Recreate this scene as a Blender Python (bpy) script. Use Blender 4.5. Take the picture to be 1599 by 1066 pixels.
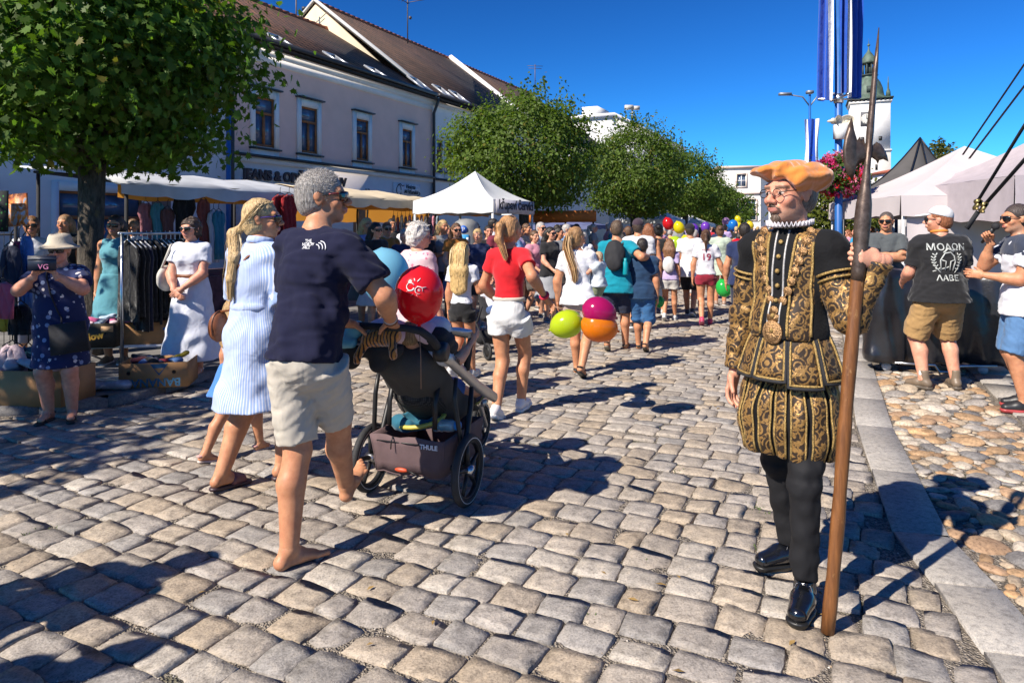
import bpy, math, random
import numpy as np
from mathutils import Vector, Matrix, Euler
from math import sin, cos, pi, radians, sqrt, atan2

# ------------------------------------------------------------------ camera, sky, sun, exposure
SC = bpy.context.scene
for o in list(bpy.data.objects): bpy.data.objects.remove(o)
FPX, HY, CAMH = 1066.0, 358.0, 1.56          # focal length and horizon row in photo pixels, eye height in metres
cam = bpy.data.cameras.new('camera'); camo = bpy.data.objects.new('camera', cam)
SC.collection.objects.link(camo); SC.camera = camo
camo.location = (0, 0, CAMH); camo.rotation_euler = (pi/2, 0, 0)
cam.sensor_width = 36.0; cam.lens = 24.0
cam.shift_y = -(533.0-HY)/1599.0
cam.clip_start = 0.05; cam.clip_end = 2000

SUN_AZ, SUN_EL = 39.0, 42.0                  # light travels towards +X cos + Y sin
wd = bpy.data.worlds.new('World'); SC.world = wd; wd.use_nodes = True
nt = wd.node_tree; nt.nodes.clear()
sky = nt.nodes.new('ShaderNodeTexSky'); sky.sky_type = 'NISHITA'; sky.sun_disc = False
sky.sun_elevation = radians(SUN_EL)
_sv = Vector((-cos(radians(SUN_AZ)), -sin(radians(SUN_AZ)), 0))
sky.sun_rotation = atan2(_sv.x, _sv.y)
sky.altitude = 300; sky.air_density = 1.0; sky.dust_density = 0.0; sky.ozone_density = 6.0
gm = nt.nodes.new('ShaderNodeGamma'); gm.inputs['Gamma'].default_value = 1.6
hs = nt.nodes.new('ShaderNodeMix'); hs.data_type = 'RGBA'; hs.blend_type = 'MULTIPLY'; hs.inputs[0].default_value = 1.0; hs.inputs[7].default_value = (.19, .56, .75, 1)
bg = nt.nodes.new('ShaderNodeBackground'); bg.inputs['Strength'].default_value = 0.034
ow = nt.nodes.new('ShaderNodeOutputWorld')
nt.links.new(sky.outputs[0], gm.inputs[0]); nt.links.new(gm.outputs[0], hs.inputs[6])
nt.links.new(hs.outputs[2], bg.inputs[0]); nt.links.new(bg.outputs[0], ow.inputs[0])
sl = bpy.data.lights.new('sun', 'SUN'); slo = bpy.data.objects.new('sun', sl); SC.collection.objects.link(slo)
sl.energy = 4.4; sl.angle = radians(0.53); sl.color = (1.0, 0.915, 0.80)
_d = Vector((cos(radians(SUN_AZ))*cos(radians(SUN_EL)), sin(radians(SUN_AZ))*cos(radians(SUN_EL)), -sin(radians(SUN_EL))))
slo.rotation_euler = _d.to_track_quat('-Z', 'Y').to_euler()
vs = SC.view_settings; vs.view_transform = 'Standard'; vs.look = 'None'; vs.exposure = 0.95; vs.gamma = 1.0
SC.cycles.max_bounces = 6; SC.cycles.diffuse_bounces = 3; SC.cycles.glossy_bounces = 3; SC.cycles.transparent_max_bounces = 8
SC.cycles.use_denoising = True

# ------------------------------------------------------------------ places
def G(px, py):                                # ground point seen at a photo pixel
    y = FPX*CAMH/(py-HY); return Vector(((px-800)/FPX*y, y, 0))
def PX(px, py, y):                            # point at depth y seen at a photo pixel
    return Vector(((px-800)/FPX*y, y, CAMH-(py-HY)/FPX*y))
STREET = radians(26.4)                        # heading of the street, clockwise from straight ahead
SD = Vector((sin(STREET), cos(STREET), 0)); SN = Vector((-cos(STREET), sin(STREET), 0))   # along, and towards the left side
rnd = random.Random(7); NR = np.random.RandomState(11)

# ------------------------------------------------------------------ object helpers
COL = SC.collection
def V(*a): return Vector(a)
def link(o, parent=None):
    COL.objects.link(o)
    if parent is not None: o.parent = parent
    return o
def tag(o, label=None, cat=None, group=None, kind=None):
    if label: o['label'] = label
    if cat: o['category'] = cat
    if group: o['group'] = group
    if kind: o['kind'] = kind
    return o
def empty(name, loc=(0,0,0), yaw=0, label=None, cat=None, group=None):   # yaw: clockwise heading in degrees
    o = bpy.data.objects.new(name, None); COL.objects.link(o); o.empty_display_size = .2
    o.location = loc; o.rotation_euler = (0, 0, -radians(yaw))
    return tag(o, label, cat, group)
def copy_tree(o, parent=None):
    c = o.copy(); COL.objects.link(c); c.parent = parent
    for ch in o.children: copy_tree(ch, c)
    return c
def meshobj(name, v, faces, mat=None, parent=None, smooth=False, col=None, mats=None, midx=None, color=None):
    """v (n,3); faces: list of index arrays (m,3)/(m,4) or a list of lists"""
    me = bpy.data.meshes.new(name)
    v = np.asarray(v, dtype=np.float32).reshape(-1, 3)
    if len(faces) and isinstance(faces[0], np.ndarray) and faces[0].ndim == 2:
        loops = np.concatenate([f.ravel() for f in faces]); tot = np.concatenate([np.full(len(f), f.shape[1]) for f in faces])
    else:
        tot = np.array([len(f) for f in faces]); loops = np.array([i for f in faces for i in f])
    st = np.concatenate([[0], np.cumsum(tot)[:-1]])
    me.vertices.add(len(v)); me.vertices.foreach_set('co', v.ravel())
    me.loops.add(len(loops)); me.loops.foreach_set('vertex_index', loops.astype(np.int32))
    me.polygons.add(len(tot)); me.polygons.foreach_set('loop_start', st.astype(np.int32)); me.polygons.foreach_set('loop_total', tot.astype(np.int32))
    if smooth: me.polygons.foreach_set('use_smooth', np.ones(len(tot), dtype=bool))
    if midx is not None: me.polygons.foreach_set('material_index', np.asarray(midx, dtype=np.int32))
    me.update(calc_edges=True)
    if col is not None:
        a = me.color_attributes.new('Col', 'FLOAT_COLOR', 'POINT')
        c = np.ones((len(v), 4), dtype=np.float32); c[:, :3] = col; a.data.foreach_set('color', c.ravel())
    for m in (mats if mats else [mat] if mat else []): me.materials.append(m)
    o = bpy.data.objects.new(name, me); link(o, parent)
    if color is not None: o.color = (*color, 1)
    return o

class MB:                                     # collects simple shapes, built as one mesh
    def __init__(s): s.v = []; s.f = []; s.m = []; s.mi = 0
    def add(s, v, f):
        n = len(s.v); s.v += [tuple(p) for p in v]; s.f += [[i+n for i in q] for q in f]; s.m += [s.mi]*len(f); return s
    def box(s, c, d, R=None, taper=1.0):
        R = R or Matrix.Identity(3); c = Vector(c); pts = []
        for z in (-.5, .5):
            t = taper if z > 0 else 1
            for x, y in ((-.5,-.5),(.5,-.5),(.5,.5),(-.5,.5)): pts.append(c + R @ Vector((x*d[0]*t, y*d[1]*t, z*d[2])))
        return s.add(pts, [[3,2,1,0],[4,5,6,7],[0,1,5,4],[1,2,6,5],[2,3,7,6],[3,0,4,7]])
    def tube(s, path, r, n=8, cap=True, flat=None, closed=False):
        path = [Vector(p) for p in path]; m = len(path); pts = []; up = None
        for i, p in enumerate(path):
            if closed: t = path[(i+1) % m]-path[i-1]
            else: t = path[min(i+1, m-1)]-path[max(i-1, 0)]
            t = t.normalized() if t.length > 1e-9 else Vector((0,0,1))
            if up is None: up = Vector((0,0,1)) if abs(t.z) < .9 else Vector((1,0,0))
            a = t.cross(up).normalized(); b = a.cross(t).normalized(); up = b
            rr = r[i] if isinstance(r, (list, tuple)) else r
            for k in range(n):
                q = 2*pi*k/n; pts.append(p + a*cos(q)*rr + b*sin(q)*rr*(flat or 1))
        f = []
        for i in range(m if closed else m-1):
            j = (i+1) % m
            for k in range(n): f.append([i*n+k, i*n+(k+1) % n, j*n+(k+1) % n, j*n+k])
        if cap and not closed: f.append(list(range(n))[::-1]); f.append([(m-1)*n+k for k in range(n)])
        return s.add(pts, f)
    def lathe(s, prof, c=(0,0,0), n=16, R=None, sx=1, sy=1, cap=True):
        R = R or Matrix.Identity(3); c = Vector(c); pts = []; f = []; m = len(prof)
        for r, z in prof:
            for k in range(n): q = 2*pi*k/n; pts.append(c + R @ Vector((r*cos(q)*sx, r*sin(q)*sy, z)))
        for i in range(m-1):
            for k in range(n): f.append([i*n+k, i*n+(k+1) % n, (i+1)*n+(k+1) % n, (i+1)*n+k])
        cap = cap and prof[0] != prof[-1]
        if cap and prof[0][0] > 1e-6: f.append(list(range(n))[::-1])
        if cap and prof[-1][0] > 1e-6: f.append([(m-1)*n+k for k in range(n)])
        return s.add(pts, f)
    def ball(s, c, r, n=10, R=None):
        r = (r, r, r) if isinstance(r, (int, float)) else r; m = max(4, n//2); R = R or Matrix.Identity(3); c = Vector(c); pts = []; f = []
        for i in range(m+1):
            a = -pi/2+pi*i/m
            for k in range(n): q = 2*pi*k/n; pts.append(c+R @ Vector((r[0]*cos(a)*cos(q), r[1]*cos(a)*sin(q), r[2]*sin(a))))
        for i in range(m):
            for k in range(n): f.append([i*n+k, i*n+(k+1) % n, (i+1)*n+(k+1) % n, (i+1)*n+k])
        return s.add(pts, f)
    def poly(s, pts, thick=None):             # flat polygon, or prism extruded by vector thick
        n = len(pts)
        if thick is None: return s.add(pts, [list(range(n))])
        t = Vector(thick); p2 = [Vector(p)+t for p in pts]
        return s.add(list(pts)+p2, [list(range(n))[::-1], list(range(n, 2*n))]+[[i, (i+1) % n, n+(i+1) % n, n+i] for i in range(n)])
    def sheet(s, rows):                       # grid of points
        n = len(rows[0]); pts = [p for r in rows for p in r]
        return s.add(pts, [[i*n+k, i*n+k+1, (i+1)*n+k+1, (i+1)*n+k] for i in range(len(rows)-1) for k in range(n-1)])
    def build(s, name, mat=None, parent=None, smooth=False, mats=None, color=None):
        return meshobj(name, np.array([tuple(p) for p in s.v]), s.f, mat, parent, smooth, mats=mats, midx=s.m if mats else None, color=color)
def rotz(a): return Matrix.Rotation(a, 3, 'Z')
def rot_to(d, up=(0,0,1)):                    # matrix whose z axis is d
    return Vector(d).to_track_quat('Z', 'Y').to_matrix()

# ------------------------------------------------------------------ materials
def new_mat(name):
    m = bpy.data.materials.new(name); m.use_nodes = True; t = m.node_tree; b = t.nodes['Principled BSDF']; return m, t, b
def nd(t, typ, **kw):
    n = t.nodes.new('ShaderNode'+typ)
    for k, v in kw.items():
        if k in n.inputs: n.inputs[k].default_value = v
        else: setattr(n, k, v)
    return n
def mixc(t, fac, a, b, mode='MIX'):
    n = t.nodes.new('ShaderNodeMix'); n.data_type = 'RGBA'; n.blend_type = mode
    for sock, val in ((n.inputs[0], fac), (n.inputs[6], a), (n.inputs[7], b)):
        if hasattr(val, 'is_linked') or hasattr(val, 'links'): t.links.new(val, sock)
        elif isinstance(val, (int, float)): sock.default_value = val
        else: sock.default_value = (*val, 1) if len(val) == 3 else val
    return n.outputs[2]
def ramp(t, src, stops):
    n = t.nodes.new('ShaderNodeValToRGB'); el = n.color_ramp.elements
    while len(el) < len(stops): el.new(0.5)
    for e, (p, c) in zip(el, stops): e.position = p; e.color = (*c, 1) if len(c) == 3 else c
    t.links.new(src, n.inputs[0]); return n.outputs[0]
def bumpn(t, b, src, strength=.3, dist=.01, prev=None):
    n = nd(t, 'Bump'); n.inputs['Strength'].default_value = strength; n.inputs['Distance'].default_value = dist
    t.links.new(src, n.inputs['Height'])
    if prev is not None: t.links.new(prev, n.inputs['Normal'])
    t.links.new(n.outputs[0], b.inputs['Normal']); return n.outputs[0]
def coords(t, kind='Object', scale=(1,1,1), rot=(0,0,0)):
    c = nd(t, 'TexCoord'); m = nd(t, 'Mapping'); m.inputs['Scale'].default_value = scale; m.inputs['Rotation'].default_value = rot
    t.links.new(c.outputs[kind], m.inputs[0]); return m.outputs[0]
def noise(t, vec, scale, detail=4, rough=.55, dist=0):
    n = nd(t, 'TexNoise'); n.inputs['Scale'].default_value = scale; n.inputs['Detail'].default_value = detail
    n.inputs['Roughness'].default_value = rough; n.inputs['Distortion'].default_value = dist; t.links.new(vec, n.inputs['Vector']); return n.outputs[0]
MATS = {}
def plain(name, col, rough=.6, metal=0, var=.12, scale=6, bump=0, bscale=60, spec=.5, stretch=(1,1,1), coat=0, obj=False):
    """colour with soft mottling and optional fine relief; obj=True takes the colour from the object"""
    if name in MATS: return MATS[name]
    m, t, b = new_mat(name); vec = coords(t, 'Object', stretch)
    base = nd(t, 'ObjectInfo').outputs['Color'] if obj else col
    n1 = noise(t, vec, scale)
    if obj:
        dk = mixc(t, 1.0, base, (1-var*2,)*3, 'MULTIPLY'); lt = mixc(t, 1.0, base, (1+var,)*3, 'MULTIPLY')
    else: dk = tuple(c*(1-var*1.6) for c in col); lt = tuple(min(1, c*(1+var)) for c in col)
    c = mixc(t, ramp(t, n1, [(.3, (0,0,0)), (.7, (1,1,1))]), dk, lt)
    t.links.new(c, b.inputs['Base Color']); b.inputs['Roughness'].default_value = rough; b.inputs['Metallic'].default_value = metal
    b.inputs['Specular IOR Level'].default_value = spec; b.inputs['Coat Weight'].default_value = coat
    if bump: bumpn(t, b, noise(t, vec, bscale, 5), bump, .01)
    MATS[name] = m; return m
def cloth_mat(name='cloth', rough=.85, sheen=.2, fold=.5, fscale=9, pattern=None):
    """woven cloth in the object's colour, with creases; pattern(t, vec, base) may add a print"""
    if name in MATS: return MATS[name]
    m, t, b = new_mat(name); vec = coords(t)
    base = nd(t, 'ObjectInfo').outputs['Color']
    if pattern: base = pattern(t, vec, base)
    n1 = noise(t, vec, 14, 5)
    c = mixc(t, ramp(t, n1, [(.25, (.82,.82,.82)), (.75, (1.04,1.04,1.04))]), (0,0,0), base, 'MIX')
    c = mixc(t, 1.0, base, ramp(t, n1, [(.25, (.84,.84,.84)), (.75, (1.0,1.0,1.0))]), 'MULTIPLY')
    t.links.new(c, b.inputs['Base Color']); b.inputs['Roughness'].default_value = rough
    b.inputs['Sheen Weight'].default_value = sheen; b.inputs['Specular IOR Level'].default_value = .25
    v2 = coords(t, 'Object', (1.0, 1.0, .7)); f1 = noise(t, v2, fscale, 2, .45, .5)
    p = bumpn(t, b, f1, fold, .03); bumpn(t, b, noise(t, vec, 420, 2), .12, .002, p)
    MATS[name] = m; return m
def skin_mat():
    m, t, b = new_mat('skin'); a = nd(t, 'Attribute'); a.attribute_name = 'Col'; vec = coords(t)
    n1 = noise(t, vec, 25, 5, .65); n0 = noise(t, vec, 7, 3)
    c = mixc(t, 1.0, a.outputs[0], ramp(t, n1, [(.3, (.84,.74,.72)), (.7, (1.08,1.06,1.03))]), 'MULTIPLY'); c = mixc(t, 1.0, c, ramp(t, n0, [(.35, (.94,.86,.84)), (.65, (1.04,1.03,1.02))]), 'MULTIPLY')
    t.links.new(c, b.inputs['Base Color']); b.inputs['Roughness'].default_value = .5; b.inputs['Specular IOR Level'].default_value = .35
    b.inputs['Subsurface Weight'].default_value = .12; b.inputs['Subsurface Radius'].default_value = (.02, .008, .004); b.inputs['Subsurface Scale'].default_value = .5
    bumpn(t, b, noise(t, vec, 260, 3), .15, .002)
    return m
def hair_mat():
    m, t, b = new_mat('hair'); base = nd(t, 'ObjectInfo').outputs['Color']; vec = coords(t, 'Object', (60, 60, 7))
    n1 = noise(t, vec, 2.2, 4, .6, .6)
    c = mixc(t, 1.0, base, ramp(t, n1, [(.3, (.35,.32,.3)), (.62, (1.25,1.22,1.2))]), 'MULTIPLY')
    t.links.new(c, b.inputs['Base Color']); b.inputs['Roughness'].default_value = .42; b.inputs['Specular IOR Level'].default_value = .4
    bumpn(t, b, n1, .7, .012); return m
SKIN = skin_mat(); HAIR = hair_mat(); CLOTH = cloth_mat()
PAINT = plain('object_paint', (1,1,1), .45, obj=True, var=.06)
BLACKM = plain('black_plastic', (.012,.012,.013), .45, var=.2)
DARKM = plain('dark_fabric', (.018,.018,.021), .85, var=.25, bump=.2, bscale=200)
CHROME = plain('steel_tube', (.55,.56,.58), .28, metal=1, var=.05)
GLASSES = plain('dark_lens', (.006,.006,.008), .07, spec=.8, var=0)
LEATHER = plain('black_leather', (.006,.007,.010), .14, var=.3, bump=.15, bscale=90, coat=.7)
TANLEA = plain('tan_leather', (.19,.06,.02), .45, var=.25, bump=.25, bscale=120)
WHITEP = plain('white_paint', (.75,.75,.74), .5, var=.05)
# ------------------------------------------------------------------ ground
def stone_mat(name, cols, bump=.6, sc=18, rough=.8):
    m, t, b = new_mat(name); vec = coords(t, 'Object')
    geo = nd(t, 'NewGeometry'); pos = geo.outputs['Position']
    a = nd(t, 'Attribute'); a.attribute_name = 'Col'; oc = nd(t, 'ObjectInfo').outputs['Color']
    base = mixc(t, 1.0, a.outputs[0], oc, 'MULTIPLY')
    n1 = noise(t, pos, sc, 6, .65); n2 = noise(t, pos, sc*6, 4, .7); n3 = noise(t, pos, 2.3, 3)
    c = mixc(t, 1.0, base, ramp(t, n1, [(.30, (.58,.57,.56)), (.5, (1,1,1)), (.70, (1.25,1.22,1.16))]), 'MULTIPLY')
    c = mixc(t, 1.0, c, ramp(t, n2, [(.32, (.55,.54,.54)), (.5, (1.0,1.0,1.0)), (.68, (1.22,1.2,1.18))]), 'MULTIPLY')
    c = mixc(t, 1.0, c, ramp(t, n3, [(.35, (.86,.84,.82)), (.65, (1.08,1.06,1.04))]), 'MULTIPLY')
    t.links.new(c, b.inputs['Base Color']); b.inputs['Roughness'].default_value = rough; b.inputs['Specular IOR Level'].default_value = .3
    p = bumpn(t, b, n1, bump*.7, .02); bumpn(t, b, n2, bump*.8, .008, p)
    return m
COBBLE = stone_mat('granite_sett', None, .6)
PEBBLE = stone_mat('river_stone', None, .3, 10, .65)
SLABM = stone_mat('granite_slab', None, .18, 40, .7)

def grit_mat():
    m, t, b = new_mat('joint_grit'); geo = nd(t, 'NewGeometry'); pos = geo.outputs['Position']
    vo = nd(t, 'TexVoronoi'); vo.inputs['Scale'].default_value = 95; t.links.new(pos, vo.inputs['Vector'])
    n1 = noise(t, pos, 1.1, 4); n2 = noise(t, pos, 60, 5, .7)
    c = mixc(t, ramp(t, n2, [(.35, (0,0,0)), (.7, (1,1,1))]), (.09,.075,.06), (.36,.31,.25))
    bw = nd(t, 'RGBToBW'); t.links.new(vo.outputs['Color'], bw.inputs[0]); c = mixc(t, .8, c, bw.outputs[0], 'SOFT_LIGHT')
    c = mixc(t, ramp(t, n1, [(.60, (0,0,0)), (.70, (.7,.7,.7))]), c, (.055,.065,.022))
    t.links.new(c, b.inputs['Base Color']); b.inputs['Roughness'].default_value = .95
    bumpn(t, b, vo.outputs['Distance'], .9, .02); return m
GRIT = grit_mat()
def far_sett_mat():
    m, t, b = new_mat('far_setts'); geo = nd(t, 'NewGeometry'); mp = nd(t, 'Mapping'); mp.inputs['Rotation'].default_value = (0, 0, STREET)
    t.links.new(geo.outputs['Position'], mp.inputs[0])
    br = nd(t, 'TexBrick'); br.inputs['Scale'].default_value = 5; br.inputs['Color1'].default_value = (.30,.27,.24,1); br.inputs['Color2'].default_value = (.24,.215,.19,1)
    br.inputs['Mortar'].default_value = (.05,.045,.04,1); br.inputs['Mortar Size'].default_value = .03; br.inputs['Brick Width'].default_value = 1.05; br.inputs['Row Height'].default_value = .93
    t.links.new(mp.outputs[0], br.inputs['Vector']); t.links.new(br.outputs['Color'], b.inputs['Base Color']); b.inputs['Roughness'].default_value = .85
    return m
def big_sheet(name, z, pts, mat):
    o = MB().poly([V(x, y, z) for x, y in pts]).build(name, mat); tag(o, kind='structure'); return o
ground = big_sheet('ground', -.045, [(-900,-60),(900,-60),(900,1500),(-900,1500)], GRIT)
LK = [G(-900,700), G(-120,652), G(60,646), G(170,634), G(260,612), G(338,588)]; LK.append(LK[-1]+SD*60)          # left kerb line
RK = [G(1800,1400), G(1568,1063), G(1459,911), G(1395,831), G(1338,664)]; RK.append(RK[-1]+(SD+V(-.03,0,0)).normalized()*60)   # kerb beside the stones
def lerp_line(L, y):
    for a, b in zip(L, L[1:]):
        if a.y <= y <= b.y: f = (y-a.y)/(b.y-a.y); return a.x+(b.x-a.x)*f
    return L[0].x if y < L[0].y else L[-1].x
YF = 24.0
far = [V(lerp_line(LK, YF), YF, 0), V(lerp_line(RK, YF), YF, 0)]
street_far = big_sheet('road', -.006, [(far[0].x-1, YF), (far[1].x+1, YF), (60, 110), (20, 110)], far_sett_mat())
street = bpy.data.objects.new('street', None); COL.objects.link(street); tag(street, kind='structure')
sb = big_sheet('joint_bed', -.0115, [(-9, .6), (6, .6), (far[1].x+2, YF+.5), (far[0].x-2, YF+.5)], GRIT); sb.parent = street; sb['kind'] = 'stuff'

def stone_variant(seed, n=7):
    """a worn sett: flat uneven top, rounded rim, battered sides"""
    r = np.random.RandomState(seed); g = np.array([-1,-.95,-.48,.0,.48,.95,1]) if n == 7 else np.array([-1,-.93,.93,1]); pts = []
    cj = r.uniform(-.085, .085, (2, 2, 2)); tl = r.normal(0, .004, 2)
    for j in range(n):
        for i in range(n):
            x, y = g[i], g[j]; q = max(abs(x), abs(y)); rr = sqrt(x*x+y*y)
            f = 1-.055*(abs(x)*abs(y))**4 if q > .9 else 1
            X, Y = x*f, y*f; fx, fy = (x+1)/2, (y+1)/2
            dv = cj[0,0]*(1-fx)*(1-fy)+cj[1,0]*fx*(1-fy)+cj[0,1]*(1-fx)*fy+cj[1,1]*fx*fy
            z = r.uniform(-1, 1)*.0032-.0015*rr**2+tl[0]*x+tl[1]*y
            if q > .97: z -= .0055+r.uniform(0,.003)
            jt = .017 if q > .7 else .03
            pts.append((.5*(X+dv[0])+r.uniform(-jt, jt), .5*(Y+dv[1])+r.uniform(-jt, jt), z))
    edge = [i for i in range(n)]+[n*(j+1)-1 for j in range(1, n)]+[n*n-1-i for i in range(1, n)]+[n*(n-1-j) for j in range(1, n-1)]
    f = [[j*n+i, j*n+i+1, (j+1)*n+i+1, (j+1)*n+i] for j in range(n-1) for i in range(n-1)]
    b0 = len(pts)
    for k in edge: x, y, z = pts[k]; pts.append((x*1.03, y*1.03, -.06))
    m = len(edge)
    f += [[edge[k], b0+k, b0+(k+1) % m, edge[(k+1) % m]] for k in range(m)]
    return np.array(pts), np.array(f)
def in_view(x, y, m=.35, near=2.0):
    return y > near-.2 and abs(x) < (800+60)/FPX*y + m
STONES5 = [stone_variant(s, 7) for s in range(20)]; STONES3 = [stone_variant(s+50, 4) for s in range(14)]
def stone_cols(n, rs):
    pal = np.array([(.33,.30,.265), (.30,.28,.26), (.35,.305,.25), (.27,.26,.25), (.335,.285,.225), (.29,.255,.215), (.37,.345,.31)])
    c = pal[rs.choice(len(pal), n, p=[.26,.2,.16,.12,.11,.07,.08])]; return c*rs.uniform(.92, 1.10, (n, 1))*np.array([1.05,1.04,1.03])
def lay_setts():
    U = Vector((cos(STREET), -sin(STREET), 0)); rs = np.random.RandomState(5); out = []
    O = Vector((0, 2.5, 0)); v = -5.0
    while v < 30:
        d = rs.uniform(.158, .198); u = -14+rs.uniform(0, .2)
        while u < 16:
            w = rs.choice([rs.uniform(.14,.18), rs.uniform(.18,.225), rs.uniform(.21,.25)], p=[.3,.55,.15])
            uc = u+w/2; wob = .05*sin(uc*.55+v*.21)+.03*sin(uc*1.3+v*.6)
            p = O+U*uc+SD*(v+d/2+wob)
            if in_view(p.x, p.y) and p.y < YF and lerp_line(LK, p.y)+.05 < p.x < lerp_line(RK, p.y)-.035:
                ex = max(0, p.x+w*.5-lerp_line(RK, p.y)+.02)
                if w-ex > .06: out.append((p.x-ex*.5, p.y, w-ex-rs.uniform(-.002, .011), d-rs.uniform(-.003, .010), rs.uniform(-.004, .004), -(STREET)+rs.normal(0, .035)))
            u += w
        v += d
    return np.array(out)
ST = lay_setts(); ST = ST[np.argsort(ST[:, 1])]
cc = stone_cols(len(ST), NR)
smesh = []
for k, (v, f) in enumerate(STONES5):
    o = meshobj('sett', v*np.array([1,1,1]), [f], COBBLE, smooth=False, col=np.ones((len(v), 3))); smesh.append(o.data); bpy.data.objects.remove(o)
vis = [i for i in range(len(ST)) if abs(ST[i,0]) < 800/FPX*ST[i,1]+.02 and ST[i,1] > 2.30]
vset = set(vis[:300])
for i in vset:
    x, y, w, d, z, a = ST[i]
    o = bpy.data.objects.new('cobblestone', smesh[i*7 % len(smesh)]); link(o, street)
    o.location = (x, y, z); o.scale = (w, d, 1); o.rotation_euler = (NR.normal(0,.02), NR.normal(0,.02), a+(pi if i % 2 else 0)); o.color = (*cc[i], 1)
VV = []; FF = []; CC = []; n0 = 0
for i in range(len(ST)):
    if i in vset: continue
    x, y, w, d, z, a = ST[i]; v, f = (STONES5[i*7 % 20] if y < 8 else STONES3[i*5 % 14])
    ca, sa = cos(a), sin(a); vx = v[:,0]*w; vy = v[:,1]*d
    VV.append(np.stack([x+vx*ca-vy*sa, y+vx*sa+vy*ca, v[:,2]+z+vx*NR.normal(0,.02)+vy*NR.normal(0,.02)], 1)); FF.append(f+n0); CC.append(np.repeat(cc[i:i+1], len(v), 0)); n0 += len(v)
o = meshobj('cobblestones_beyond', np.concatenate(VV), [np.concatenate(FF)], COBBLE, street, False, np.concatenate(CC)); o['kind'] = 'stuff'

# weeds in the joints
def weeds():
    m = MB(); r = random.Random(3)
    for k in range(46):
        if k < 16: p = G(*r.choice([(800,885),(1000,870),(1190,860),(60,830),(45,845),(1060,730),(1190,795),(640,1000),(1110,690),(20,900)])); p.x += r.gauss(0,.03); p.y += r.gauss(0,.03)
        else: i = r.choice(vis[:2200]); p = V(ST[i,0]+ST[i,2]*.55, ST[i,1]+r.uniform(-.1,.1), 0)
        for j in range(r.randint(5, 14)):
            a = r.uniform(0, 6.28); q = p+V(r.gauss(0,.018), r.gauss(0,.03), -.028); h = r.uniform(.015,.045)
            e = q+V(cos(a)*h*.9, sin(a)*h*.9, h*.8); s = V(-sin(a), cos(a), 0)*.004
            m.poly([q-s, q+s, e+s*.6, e-s*.3])
    o = m.build('weeds', plain('weed_green', (.07,.10,.025), .8)); tag(o, 'small weeds growing in the cobble joints', 'weeds', kind='stuff'); return o
weeds()

def specks():
    rs = np.random.RandomState(8); n = 5200; y = rs.uniform(2.25, 7.5, n)**1.0; x = (rs.uniform(-1, 1, n))*800/FPX*y; k = (x > np.array([lerp_line(LK, q) for q in y])) & (x < np.array([lerp_line(RK, q) for q in y])); x, y = x[k], y[k]; n = len(x)
    oct_ = np.array([(1,0,0),(-1,0,0),(0,1,0),(0,-1,0),(0,0,1),(0,0,-1)], dtype=float); of = np.array([(0,2,4),(2,1,4),(1,3,4),(3,0,4),(2,0,5),(1,2,5),(3,1,5),(0,3,5)])
    sz = rs.uniform(.0022, .0062, (n, 1, 1))*rs.uniform(.6, 1.3, (n, 1, 3)); v = (oct_[None]*sz+rs.normal(0, .0006, (n, 6, 3)))+np.stack([x, y, np.full(n, -.0105)], 1)[:, None]; c = np.array([(.45,.42,.38),(.16,.15,.14),(.36,.27,.18),(.62,.6,.57),(.25,.2,.15)])[rs.choice(5, n, p=[.3,.25,.2,.1,.15])]
    o = meshobj('joint_gravel', v.reshape(-1, 3), [(of[None]+(np.arange(n)*6)[:, None, None]).reshape(-1, 3)], PEBBLE, street, False, np.repeat(c, 6, 0)); o['kind'] = 'stuff'
    m = MB(); r = random.Random(6)
    for _ in range(46):
        y = r.uniform(2.4, 8); x = r.uniform(-.75, .75)*y; a = r.uniform(0, 6.3); L = r.uniform(.012, .028); d = V(cos(a), sin(a), 0)*L; w = V(-sin(a), cos(a), 0)*L*.4; p = V(x, y, .006)
        if lerp_line(LK, y) < x < lerp_line(RK, y)+.9: m.poly([p-d, p-w+V(0,0,.004), p+d+V(0,0,.002), p+w+V(0,0,.005)])
    o = m.build('fallen_leaves', plain('dry_leaf', (.30,.19,.06), .8, var=.3)); tag(o, 'small dry leaf scraps scattered over the street', 'leaves', kind='stuff')
specks()
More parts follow.
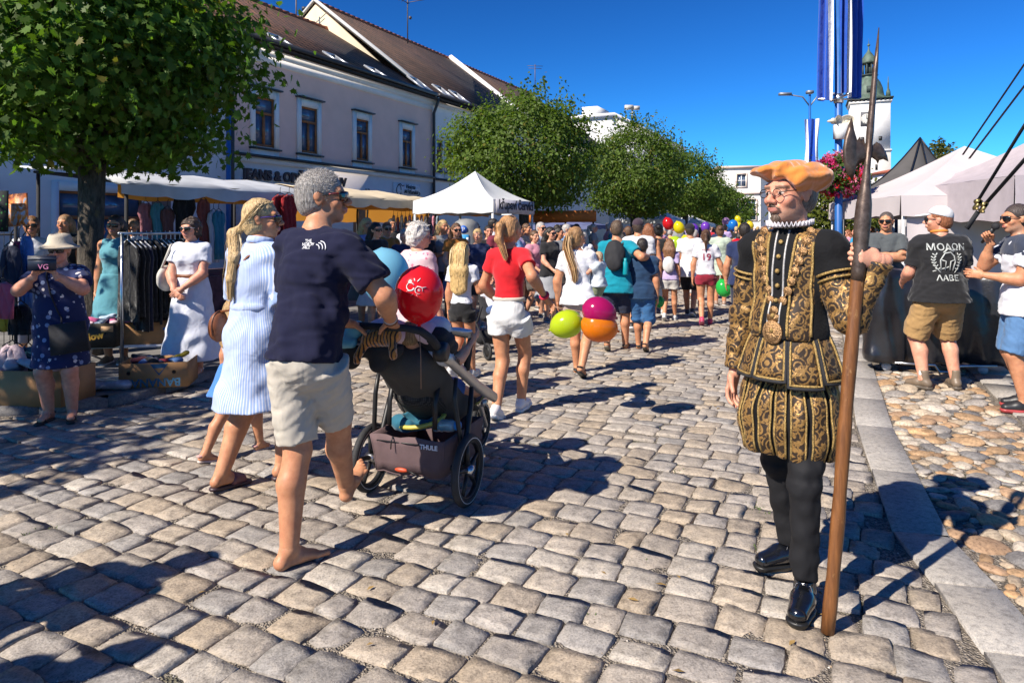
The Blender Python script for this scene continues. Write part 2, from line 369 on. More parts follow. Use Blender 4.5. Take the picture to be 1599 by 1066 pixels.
# kerb of granite slabs beside the street
kerb = bpy.data.objects.new('kerb', None); COL.objects.link(kerb); tag(kerb, kind='structure')
def kerb_line(s):                              # arc length along RK
    for a, b in zip(RK, RK[1:]):
        L = (b-a).length
        if s <= L: return a+(b-a)*(s/L), (b-a).normalized()
        s -= L
    return RK[-1], SD
def s_at_y(y):
    s = 0
    for a, b in zip(RK, RK[1:]):
        if a.y <= y <= b.y: return s+(b-a).length*(y-a.y)/(b.y-a.y)
        s += (b-a).length
    return s
js = [s_at_y(G(0, y).y) for y in (1250, 1018, 911, 831, 733, 664)]
while js[-1] < 24: js.append(js[-1]+1.0+rnd.uniform(-.06,.06))
for a, b in zip(js, js[1:]):
    p0, d0 = kerb_line(a+.006); p1, d1 = kerb_line(b-.006); n0_ = V(d0.y, -d0.x, 0); n1_ = V(d1.y, -d1.x, 0); w = .255; h = .012; mb = MB(); e = .006
    q = [p0, p0+n0_*w, p1+n1_*w, p1]
    c = (q[0]+q[1]+q[2]+q[3])/4
    top = [p+(c-p).normalized()*e*1.4+V(0,0,h) for p in q]; mid = [p+V(0,0,h-e) for p in q]; bot = [p+V(0,0,-.1) for p in q]
    mb.add(top+mid+bot, [[3,2,1,0][::-1]]+[[i, 4+i, 4+(i+1) % 4, (i+1) % 4] for i in range(4)]+[[4+i, 8+i, 8+(i+1) % 4, 4+(i+1) % 4] for i in range(4)])
    o = mb.build('kerb_slab', SLABM, kerb); g = rnd.uniform(.9, 1.06); o.color = (.36*g, .345*g, .325*g, 1)
    me = o.data; ca = me.color_attributes.new('Col', 'FLOAT_COLOR', 'POINT'); ca.data.foreach_set('color', np.ones(len(me.vertices)*4, dtype=np.float32))
# strip of river stones and the slab pavement beyond it
def kx(y, off): return lerp_line(RK, y)+off/cos(STREET)
strip = big_sheet('gravel_bed', -.020, [(kx(.9,.2),.9)]+[(kx(y,.22), y) for y in (2.4,3.1,3.6,5.5,20)]+[(kx(20,2.2),20)]+[(kx(y,2.0), y) for y in (5.5,3,.9)], GRIT)
def pebbles():
    rs = np.random.RandomState(21); pts = []
    def W(y): return 1.12 if y > 4 else 1.12+.5*(4-y)
    for rad, tries in ((.090, 260), (.066, 1400), (.048, 6000), (.034, 11000), (.024, 12000)):
        for _ in range(tries):
            y = rs.uniform(1.9, 10.5) if rad > .05 else rs.uniform(1.9, 7.5); off = rs.uniform(.27, W(y)); x = kx(y, off); r = rad*rs.uniform(.8, 1.2)
            if abs(x) > 800/FPX*y+.3: continue
            ok = True
            for (a, b, q) in pts:
                if abs(a-x) < .3 and abs(b-y) < .3 and (a-x)**2+(b-y)**2 < ((q+r)*.86)**2: ok = False; break
            if ok and off-.255 > r*.7: pts.append((x, y, r))
    return pts
PB = pebbles()
def pebble_variant(s):
    r = np.random.RandomState(s); m = MB().ball((0,0,0), 1, 10); v = np.array([tuple(p) for p in m.v])
    k = r.uniform(1.2, 2.4, (4, 3)); ph = r.uniform(0, 6, 4)
    d = 1+sum(.07*np.sin(v@k[i]+ph[i]) for i in range(4)); sq = np.sign(v)*np.abs(v)**.82
    return sq*d[:, None], m.f
pm = []
for s in range(10):
    v, f = pebble_variant(s); o = meshobj('pebble', v, f, PEBBLE, smooth=True, col=np.ones((len(v),3))); pm.append(o.data); bpy.data.objects.remove(o)
pal = [(.42,.27,.15), (.38,.31,.23), (.30,.28,.26), (.44,.37,.28), (.36,.24,.14), (.17,.165,.165), (.46,.41,.34), (.33,.22,.14), (.40,.36,.31)]
PB.sort(key=lambda p: -p[2]/p[1]); extra = MB()
strip_e = strip
for i, (x, y, r) in enumerate(PB):
    g = rnd.uniform(.85, 1.15); c = rnd.choice(pal); sx = rnd.uniform(1.0, 1.45); a = rnd.uniform(0, pi)
    if i < 300:
        o = bpy.data.objects.new('river_stone', pm[i % 10]); link(o, strip_e); o.location = (x, y, -.012); o.scale = (r*sx*.9, r/sx*1.05, r*rnd.uniform(.22,.36)+.004); o.rotation_euler = (rnd.gauss(0,.1), rnd.gauss(0,.1), a); o.color = (c[0]*g, c[1]*g, c[2]*g, 1)
    else:
        extra.ball((x, y, -.016), (r*sx*.9, r/sx, r*.4), 7, rotz(a))
if extra.v:
    n = len(extra.v); cols = np.repeat(np.array([rnd.choice(pal) for _ in range(n//35+1)]), 35, 0)[:n]
    o = meshobj('small_stones', np.array([tuple(p) for p in extra.v]), extra.f, PEBBLE, strip_e, True, cols); o['kind'] = 'stuff'
pave = bpy.data.objects.new('pavement', None); COL.objects.link(pave); tag(pave, kind='structure')
pb = big_sheet('paving_bed', -.016, [(kx(3.3,1.0),3.3), (kx(26,1.0),26), (kx(26,9),26), (kx(3.3,9),3.3)], GRIT); pb.parent = pave
k = 0
for row in range(12):
    off = 1.20+row*.40; y = 3.4+rnd.uniform(0,.5)
    while y < 13:
        L = rnd.uniform(.5,.85); x = kx(y+L/2, off+.19)
        if abs(x) < 800/FPX*y+.6 and k < 150:
            p = V(x, y+L/2, 0); mb = MB().box((0,0,-.03), (.385, L-.016, .07), taper=.985); o = mb.build('paving_slab', SLABM, pave); o.location = (p.x, p.y, .002+rnd.uniform(-.003,.003)); o.rotation_euler = (0,0,-STREET+.03); g = rnd.uniform(.8,1.05); o.color = (.30*g,.285*g,.265*g,1); k += 1
            ca = o.data.color_attributes.new('Col', 'FLOAT_COLOR', 'POINT'); ca.data.foreach_set('color', np.ones(len(o.data.vertices)*4, dtype=np.float32))
        y += L*cos(STREET)
# left pavement with its kerb step
asph = plain('asphalt_pavement', (.17,.16,.15), .9, var=.25, scale=3, bump=.4, bscale=120)
LP_ = [V(p.x, p.y, .06) for p in LK]; top = LP_+[V(-30, 70, .06), V(-60, 30, .06), V(-60, 2, .06)]
mb = MB(); mb.poly(top[::-1]); o = mb.build('sidewalk', asph); tag(o, kind='structure')
lk = bpy.data.objects.new('curb', None); COL.objects.link(lk); tag(lk, kind='structure')
for a, b in zip(LK, LK[1:]):
    L = (b-a).length; n = max(1, int(L/.95)); d = (b-a).normalized(); nn = V(-d.y, d.x, 0)
    for i in range(min(n, 22)):
        p = a+d*(L*i/n+.005); q = a+d*(L*(i+1)/n-.005); z0, z1 = V(0,0,-.1), V(0,0,.068)
        o = MB().poly([p+z0, q+z0, q+z0+nn*.16, p+z0+nn*.16], (0,0,.168)).build('curb_stone', SLABM, lk); g = rnd.uniform(.85,1.05); o.color = (.23*g,.22*g,.21*g,1)
        ca = o.data.color_attributes.new('Col', 'FLOAT_COLOR', 'POINT'); ca.data.foreach_set('color', np.ones(len(o.data.vertices)*4, dtype=np.float32))

# ------------------------------------------------------------------ text
def text_geo(s, size=1, extrude=0, offset=0, align='CENTER', shear=0):
    cu = bpy.data.curves.new('lettering', 'FONT'); cu.body = s; cu.size = size; cu.extrude = extrude; cu.offset = offset; cu.align_x = align; cu.shear = shear; cu.resolution_u = 3
    o = bpy.data.objects.new('lettering', cu); COL.objects.link(o); bpy.context.view_layer.update()
    me = bpy.data.meshes.new_from_object(o.evaluated_get(bpy.context.evaluated_depsgraph_get()))
    v = np.zeros(len(me.vertices)*3, dtype=np.float32); me.vertices.foreach_get('co', v); f = [list(p.vertices) for p in me.polygons]
    bpy.data.objects.remove(o); bpy.data.curves.remove(cu); bpy.data.meshes.remove(me); return v.reshape(-1, 3), f
def text_obj(name, s, size, mat, parent, origin, xdir, zdir, extrude=.01, offset=0, align='CENTER', shear=0):
    v, f = text_geo(s, size, extrude, offset, align, shear); x = Vector(xdir).normalized(); z = Vector(zdir).normalized(); n = x.cross(z)
    M = np.array([x, z, n]); return meshobj(name, v@M+np.array(origin), f, mat, parent)

# ------------------------------------------------------------------ houses along the left side
F0Y = 21.2; F0 = V((362-800)/FPX*F0Y, F0Y, 0)
def t_of(px, off=0):
    r = (px-800)/FPX; o = F0-SN*off; return (r*o.y-o.x)/(SD.x-r*SD.y)
def z_of(t, py, off=0): y = (F0-SN*off+SD*t).y; return CAMH-(py-HY)/FPX*y
def house(name, label, t0):
    e = empty(name, F0+SD*t0, 0, label, 'building'); e.rotation_euler = (0, 0, pi/2-STREET); return e
def stucco(name, col): return plain(name, col, .9, var=.05, scale=1.2, bump=.25, bscale=45)
def tiles_mat(name, c1, c2):
    m, t, b = new_mat(name); vec = coords(t); br = nd(t, 'TexBrick'); br.inputs['Scale'].default_value = 1; br.inputs['Brick Width'].default_value = .30; br.inputs['Row Height'].default_value = .40
    br.inputs['Mortar Size'].default_value = .05; br.inputs['Mortar'].default_value = (.02,.014,.011,1); br.inputs['Color1'].default_value = (*c1,1); br.inputs['Color2'].default_value = (*c2,1); br.inputs['Mortar Smooth'].default_value = .3
    t.links.new(vec, br.inputs['Vector']); n1 = noise(t, vec, .8, 5); c = mixc(t, 1.0, br.outputs['Color'], ramp(t, n1, [(.3,(.6,.6,.6)),(.7,(1.15,1.1,1.05))]), 'MULTIPLY')
    t.links.new(c, b.inputs['Base Color']); b.inputs['Roughness'].default_value = .85; bumpn(t, b, br.outputs['Fac'], -1.0, .03); return m
ROOF_A = tiles_mat('clay_tiles', (.22,.10,.055), (.12,.065,.045)); ROOF_B = tiles_mat('dark_clay_tiles', (.12,.065,.045), (.085,.052,.04))
GLASS = plain('window_glass', (.09,.15,.25), .06, spec=.9, var=.3, scale=1.5); WOOD = plain('window_wood', (.34,.12,.035), .5, var=.2)  # reflected sky is painted into the panes as their blue base colour
LEAD = plain('metal_flashing', (.035,.035,.042), .5, var=.15); RIDGE = plain('ridge_tile', (.33,.10,.05), .8, var=.3, scale=3); TRIMW = stucco('white_trim', (.84,.80,.78))
def box_part(name, mat, parent, t, s, z): # ranges
    return MB().box(((t[0]+t[1])/2, (s[0]+s[1])/2, (z[0]+z[1])/2), (abs(t[1]-t[0]), abs(s[1]-s[0]), abs(z[1]-z[0]))).build(name, mat, parent)
def window(parent, t0, t1, z0, z1, sur=.17, hood=True, transom=.68):
    """a casement with its surround, set into the wall; sub-parts frame, pane, sill, hood"""
    w = MB()
    for a, b, c, d in ((t0-sur, t0, z0-.05, z1+sur*1.6), (t1, t1+sur, z0-.05, z1+sur*1.6), (t0, t1, z1, z1+sur*1.6)): w.box(((a+b)/2, -.03, (c+d)/2), (b-a, .10, d-c))
    w = w.build('window', TRIMW, parent)
    f = MB(); q = .06; zt = z0+(z1-z0)*transom; tm = (t0+t1)/2
    for a, b, c, d in ((t0, t0+q, z0, z1), (t1-q, t1, z0, z1), (t0+q, t1-q, z0, z0+q*1.3), (t0+q, t1-q, z1-q, z1), (t0+q, t1-q, zt-q*.7, zt+q*.7), (tm-q*.7, tm+q*.7, z0+q*1.3, zt-q*.7)): f.box(((a+b)/2, .03, (c+d)/2), (b-a, .07, d-c))
    f.build('frame', WOOD, w)
    for a, b, c, d in ((t0+q, tm-q*.7, z0+q*1.3, zt-q*.7), (tm+q*.7, t1-q, z0+q*1.3, zt-q*.7), (t0+q, t1-q, zt+q*.7, z1-q)):
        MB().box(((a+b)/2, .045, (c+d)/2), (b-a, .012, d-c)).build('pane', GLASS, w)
    box_part('sill', LEAD, w, (t0-sur*1.25, t1+sur*1.25), (-.17, .0), (z0-.11, z0-.055)); box_part('apron', TRIMW, w, (t0-sur, t1+sur), (-.07, -.003), (z0-.52, z0-.115))
    if hood: box_part('hood', LEAD, w, (t0-sur*1.4, t1+sur*1.4), (-.20, 0), (z1+sur*1.6, z1+sur*1.6+.05))
    return w
def wall_with_holes(name, mat, parent, t0, t1, z0, z1, holes, depth=.14, s0=0):
    ts = sorted({t0, t1, *[h[0] for h in holes], *[h[1] for h in holes]}); zs = sorted({z0, z1, *[h[2] for h in holes], *[h[3] for h in holes]}); m = MB()
    for a, b in zip(ts, ts[1:]):
        for c, d in zip(zs, zs[1:]):
            tm, zm = (a+b)/2, (c+d)/2
            if any(h[0] < tm < h[1] and h[2] < zm < h[3] for h in holes): continue
            m.poly([V(a,s0,c), V(b,s0,c), V(b,s0,d), V(a,s0,d)])
    for h in holes:
        a, b, c, d = h
        for p, q in (((a,c),(a,d)), ((a,d),(b,d)), ((b,d),(b,c)), ((b,c),(a,c))): m.poly([V(p[0],s0,p[1]), V(q[0],s0,q[1]), V(q[0],s0+depth,q[1]), V(p[0],s0+depth,p[1])])
        m.poly([V(a,s0+depth,c), V(b,s0+depth,c), V(b,s0+depth,d), V(a,s0+depth,d)])
    return m.build(name, mat, parent)
def roof(parent, t0, t1, z_eave, z_ridge, s_ridge, mat, over=.35, rid=True):
    pitch = atan2(z_ridge-z_eave, s_ridge); L = (s_ridge+over)/cos(pitch)
    r = MB().box(((t1-t0)/2, L/2, .06), (t1-t0, L, .12)).build('roof', mat, parent); r.location = (t0, -over, z_eave-over*math.tan(pitch)); r.rotation_euler = (pitch, 0, 0)
    r2 = MB().box(((t1-t0)/2, L/2, .06), (t1-t0, L, .12)).build('roof', mat, parent); r2.location = (t1, 2*s_ridge+over, z_eave-over*math.tan(pitch)); r2.rotation_euler = (pitch, 0, pi)
    if rid:
        m = MB(); n = int((t1-t0)/.42)
        for i in range(n): a = t0+(t1-t0)*i/n; m.tube([(a, s_ridge, z_ridge+.10), (a+(t1-t0)/n*1.08, s_ridge, z_ridge+.125)], [.13, .15], 7)
        m.build('ridge_tiles', RIDGE, parent)
    return r, pitch
def skylight(roofo, t, y0, w=.62, h=1.0):
    f = MB()
    for c, d in (((t-w/2, y0+h/2, .15), (.07, h, .09)), ((t+w/2, y0+h/2, .15), (.07, h, .09)), ((t, y0, .15), (w+.07, .07, .09)), ((t, y0+h, .15), (w+.07, .07, .09))): f.box(c, d)
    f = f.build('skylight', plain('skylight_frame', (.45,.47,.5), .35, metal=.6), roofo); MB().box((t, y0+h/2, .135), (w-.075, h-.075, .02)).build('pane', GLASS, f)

tP = t_of(675)
pink = house('townhouse', 'mauve two-storey house with brown windows and clothes shop sign', 0)
zl = z_of(0, 239); ze = 7.62
wins = []
for (xa, xb, ya, yb) in ((397,428,154,229), (469,495,167,238), (555,575,186,250), (627,643,204,262)):
    a, b = t_of(xa), t_of(xb); tm = (a+b)/2; wins.append((a, b, z_of(tm, yb), z_of(tm, ya)))
MAUVE = stucco('mauve_stucco', (.82,.55,.47)); LAV = stucco('lavender_stucco', (.86,.78,.74))
zw0 = sum(w[2] for w in wins)/4; zw1 = sum(w[3] for w in wins)/4; wins = [(a, b, zw0, zw1) for a, b, _, _ in wins]
wall_with_holes('wall', MAUVE, pink, 0, tP, zl, ze-.55, wins)
for w in wins: window(pink, *w)
box_part('ground_floor', LAV, pink, (0, tP), (-.03, 6), (0, zl-.22)); box_part('string_course', TRIMW, pink, (0, tP), (-.12, .2), (zl-.22, zl-.05)); box_part('ledge', LEAD, pink, (-.02, tP), (-.24, .05), (zl-.05, zl+.03))
for i, (o_, a, b) in enumerate(((.06,.62,.38), (.14,.38,.2), (.24,.2,.0))): box_part('cornice', TRIMW, pink, (0, tP), (-o_, .3), (ze-a, ze-b-.002))
box_part('side_wall', MAUVE, pink, (.02, tP-.02), (.16, 12.6), (zl, ze))
box_part('gutter', LEAD, pink, (-.1, tP-.15), (-.42, -.26), (ze-.02, ze+.13))
rp, pit = roof(pink, 0, tP, ze, 11.45, 6.3, ROOF_A)
for px, y0 in ((447, .35), (537, .35), (600, .35)): skylight(rp, t_of(px)+.25, y0+.25)
text_obj('shop_lettering', 'JEANS & ODĚVY & OBUV', .44, plain('sign_brown', (.045,.018,.02), .5), pink, (t_of(377), -.10, z_of(t_of(377), 277)-.02), (1,0,0), (0,0,1), .03, .020, 'LEFT')
box_part('shop_fascia', plain('brown_fascia', (.16,.075,.03), .6), pink, (t_of(400), t_of(545)), (-.12, -.031), (2.62, 2.74))
sg = box_part('signboard', plain('white_sign', (.72,.73,.76), .4), pink, (t_of(613), t_of(655)), (-.07, -.032), (z_of(t_of(630), 309), z_of(t_of(630), 286)))
inkm = plain('sign_ink', (.02,.02,.025), .6); ts = t_of(613); zs = z_of(t_of(630), 297)
text_obj('lettering', 'Vinárna', .24, inkm, sg, (ts+1.2, -.085, zs+.08), (1,0,0), (0,0,1), .004, .004, 'CENTER', .3); text_obj('lettering', 'Měšťanská', .24, inkm, sg, (ts+1.25, -.085, zs-.14), (1,0,0), (0,0,1), .004, .004, 'CENTER', .3)
m = MB(); m.tube([(ts+.35+.17*cos(a), -.08, zs-.02+.22*sin(a)*(1+.3*cos(a))) for a in np.linspace(0, 6.0, 16)], .016, 5); m.tube([(ts+.3, -.08, zs+.2), (ts+.45, -.08, zs+.26), (ts+.62, -.08, zs+.17), (ts+.75, -.08, zs+.2)], .016, 5); m.tube([(ts+.55, -.08, zs-.22), (ts+1.1, -.08, zs-.30), (ts+1.7, -.08, zs-.24), (ts+1.95, -.08, zs-.12), (ts+1.85, -.08, zs-.02)], .014, 5); m.build('emblem', inkm, sg)
# arched doorway with its house number
td = t_of(572); m = MB(); arc = [(td+1.0*cos(a), 2.1+1.0*sin(a)) for a in np.linspace(0, pi, 15)]
for (a, b), (c, d) in zip(arc, arc[1:]): m.poly([V(a,-.05,b), V(c,-.05,d), V(td+(c-td)*.82,-.05,2.1+(d-2.1)*.82), V(td+(a-td)*.82,-.05,2.1+(b-2.1)*.82)], (0,-.06,0))
dr = m.build('door', TRIMW, pink); m = MB(); m.poly([V(td+.82*cos(a), -.04, 2.1+.82*sin(a)) for a in np.linspace(0, pi, 15)]+[V(td-.82,-.04,0), V(td+.82,-.04,0)]); m.build('door_leaf', WOOD, dr)
text_obj('house_number', '13', .34, inkm, pink, (td, -.07, z_of(td, 304)), (1,0,0), (0,0,1), .01)
for tt, zt, zb in ((-.08, zl, 0), (tP-.02, ze, 0)):
    m = MB(); m.tube([(tt, -.34, zt), (tt, -.34, zt-.25), (tt, -.12, zt-.75), (tt, -.12, zb)] if zt > 5 else [(tt, -.12, zt+3.5), (tt, -.12, zb)], .07, 8); m.build('downpipe', LEAD, pink)
cream = house('gabled_house', 'white house with tall brown roof and cream gable next to mauve house', tP+.02); t2 = 12.6; zr2 = 12.9
WH2 = stucco('white_stucco', (.82,.78,.75)); CREAMG = stucco('cream_stucco', (.62,.52,.36))
w2 = [(t_of(680)-tP, t_of(689.5)-tP, zw0+.05, zw1-.15), (t_of(695)-tP, t_of(705)-tP, zw0+.05, zw1-.15)]+[(a, a+.95, zw0, zw1-.1) for a in (4.6, 7.4, 10.2)]
wall_with_holes('wall', WH2, cream, 0, t2, 0, ze-.2, w2)
for w in w2: window(cream, *w, sur=.10, hood=False)
box_part('ledge', LEAD, cream, (.1, t2), (-.12, .03), (zl-.1, zl+.0)); box_part('cornice', TRIMW, cream, (0, t2), (-.2, .3), (ze-.35, ze)); box_part('gutter', LEAD, cream, (.1, t2), (-.4, -.24), (ze+.02, ze+.17))
m = MB(); m.poly([V(-.0,0,ze-.6), V(-.0,7.0,zr2+.02), V(-.0,14,ze-.6)], (.25,0,0)); m.build('gable', CREAMG, cream)
m = MB(); m.tube([(-.05, -.35, ze-.15), (-.05, 7.0, zr2+.22), (-.05, 14.3, ze-.15)], .12, 4); m.build('verge_trim', stucco('verge', (.55,.54,.52)), cream)
rc, _ = roof(cream, 0, t2, ze+.05, zr2, 7.0, ROOF_B)
for px in (662, 700, 725): skylight(rc, t_of(px)-tP+.4, .5, .7, 1.2)
brick = house('brick_gabled_house', 'house with orange brick gable behind the round trees', tP+t2+.05)
box_part('wall', WH2, brick, (0, 13), (0, 12), (0, ze)); m = MB(); m.poly([V(0,0,ze-.3), V(0,6.8,12.9), V(0,13.6,ze-.3)], (.25,0,0))
def brick_mat():
    m, t, b = new_mat('gable_brick'); vec = coords(t, 'Object', (1,1,1), (0, pi/2, 0)); br = nd(t, 'TexBrick'); br.inputs['Scale'].default_value = 1; br.inputs['Brick Width'].default_value = .3; br.inputs['Row Height'].default_value = .09
    br.inputs['Color1'].default_value = (.55,.19,.07,1); br.inputs['Color2'].default_value = (.42,.14,.06,1); br.inputs['Mortar'].default_value = (.45,.35,.25,1); br.inputs['Mortar Size'].default_value = .012
    cx = nd(t, 'CombineXYZ'); sx = nd(t, 'SeparateXYZ'); c0 = nd(t, 'TexCoord'); t.links.new(c0.outputs['Object'], sx.inputs[0]); t.links.new(sx.outputs[1], cx.inputs[0]); t.links.new(sx.outputs[2], cx.inputs[1]); t.links.new(cx.outputs[0], br.inputs['Vector'])
    t.links.new(br.outputs['Color'], b.inputs['Base Color']); b.inputs['Roughness'].default_value = .9; return m
m.build('gable', brick_mat(), brick); m = MB(); m.tube([(0, -.3, ze-.1), (0, 6.8, 13.1)], .16, 4); m.build('verge_trim', TRIMW, brick); roof(brick, 0, 13, ze, 12.75, 6.8, ROOF_B)
far_h = house('flat_topped_house', 'white house with flat top rising behind the second round tree', tP+t2+14)
box_part('wall', stucco('far_white', (.72,.71,.70)), far_h, (0, 26), (0, 11), (0, 10.6)); box_part('parapet', TRIMW, far_h, (-.2, 26.2), (-.2, 11.2), (10.6, 10.95)); box_part('chimney', stucco('chimney_white', (.7,.69,.66)), far_h, (2, 5), (2, 3.4), (10.95, 12.0))
for i in range(7): window(far_h, 1.5+i*3.6, 2.7+i*3.6, 6.2, 8.0, .12, False); 
wl = house('white_shop_house', 'pale shop house behind the big leafy tree', -16.2); PALE = stucco('pale_blue_stucco', (.76,.74,.74))
hol = [(1.0,3.2,.5,2.5), (4.4,6.6,.5,2.5), (8.2,9.5,.1,2.5), (11,13.2,.5,2.5), (1.4,2.5,4.6,6.3), (4.6,5.7,4.6,6.3), (8,9.1,4.6,6.3), (11.4,12.5,4.6,6.3)]
wall_with_holes('wall', PALE, wl, 0, 16, 0, 7.3, hol); box_part('cornice', TRIMW, wl, (0, 16), (-.25, .2), (7.05, 7.45)); roof(wl, 0, 16, 7.45, 11.2, 6, ROOF_A)
for h in hol: window(wl, *h, sur=.14, hood=False)
box_part('pilaster', stucco('brown_pilaster', (.2,.15,.11)), wl, (3.5, 4.1), (-.12, .1), (0, 3.1)); box_part('pilaster', MATS['brown_pilaster'], wl, (13.5, 14.0), (-.12, .1), (0, 3.1))
m = MB(); p = F0+SD*-.55-SN*.5; m.tube([p, p+V(0,0,5.6)], .075, 8); o = m.build('blue_pole', plain('blue_paint', (.015,.10,.33), .4, var=.1)); tag(o, 'thin blue pole standing before the pale shop house', 'pole'); BLUEP = MATS['blue_paint']
# aerials on the roofs
def aerial(name, label, base, h, yagi=True):
    e = empty(name, base, 0, label, 'antenna'); MB().tube([(0,0,0), (0,0,h)], .035, 6).build('mast', plain('dull_steel', (.12,.10,.10), .6, metal=.5), e); m = MB()
    if yagi:
        m.tube([(.1,0,h*.62), (-1.9,-.9,h*.84)], .02, 5)
        for i in range(12): f = i/11; c = V(-.25-1.6*f, -.13-.75*f, h*.655+h*.18*f); m.tube([c+V(-.12,.25,0), c-V(-.12,.25,0)], .012, 4)
        m.tube([(-.1,.05,h*.64), (1.0,-.05,h*.68)], .02, 5); m.ball((.15,0,h*.4), .1, 8)
    else: m.tube([(-.6,0,h*.95), (.6,0,h*.93)], .02, 5); m.tube([(-.5,0,h*.85), (.5,0,h*.83)], .02, 5)
    m.build('dipoles', MATS['dull_steel'], e); return e
q = F0+SD*(t_of(637)+5.6)+SN*7.0; aerial('rooftop_antenna', 'tall rake antenna on the ridge of the gabled white house', V((637-800)/FPX*38.4, 38.4, 12.6-.6), 3.6)
aerial('rooftop_antenna', 'thin mast standing on the mauve house roof ridge', V((463-800)/FPX*33.6, 33.6, 11.3), 2.0, False); aerial('rooftop_antenna', 'small antenna above the brick gabled house', V((836-800)/FPX*52, 52, 12.2), 1.9, False)
m = MB(); p = V((476-800)/FPX*36, 36, 12.1); m.tube([p, p+V(0,0,1.0)], .09, 8); m.tube([p+V(0,0,1.0), p+V(0,0,1.15)], .15, 8); o = m.build('flue_pipe', LEAD); tag(o, 'short dark flue pipe beside the cream gable peak', 'flue')
m = MB(); p = V((988-800)/FPX*58, 58, 10.9); m.tube([p, p+V(0,0,.9)], .08, 6); m.box(p+V(-.3,0,1.0), (.7,.4,.35)); m.box(p+V(.35,0,.95), (.5,.35,.3)); o = m.build('rooftop_siren', plain('siren_grey', (.45,.42,.38), .6)); tag(o, 'grey siren on the flat topped white house', 'siren')

# white town hall at the end of the square
hall = empty('town_hall', PX(1123, HY, 78)*1.0, 8, 'white flat-roofed town hall at the far end of the square', 'building'); hall.location.z = 0; WHALL = stucco('hall_white', (.72,.70,.66)); PEACH = stucco('hall_peach', (.62,.46,.38))
def hall_block(x0, x1, d0, z1, wins):
    wall_with_holes('wall', WHALL, hall, x0, x1, 0, z1, wins, .2, d0); box_part('parapet', PEACH, hall, (x0-.15, x1+.15), (d0-.2, d0+9), (z1, z1+.25))
    box_part('side_wall', WHALL, hall, (x0, x0+.3), (d0+.01, d0+9), (0, z1)); box_part('side_wall', WHALL, hall, (x1-.3, x1), (d0+.01, d0+9), (0, z1))
    for a, b, c, d in wins:
        w = MB()
        for e_ in ((a-.12, a, c-.12, d+.12), (b, b+.12, c-.12, d+.12), (a, b, d, d+.12), (a, b, c-.12, c)): w.box(((e_[0]+e_[1])/2, d0-.03, (e_[2]+e_[3])/2), (e_[1]-e_[0], .1, e_[3]-e_[2]))
        w = w.build('window', PEACH, hall); f = MB()
        for x in np.linspace(a, b, 3 if b-a < 1.6 else 4): f.box((x, d0+.1, (c+d)/2), (.09, .06, d-c))
        for z in (c, (c+d)/2, d): f.box(((a+b)/2, d0+.101, z), (b-a, .06, .09))
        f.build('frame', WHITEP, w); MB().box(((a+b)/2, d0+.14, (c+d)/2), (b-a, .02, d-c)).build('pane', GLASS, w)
hall_block(0, 4.6, 0, 8.5, [(2.0,3.0,6.4,7.8), (.6,1.6,3.3,4.9), (3.0,4.1,2.6,4.9), (.8,3.8,.3,1.6)])
hall_block(4.6, 14, 1.2, 8.1, [(6.3,7.3,5.6,7.0), (9,10.3,5.6,7.0), (6.1,8.3,2.6,4.0), (10,12,2.6,4.0), (6.0,8.6,.2,1.7)])
box_part('string_course', PEACH, hall, (0, 4.75), (-.12, -.0), (5.5, 5.7)); box_part('crest', plain('crest_green', (.05,.10,.06), .6), hall, (2.15, 2.7), (-.08, -.003), (3.5, 4.3))
o = MB().poly([V(-6,3,0), V(0,3,0), V(0,3,6.4), V(-1,3,7.4), V(-6,3,5.6)], (0,6,0)).build('slate_house', plain('slate', (.07,.08,.10), .7)); o.location = hall.location; tag(o, 'dark slate-roofed house peeping out left of the town hall', 'building')
# church tower with copper dome
TWY = 118.; TW = 6.0
tower = empty('church_tower', V((1357-800)/FPX*TWY, TWY, 0), 23, 'white square clock tower with green copper dome and lantern', 'tower'); TWH = stucco('tower_white', (.76,.74,.70)); COPPER = plain('green_copper', (.075,.115,.085), .65, var=.35, scale=1.2)
zt = CAMH+(358-158)/FPX*TWY
def twbox(name, mat, w, z0, z1, parent=tower): return MB().box((0,0,(z0+z1)/2), (w, w, z1-z0)).build(name, mat, parent)
twbox('lower_shaft', stucco('tower_stone', (.62,.58,.52)), TW+.1, 0, 14.6); twbox('string_course', TWH, TW+.4, 14.6, 14.95); twbox('upper_shaft', TWH, TW, 14.95, zt-.8); twbox('cornice', TWH, TW+.5, zt-.8, zt-.5); twbox('cornice', COPPER, TW+.9, zt-.2, zt+.05)
m = MB()
for i in range(10):
    for s in (-1, 1): m.box((-TW/2+.1+i*TW/9.4, s*(TW/2+.15), zt-.35), (.3, .35, .3)); m.box((s*(TW/2+.15), -TW/2+.1+i*TW/9.4, zt-.35), (.35, .3, .3))
m.build('corbels', LEAD, tower)
cf = MB().box((-.55,-TW/2-.06,20.2), (1.9,.08,2.4)).build('clock_face', plain('clock_grey', (.10,.10,.11), .6), tower); m = MB(); m.lathe([(.86,0),(.80,.03),(0,.03)], (-.55,-TW/2-.11,20.2), 24, Matrix.Rotation(pi/2,3,'X')); m.build('dial', plain('dial_white', (.6,.58,.52), .6), cf)
m = MB(); m.box((-.55,-TW/2-.17,20.5), (.1,.03,.7)); m.box((-.3,-TW/2-.17,20.2), (.55,.03,.1))
for i in range(12): a = i*pi/6; m.box((-.55+.7*cos(a), -TW/2-.165, 20.2+.7*sin(a)), (.1,.02,.1))
m.build('clock_hands', BLACKM, cf)
for x in (-1.2, 1.5): MB().box((x,-TW/2-.03,16.8), (.5,.1,.7)).build('window', BLACKM, tower)
for x in (-.9, .9): MB().box((x,-TW/2-.08,12.0), (.35,.1,.9)).build('window', BLACKM, tower)
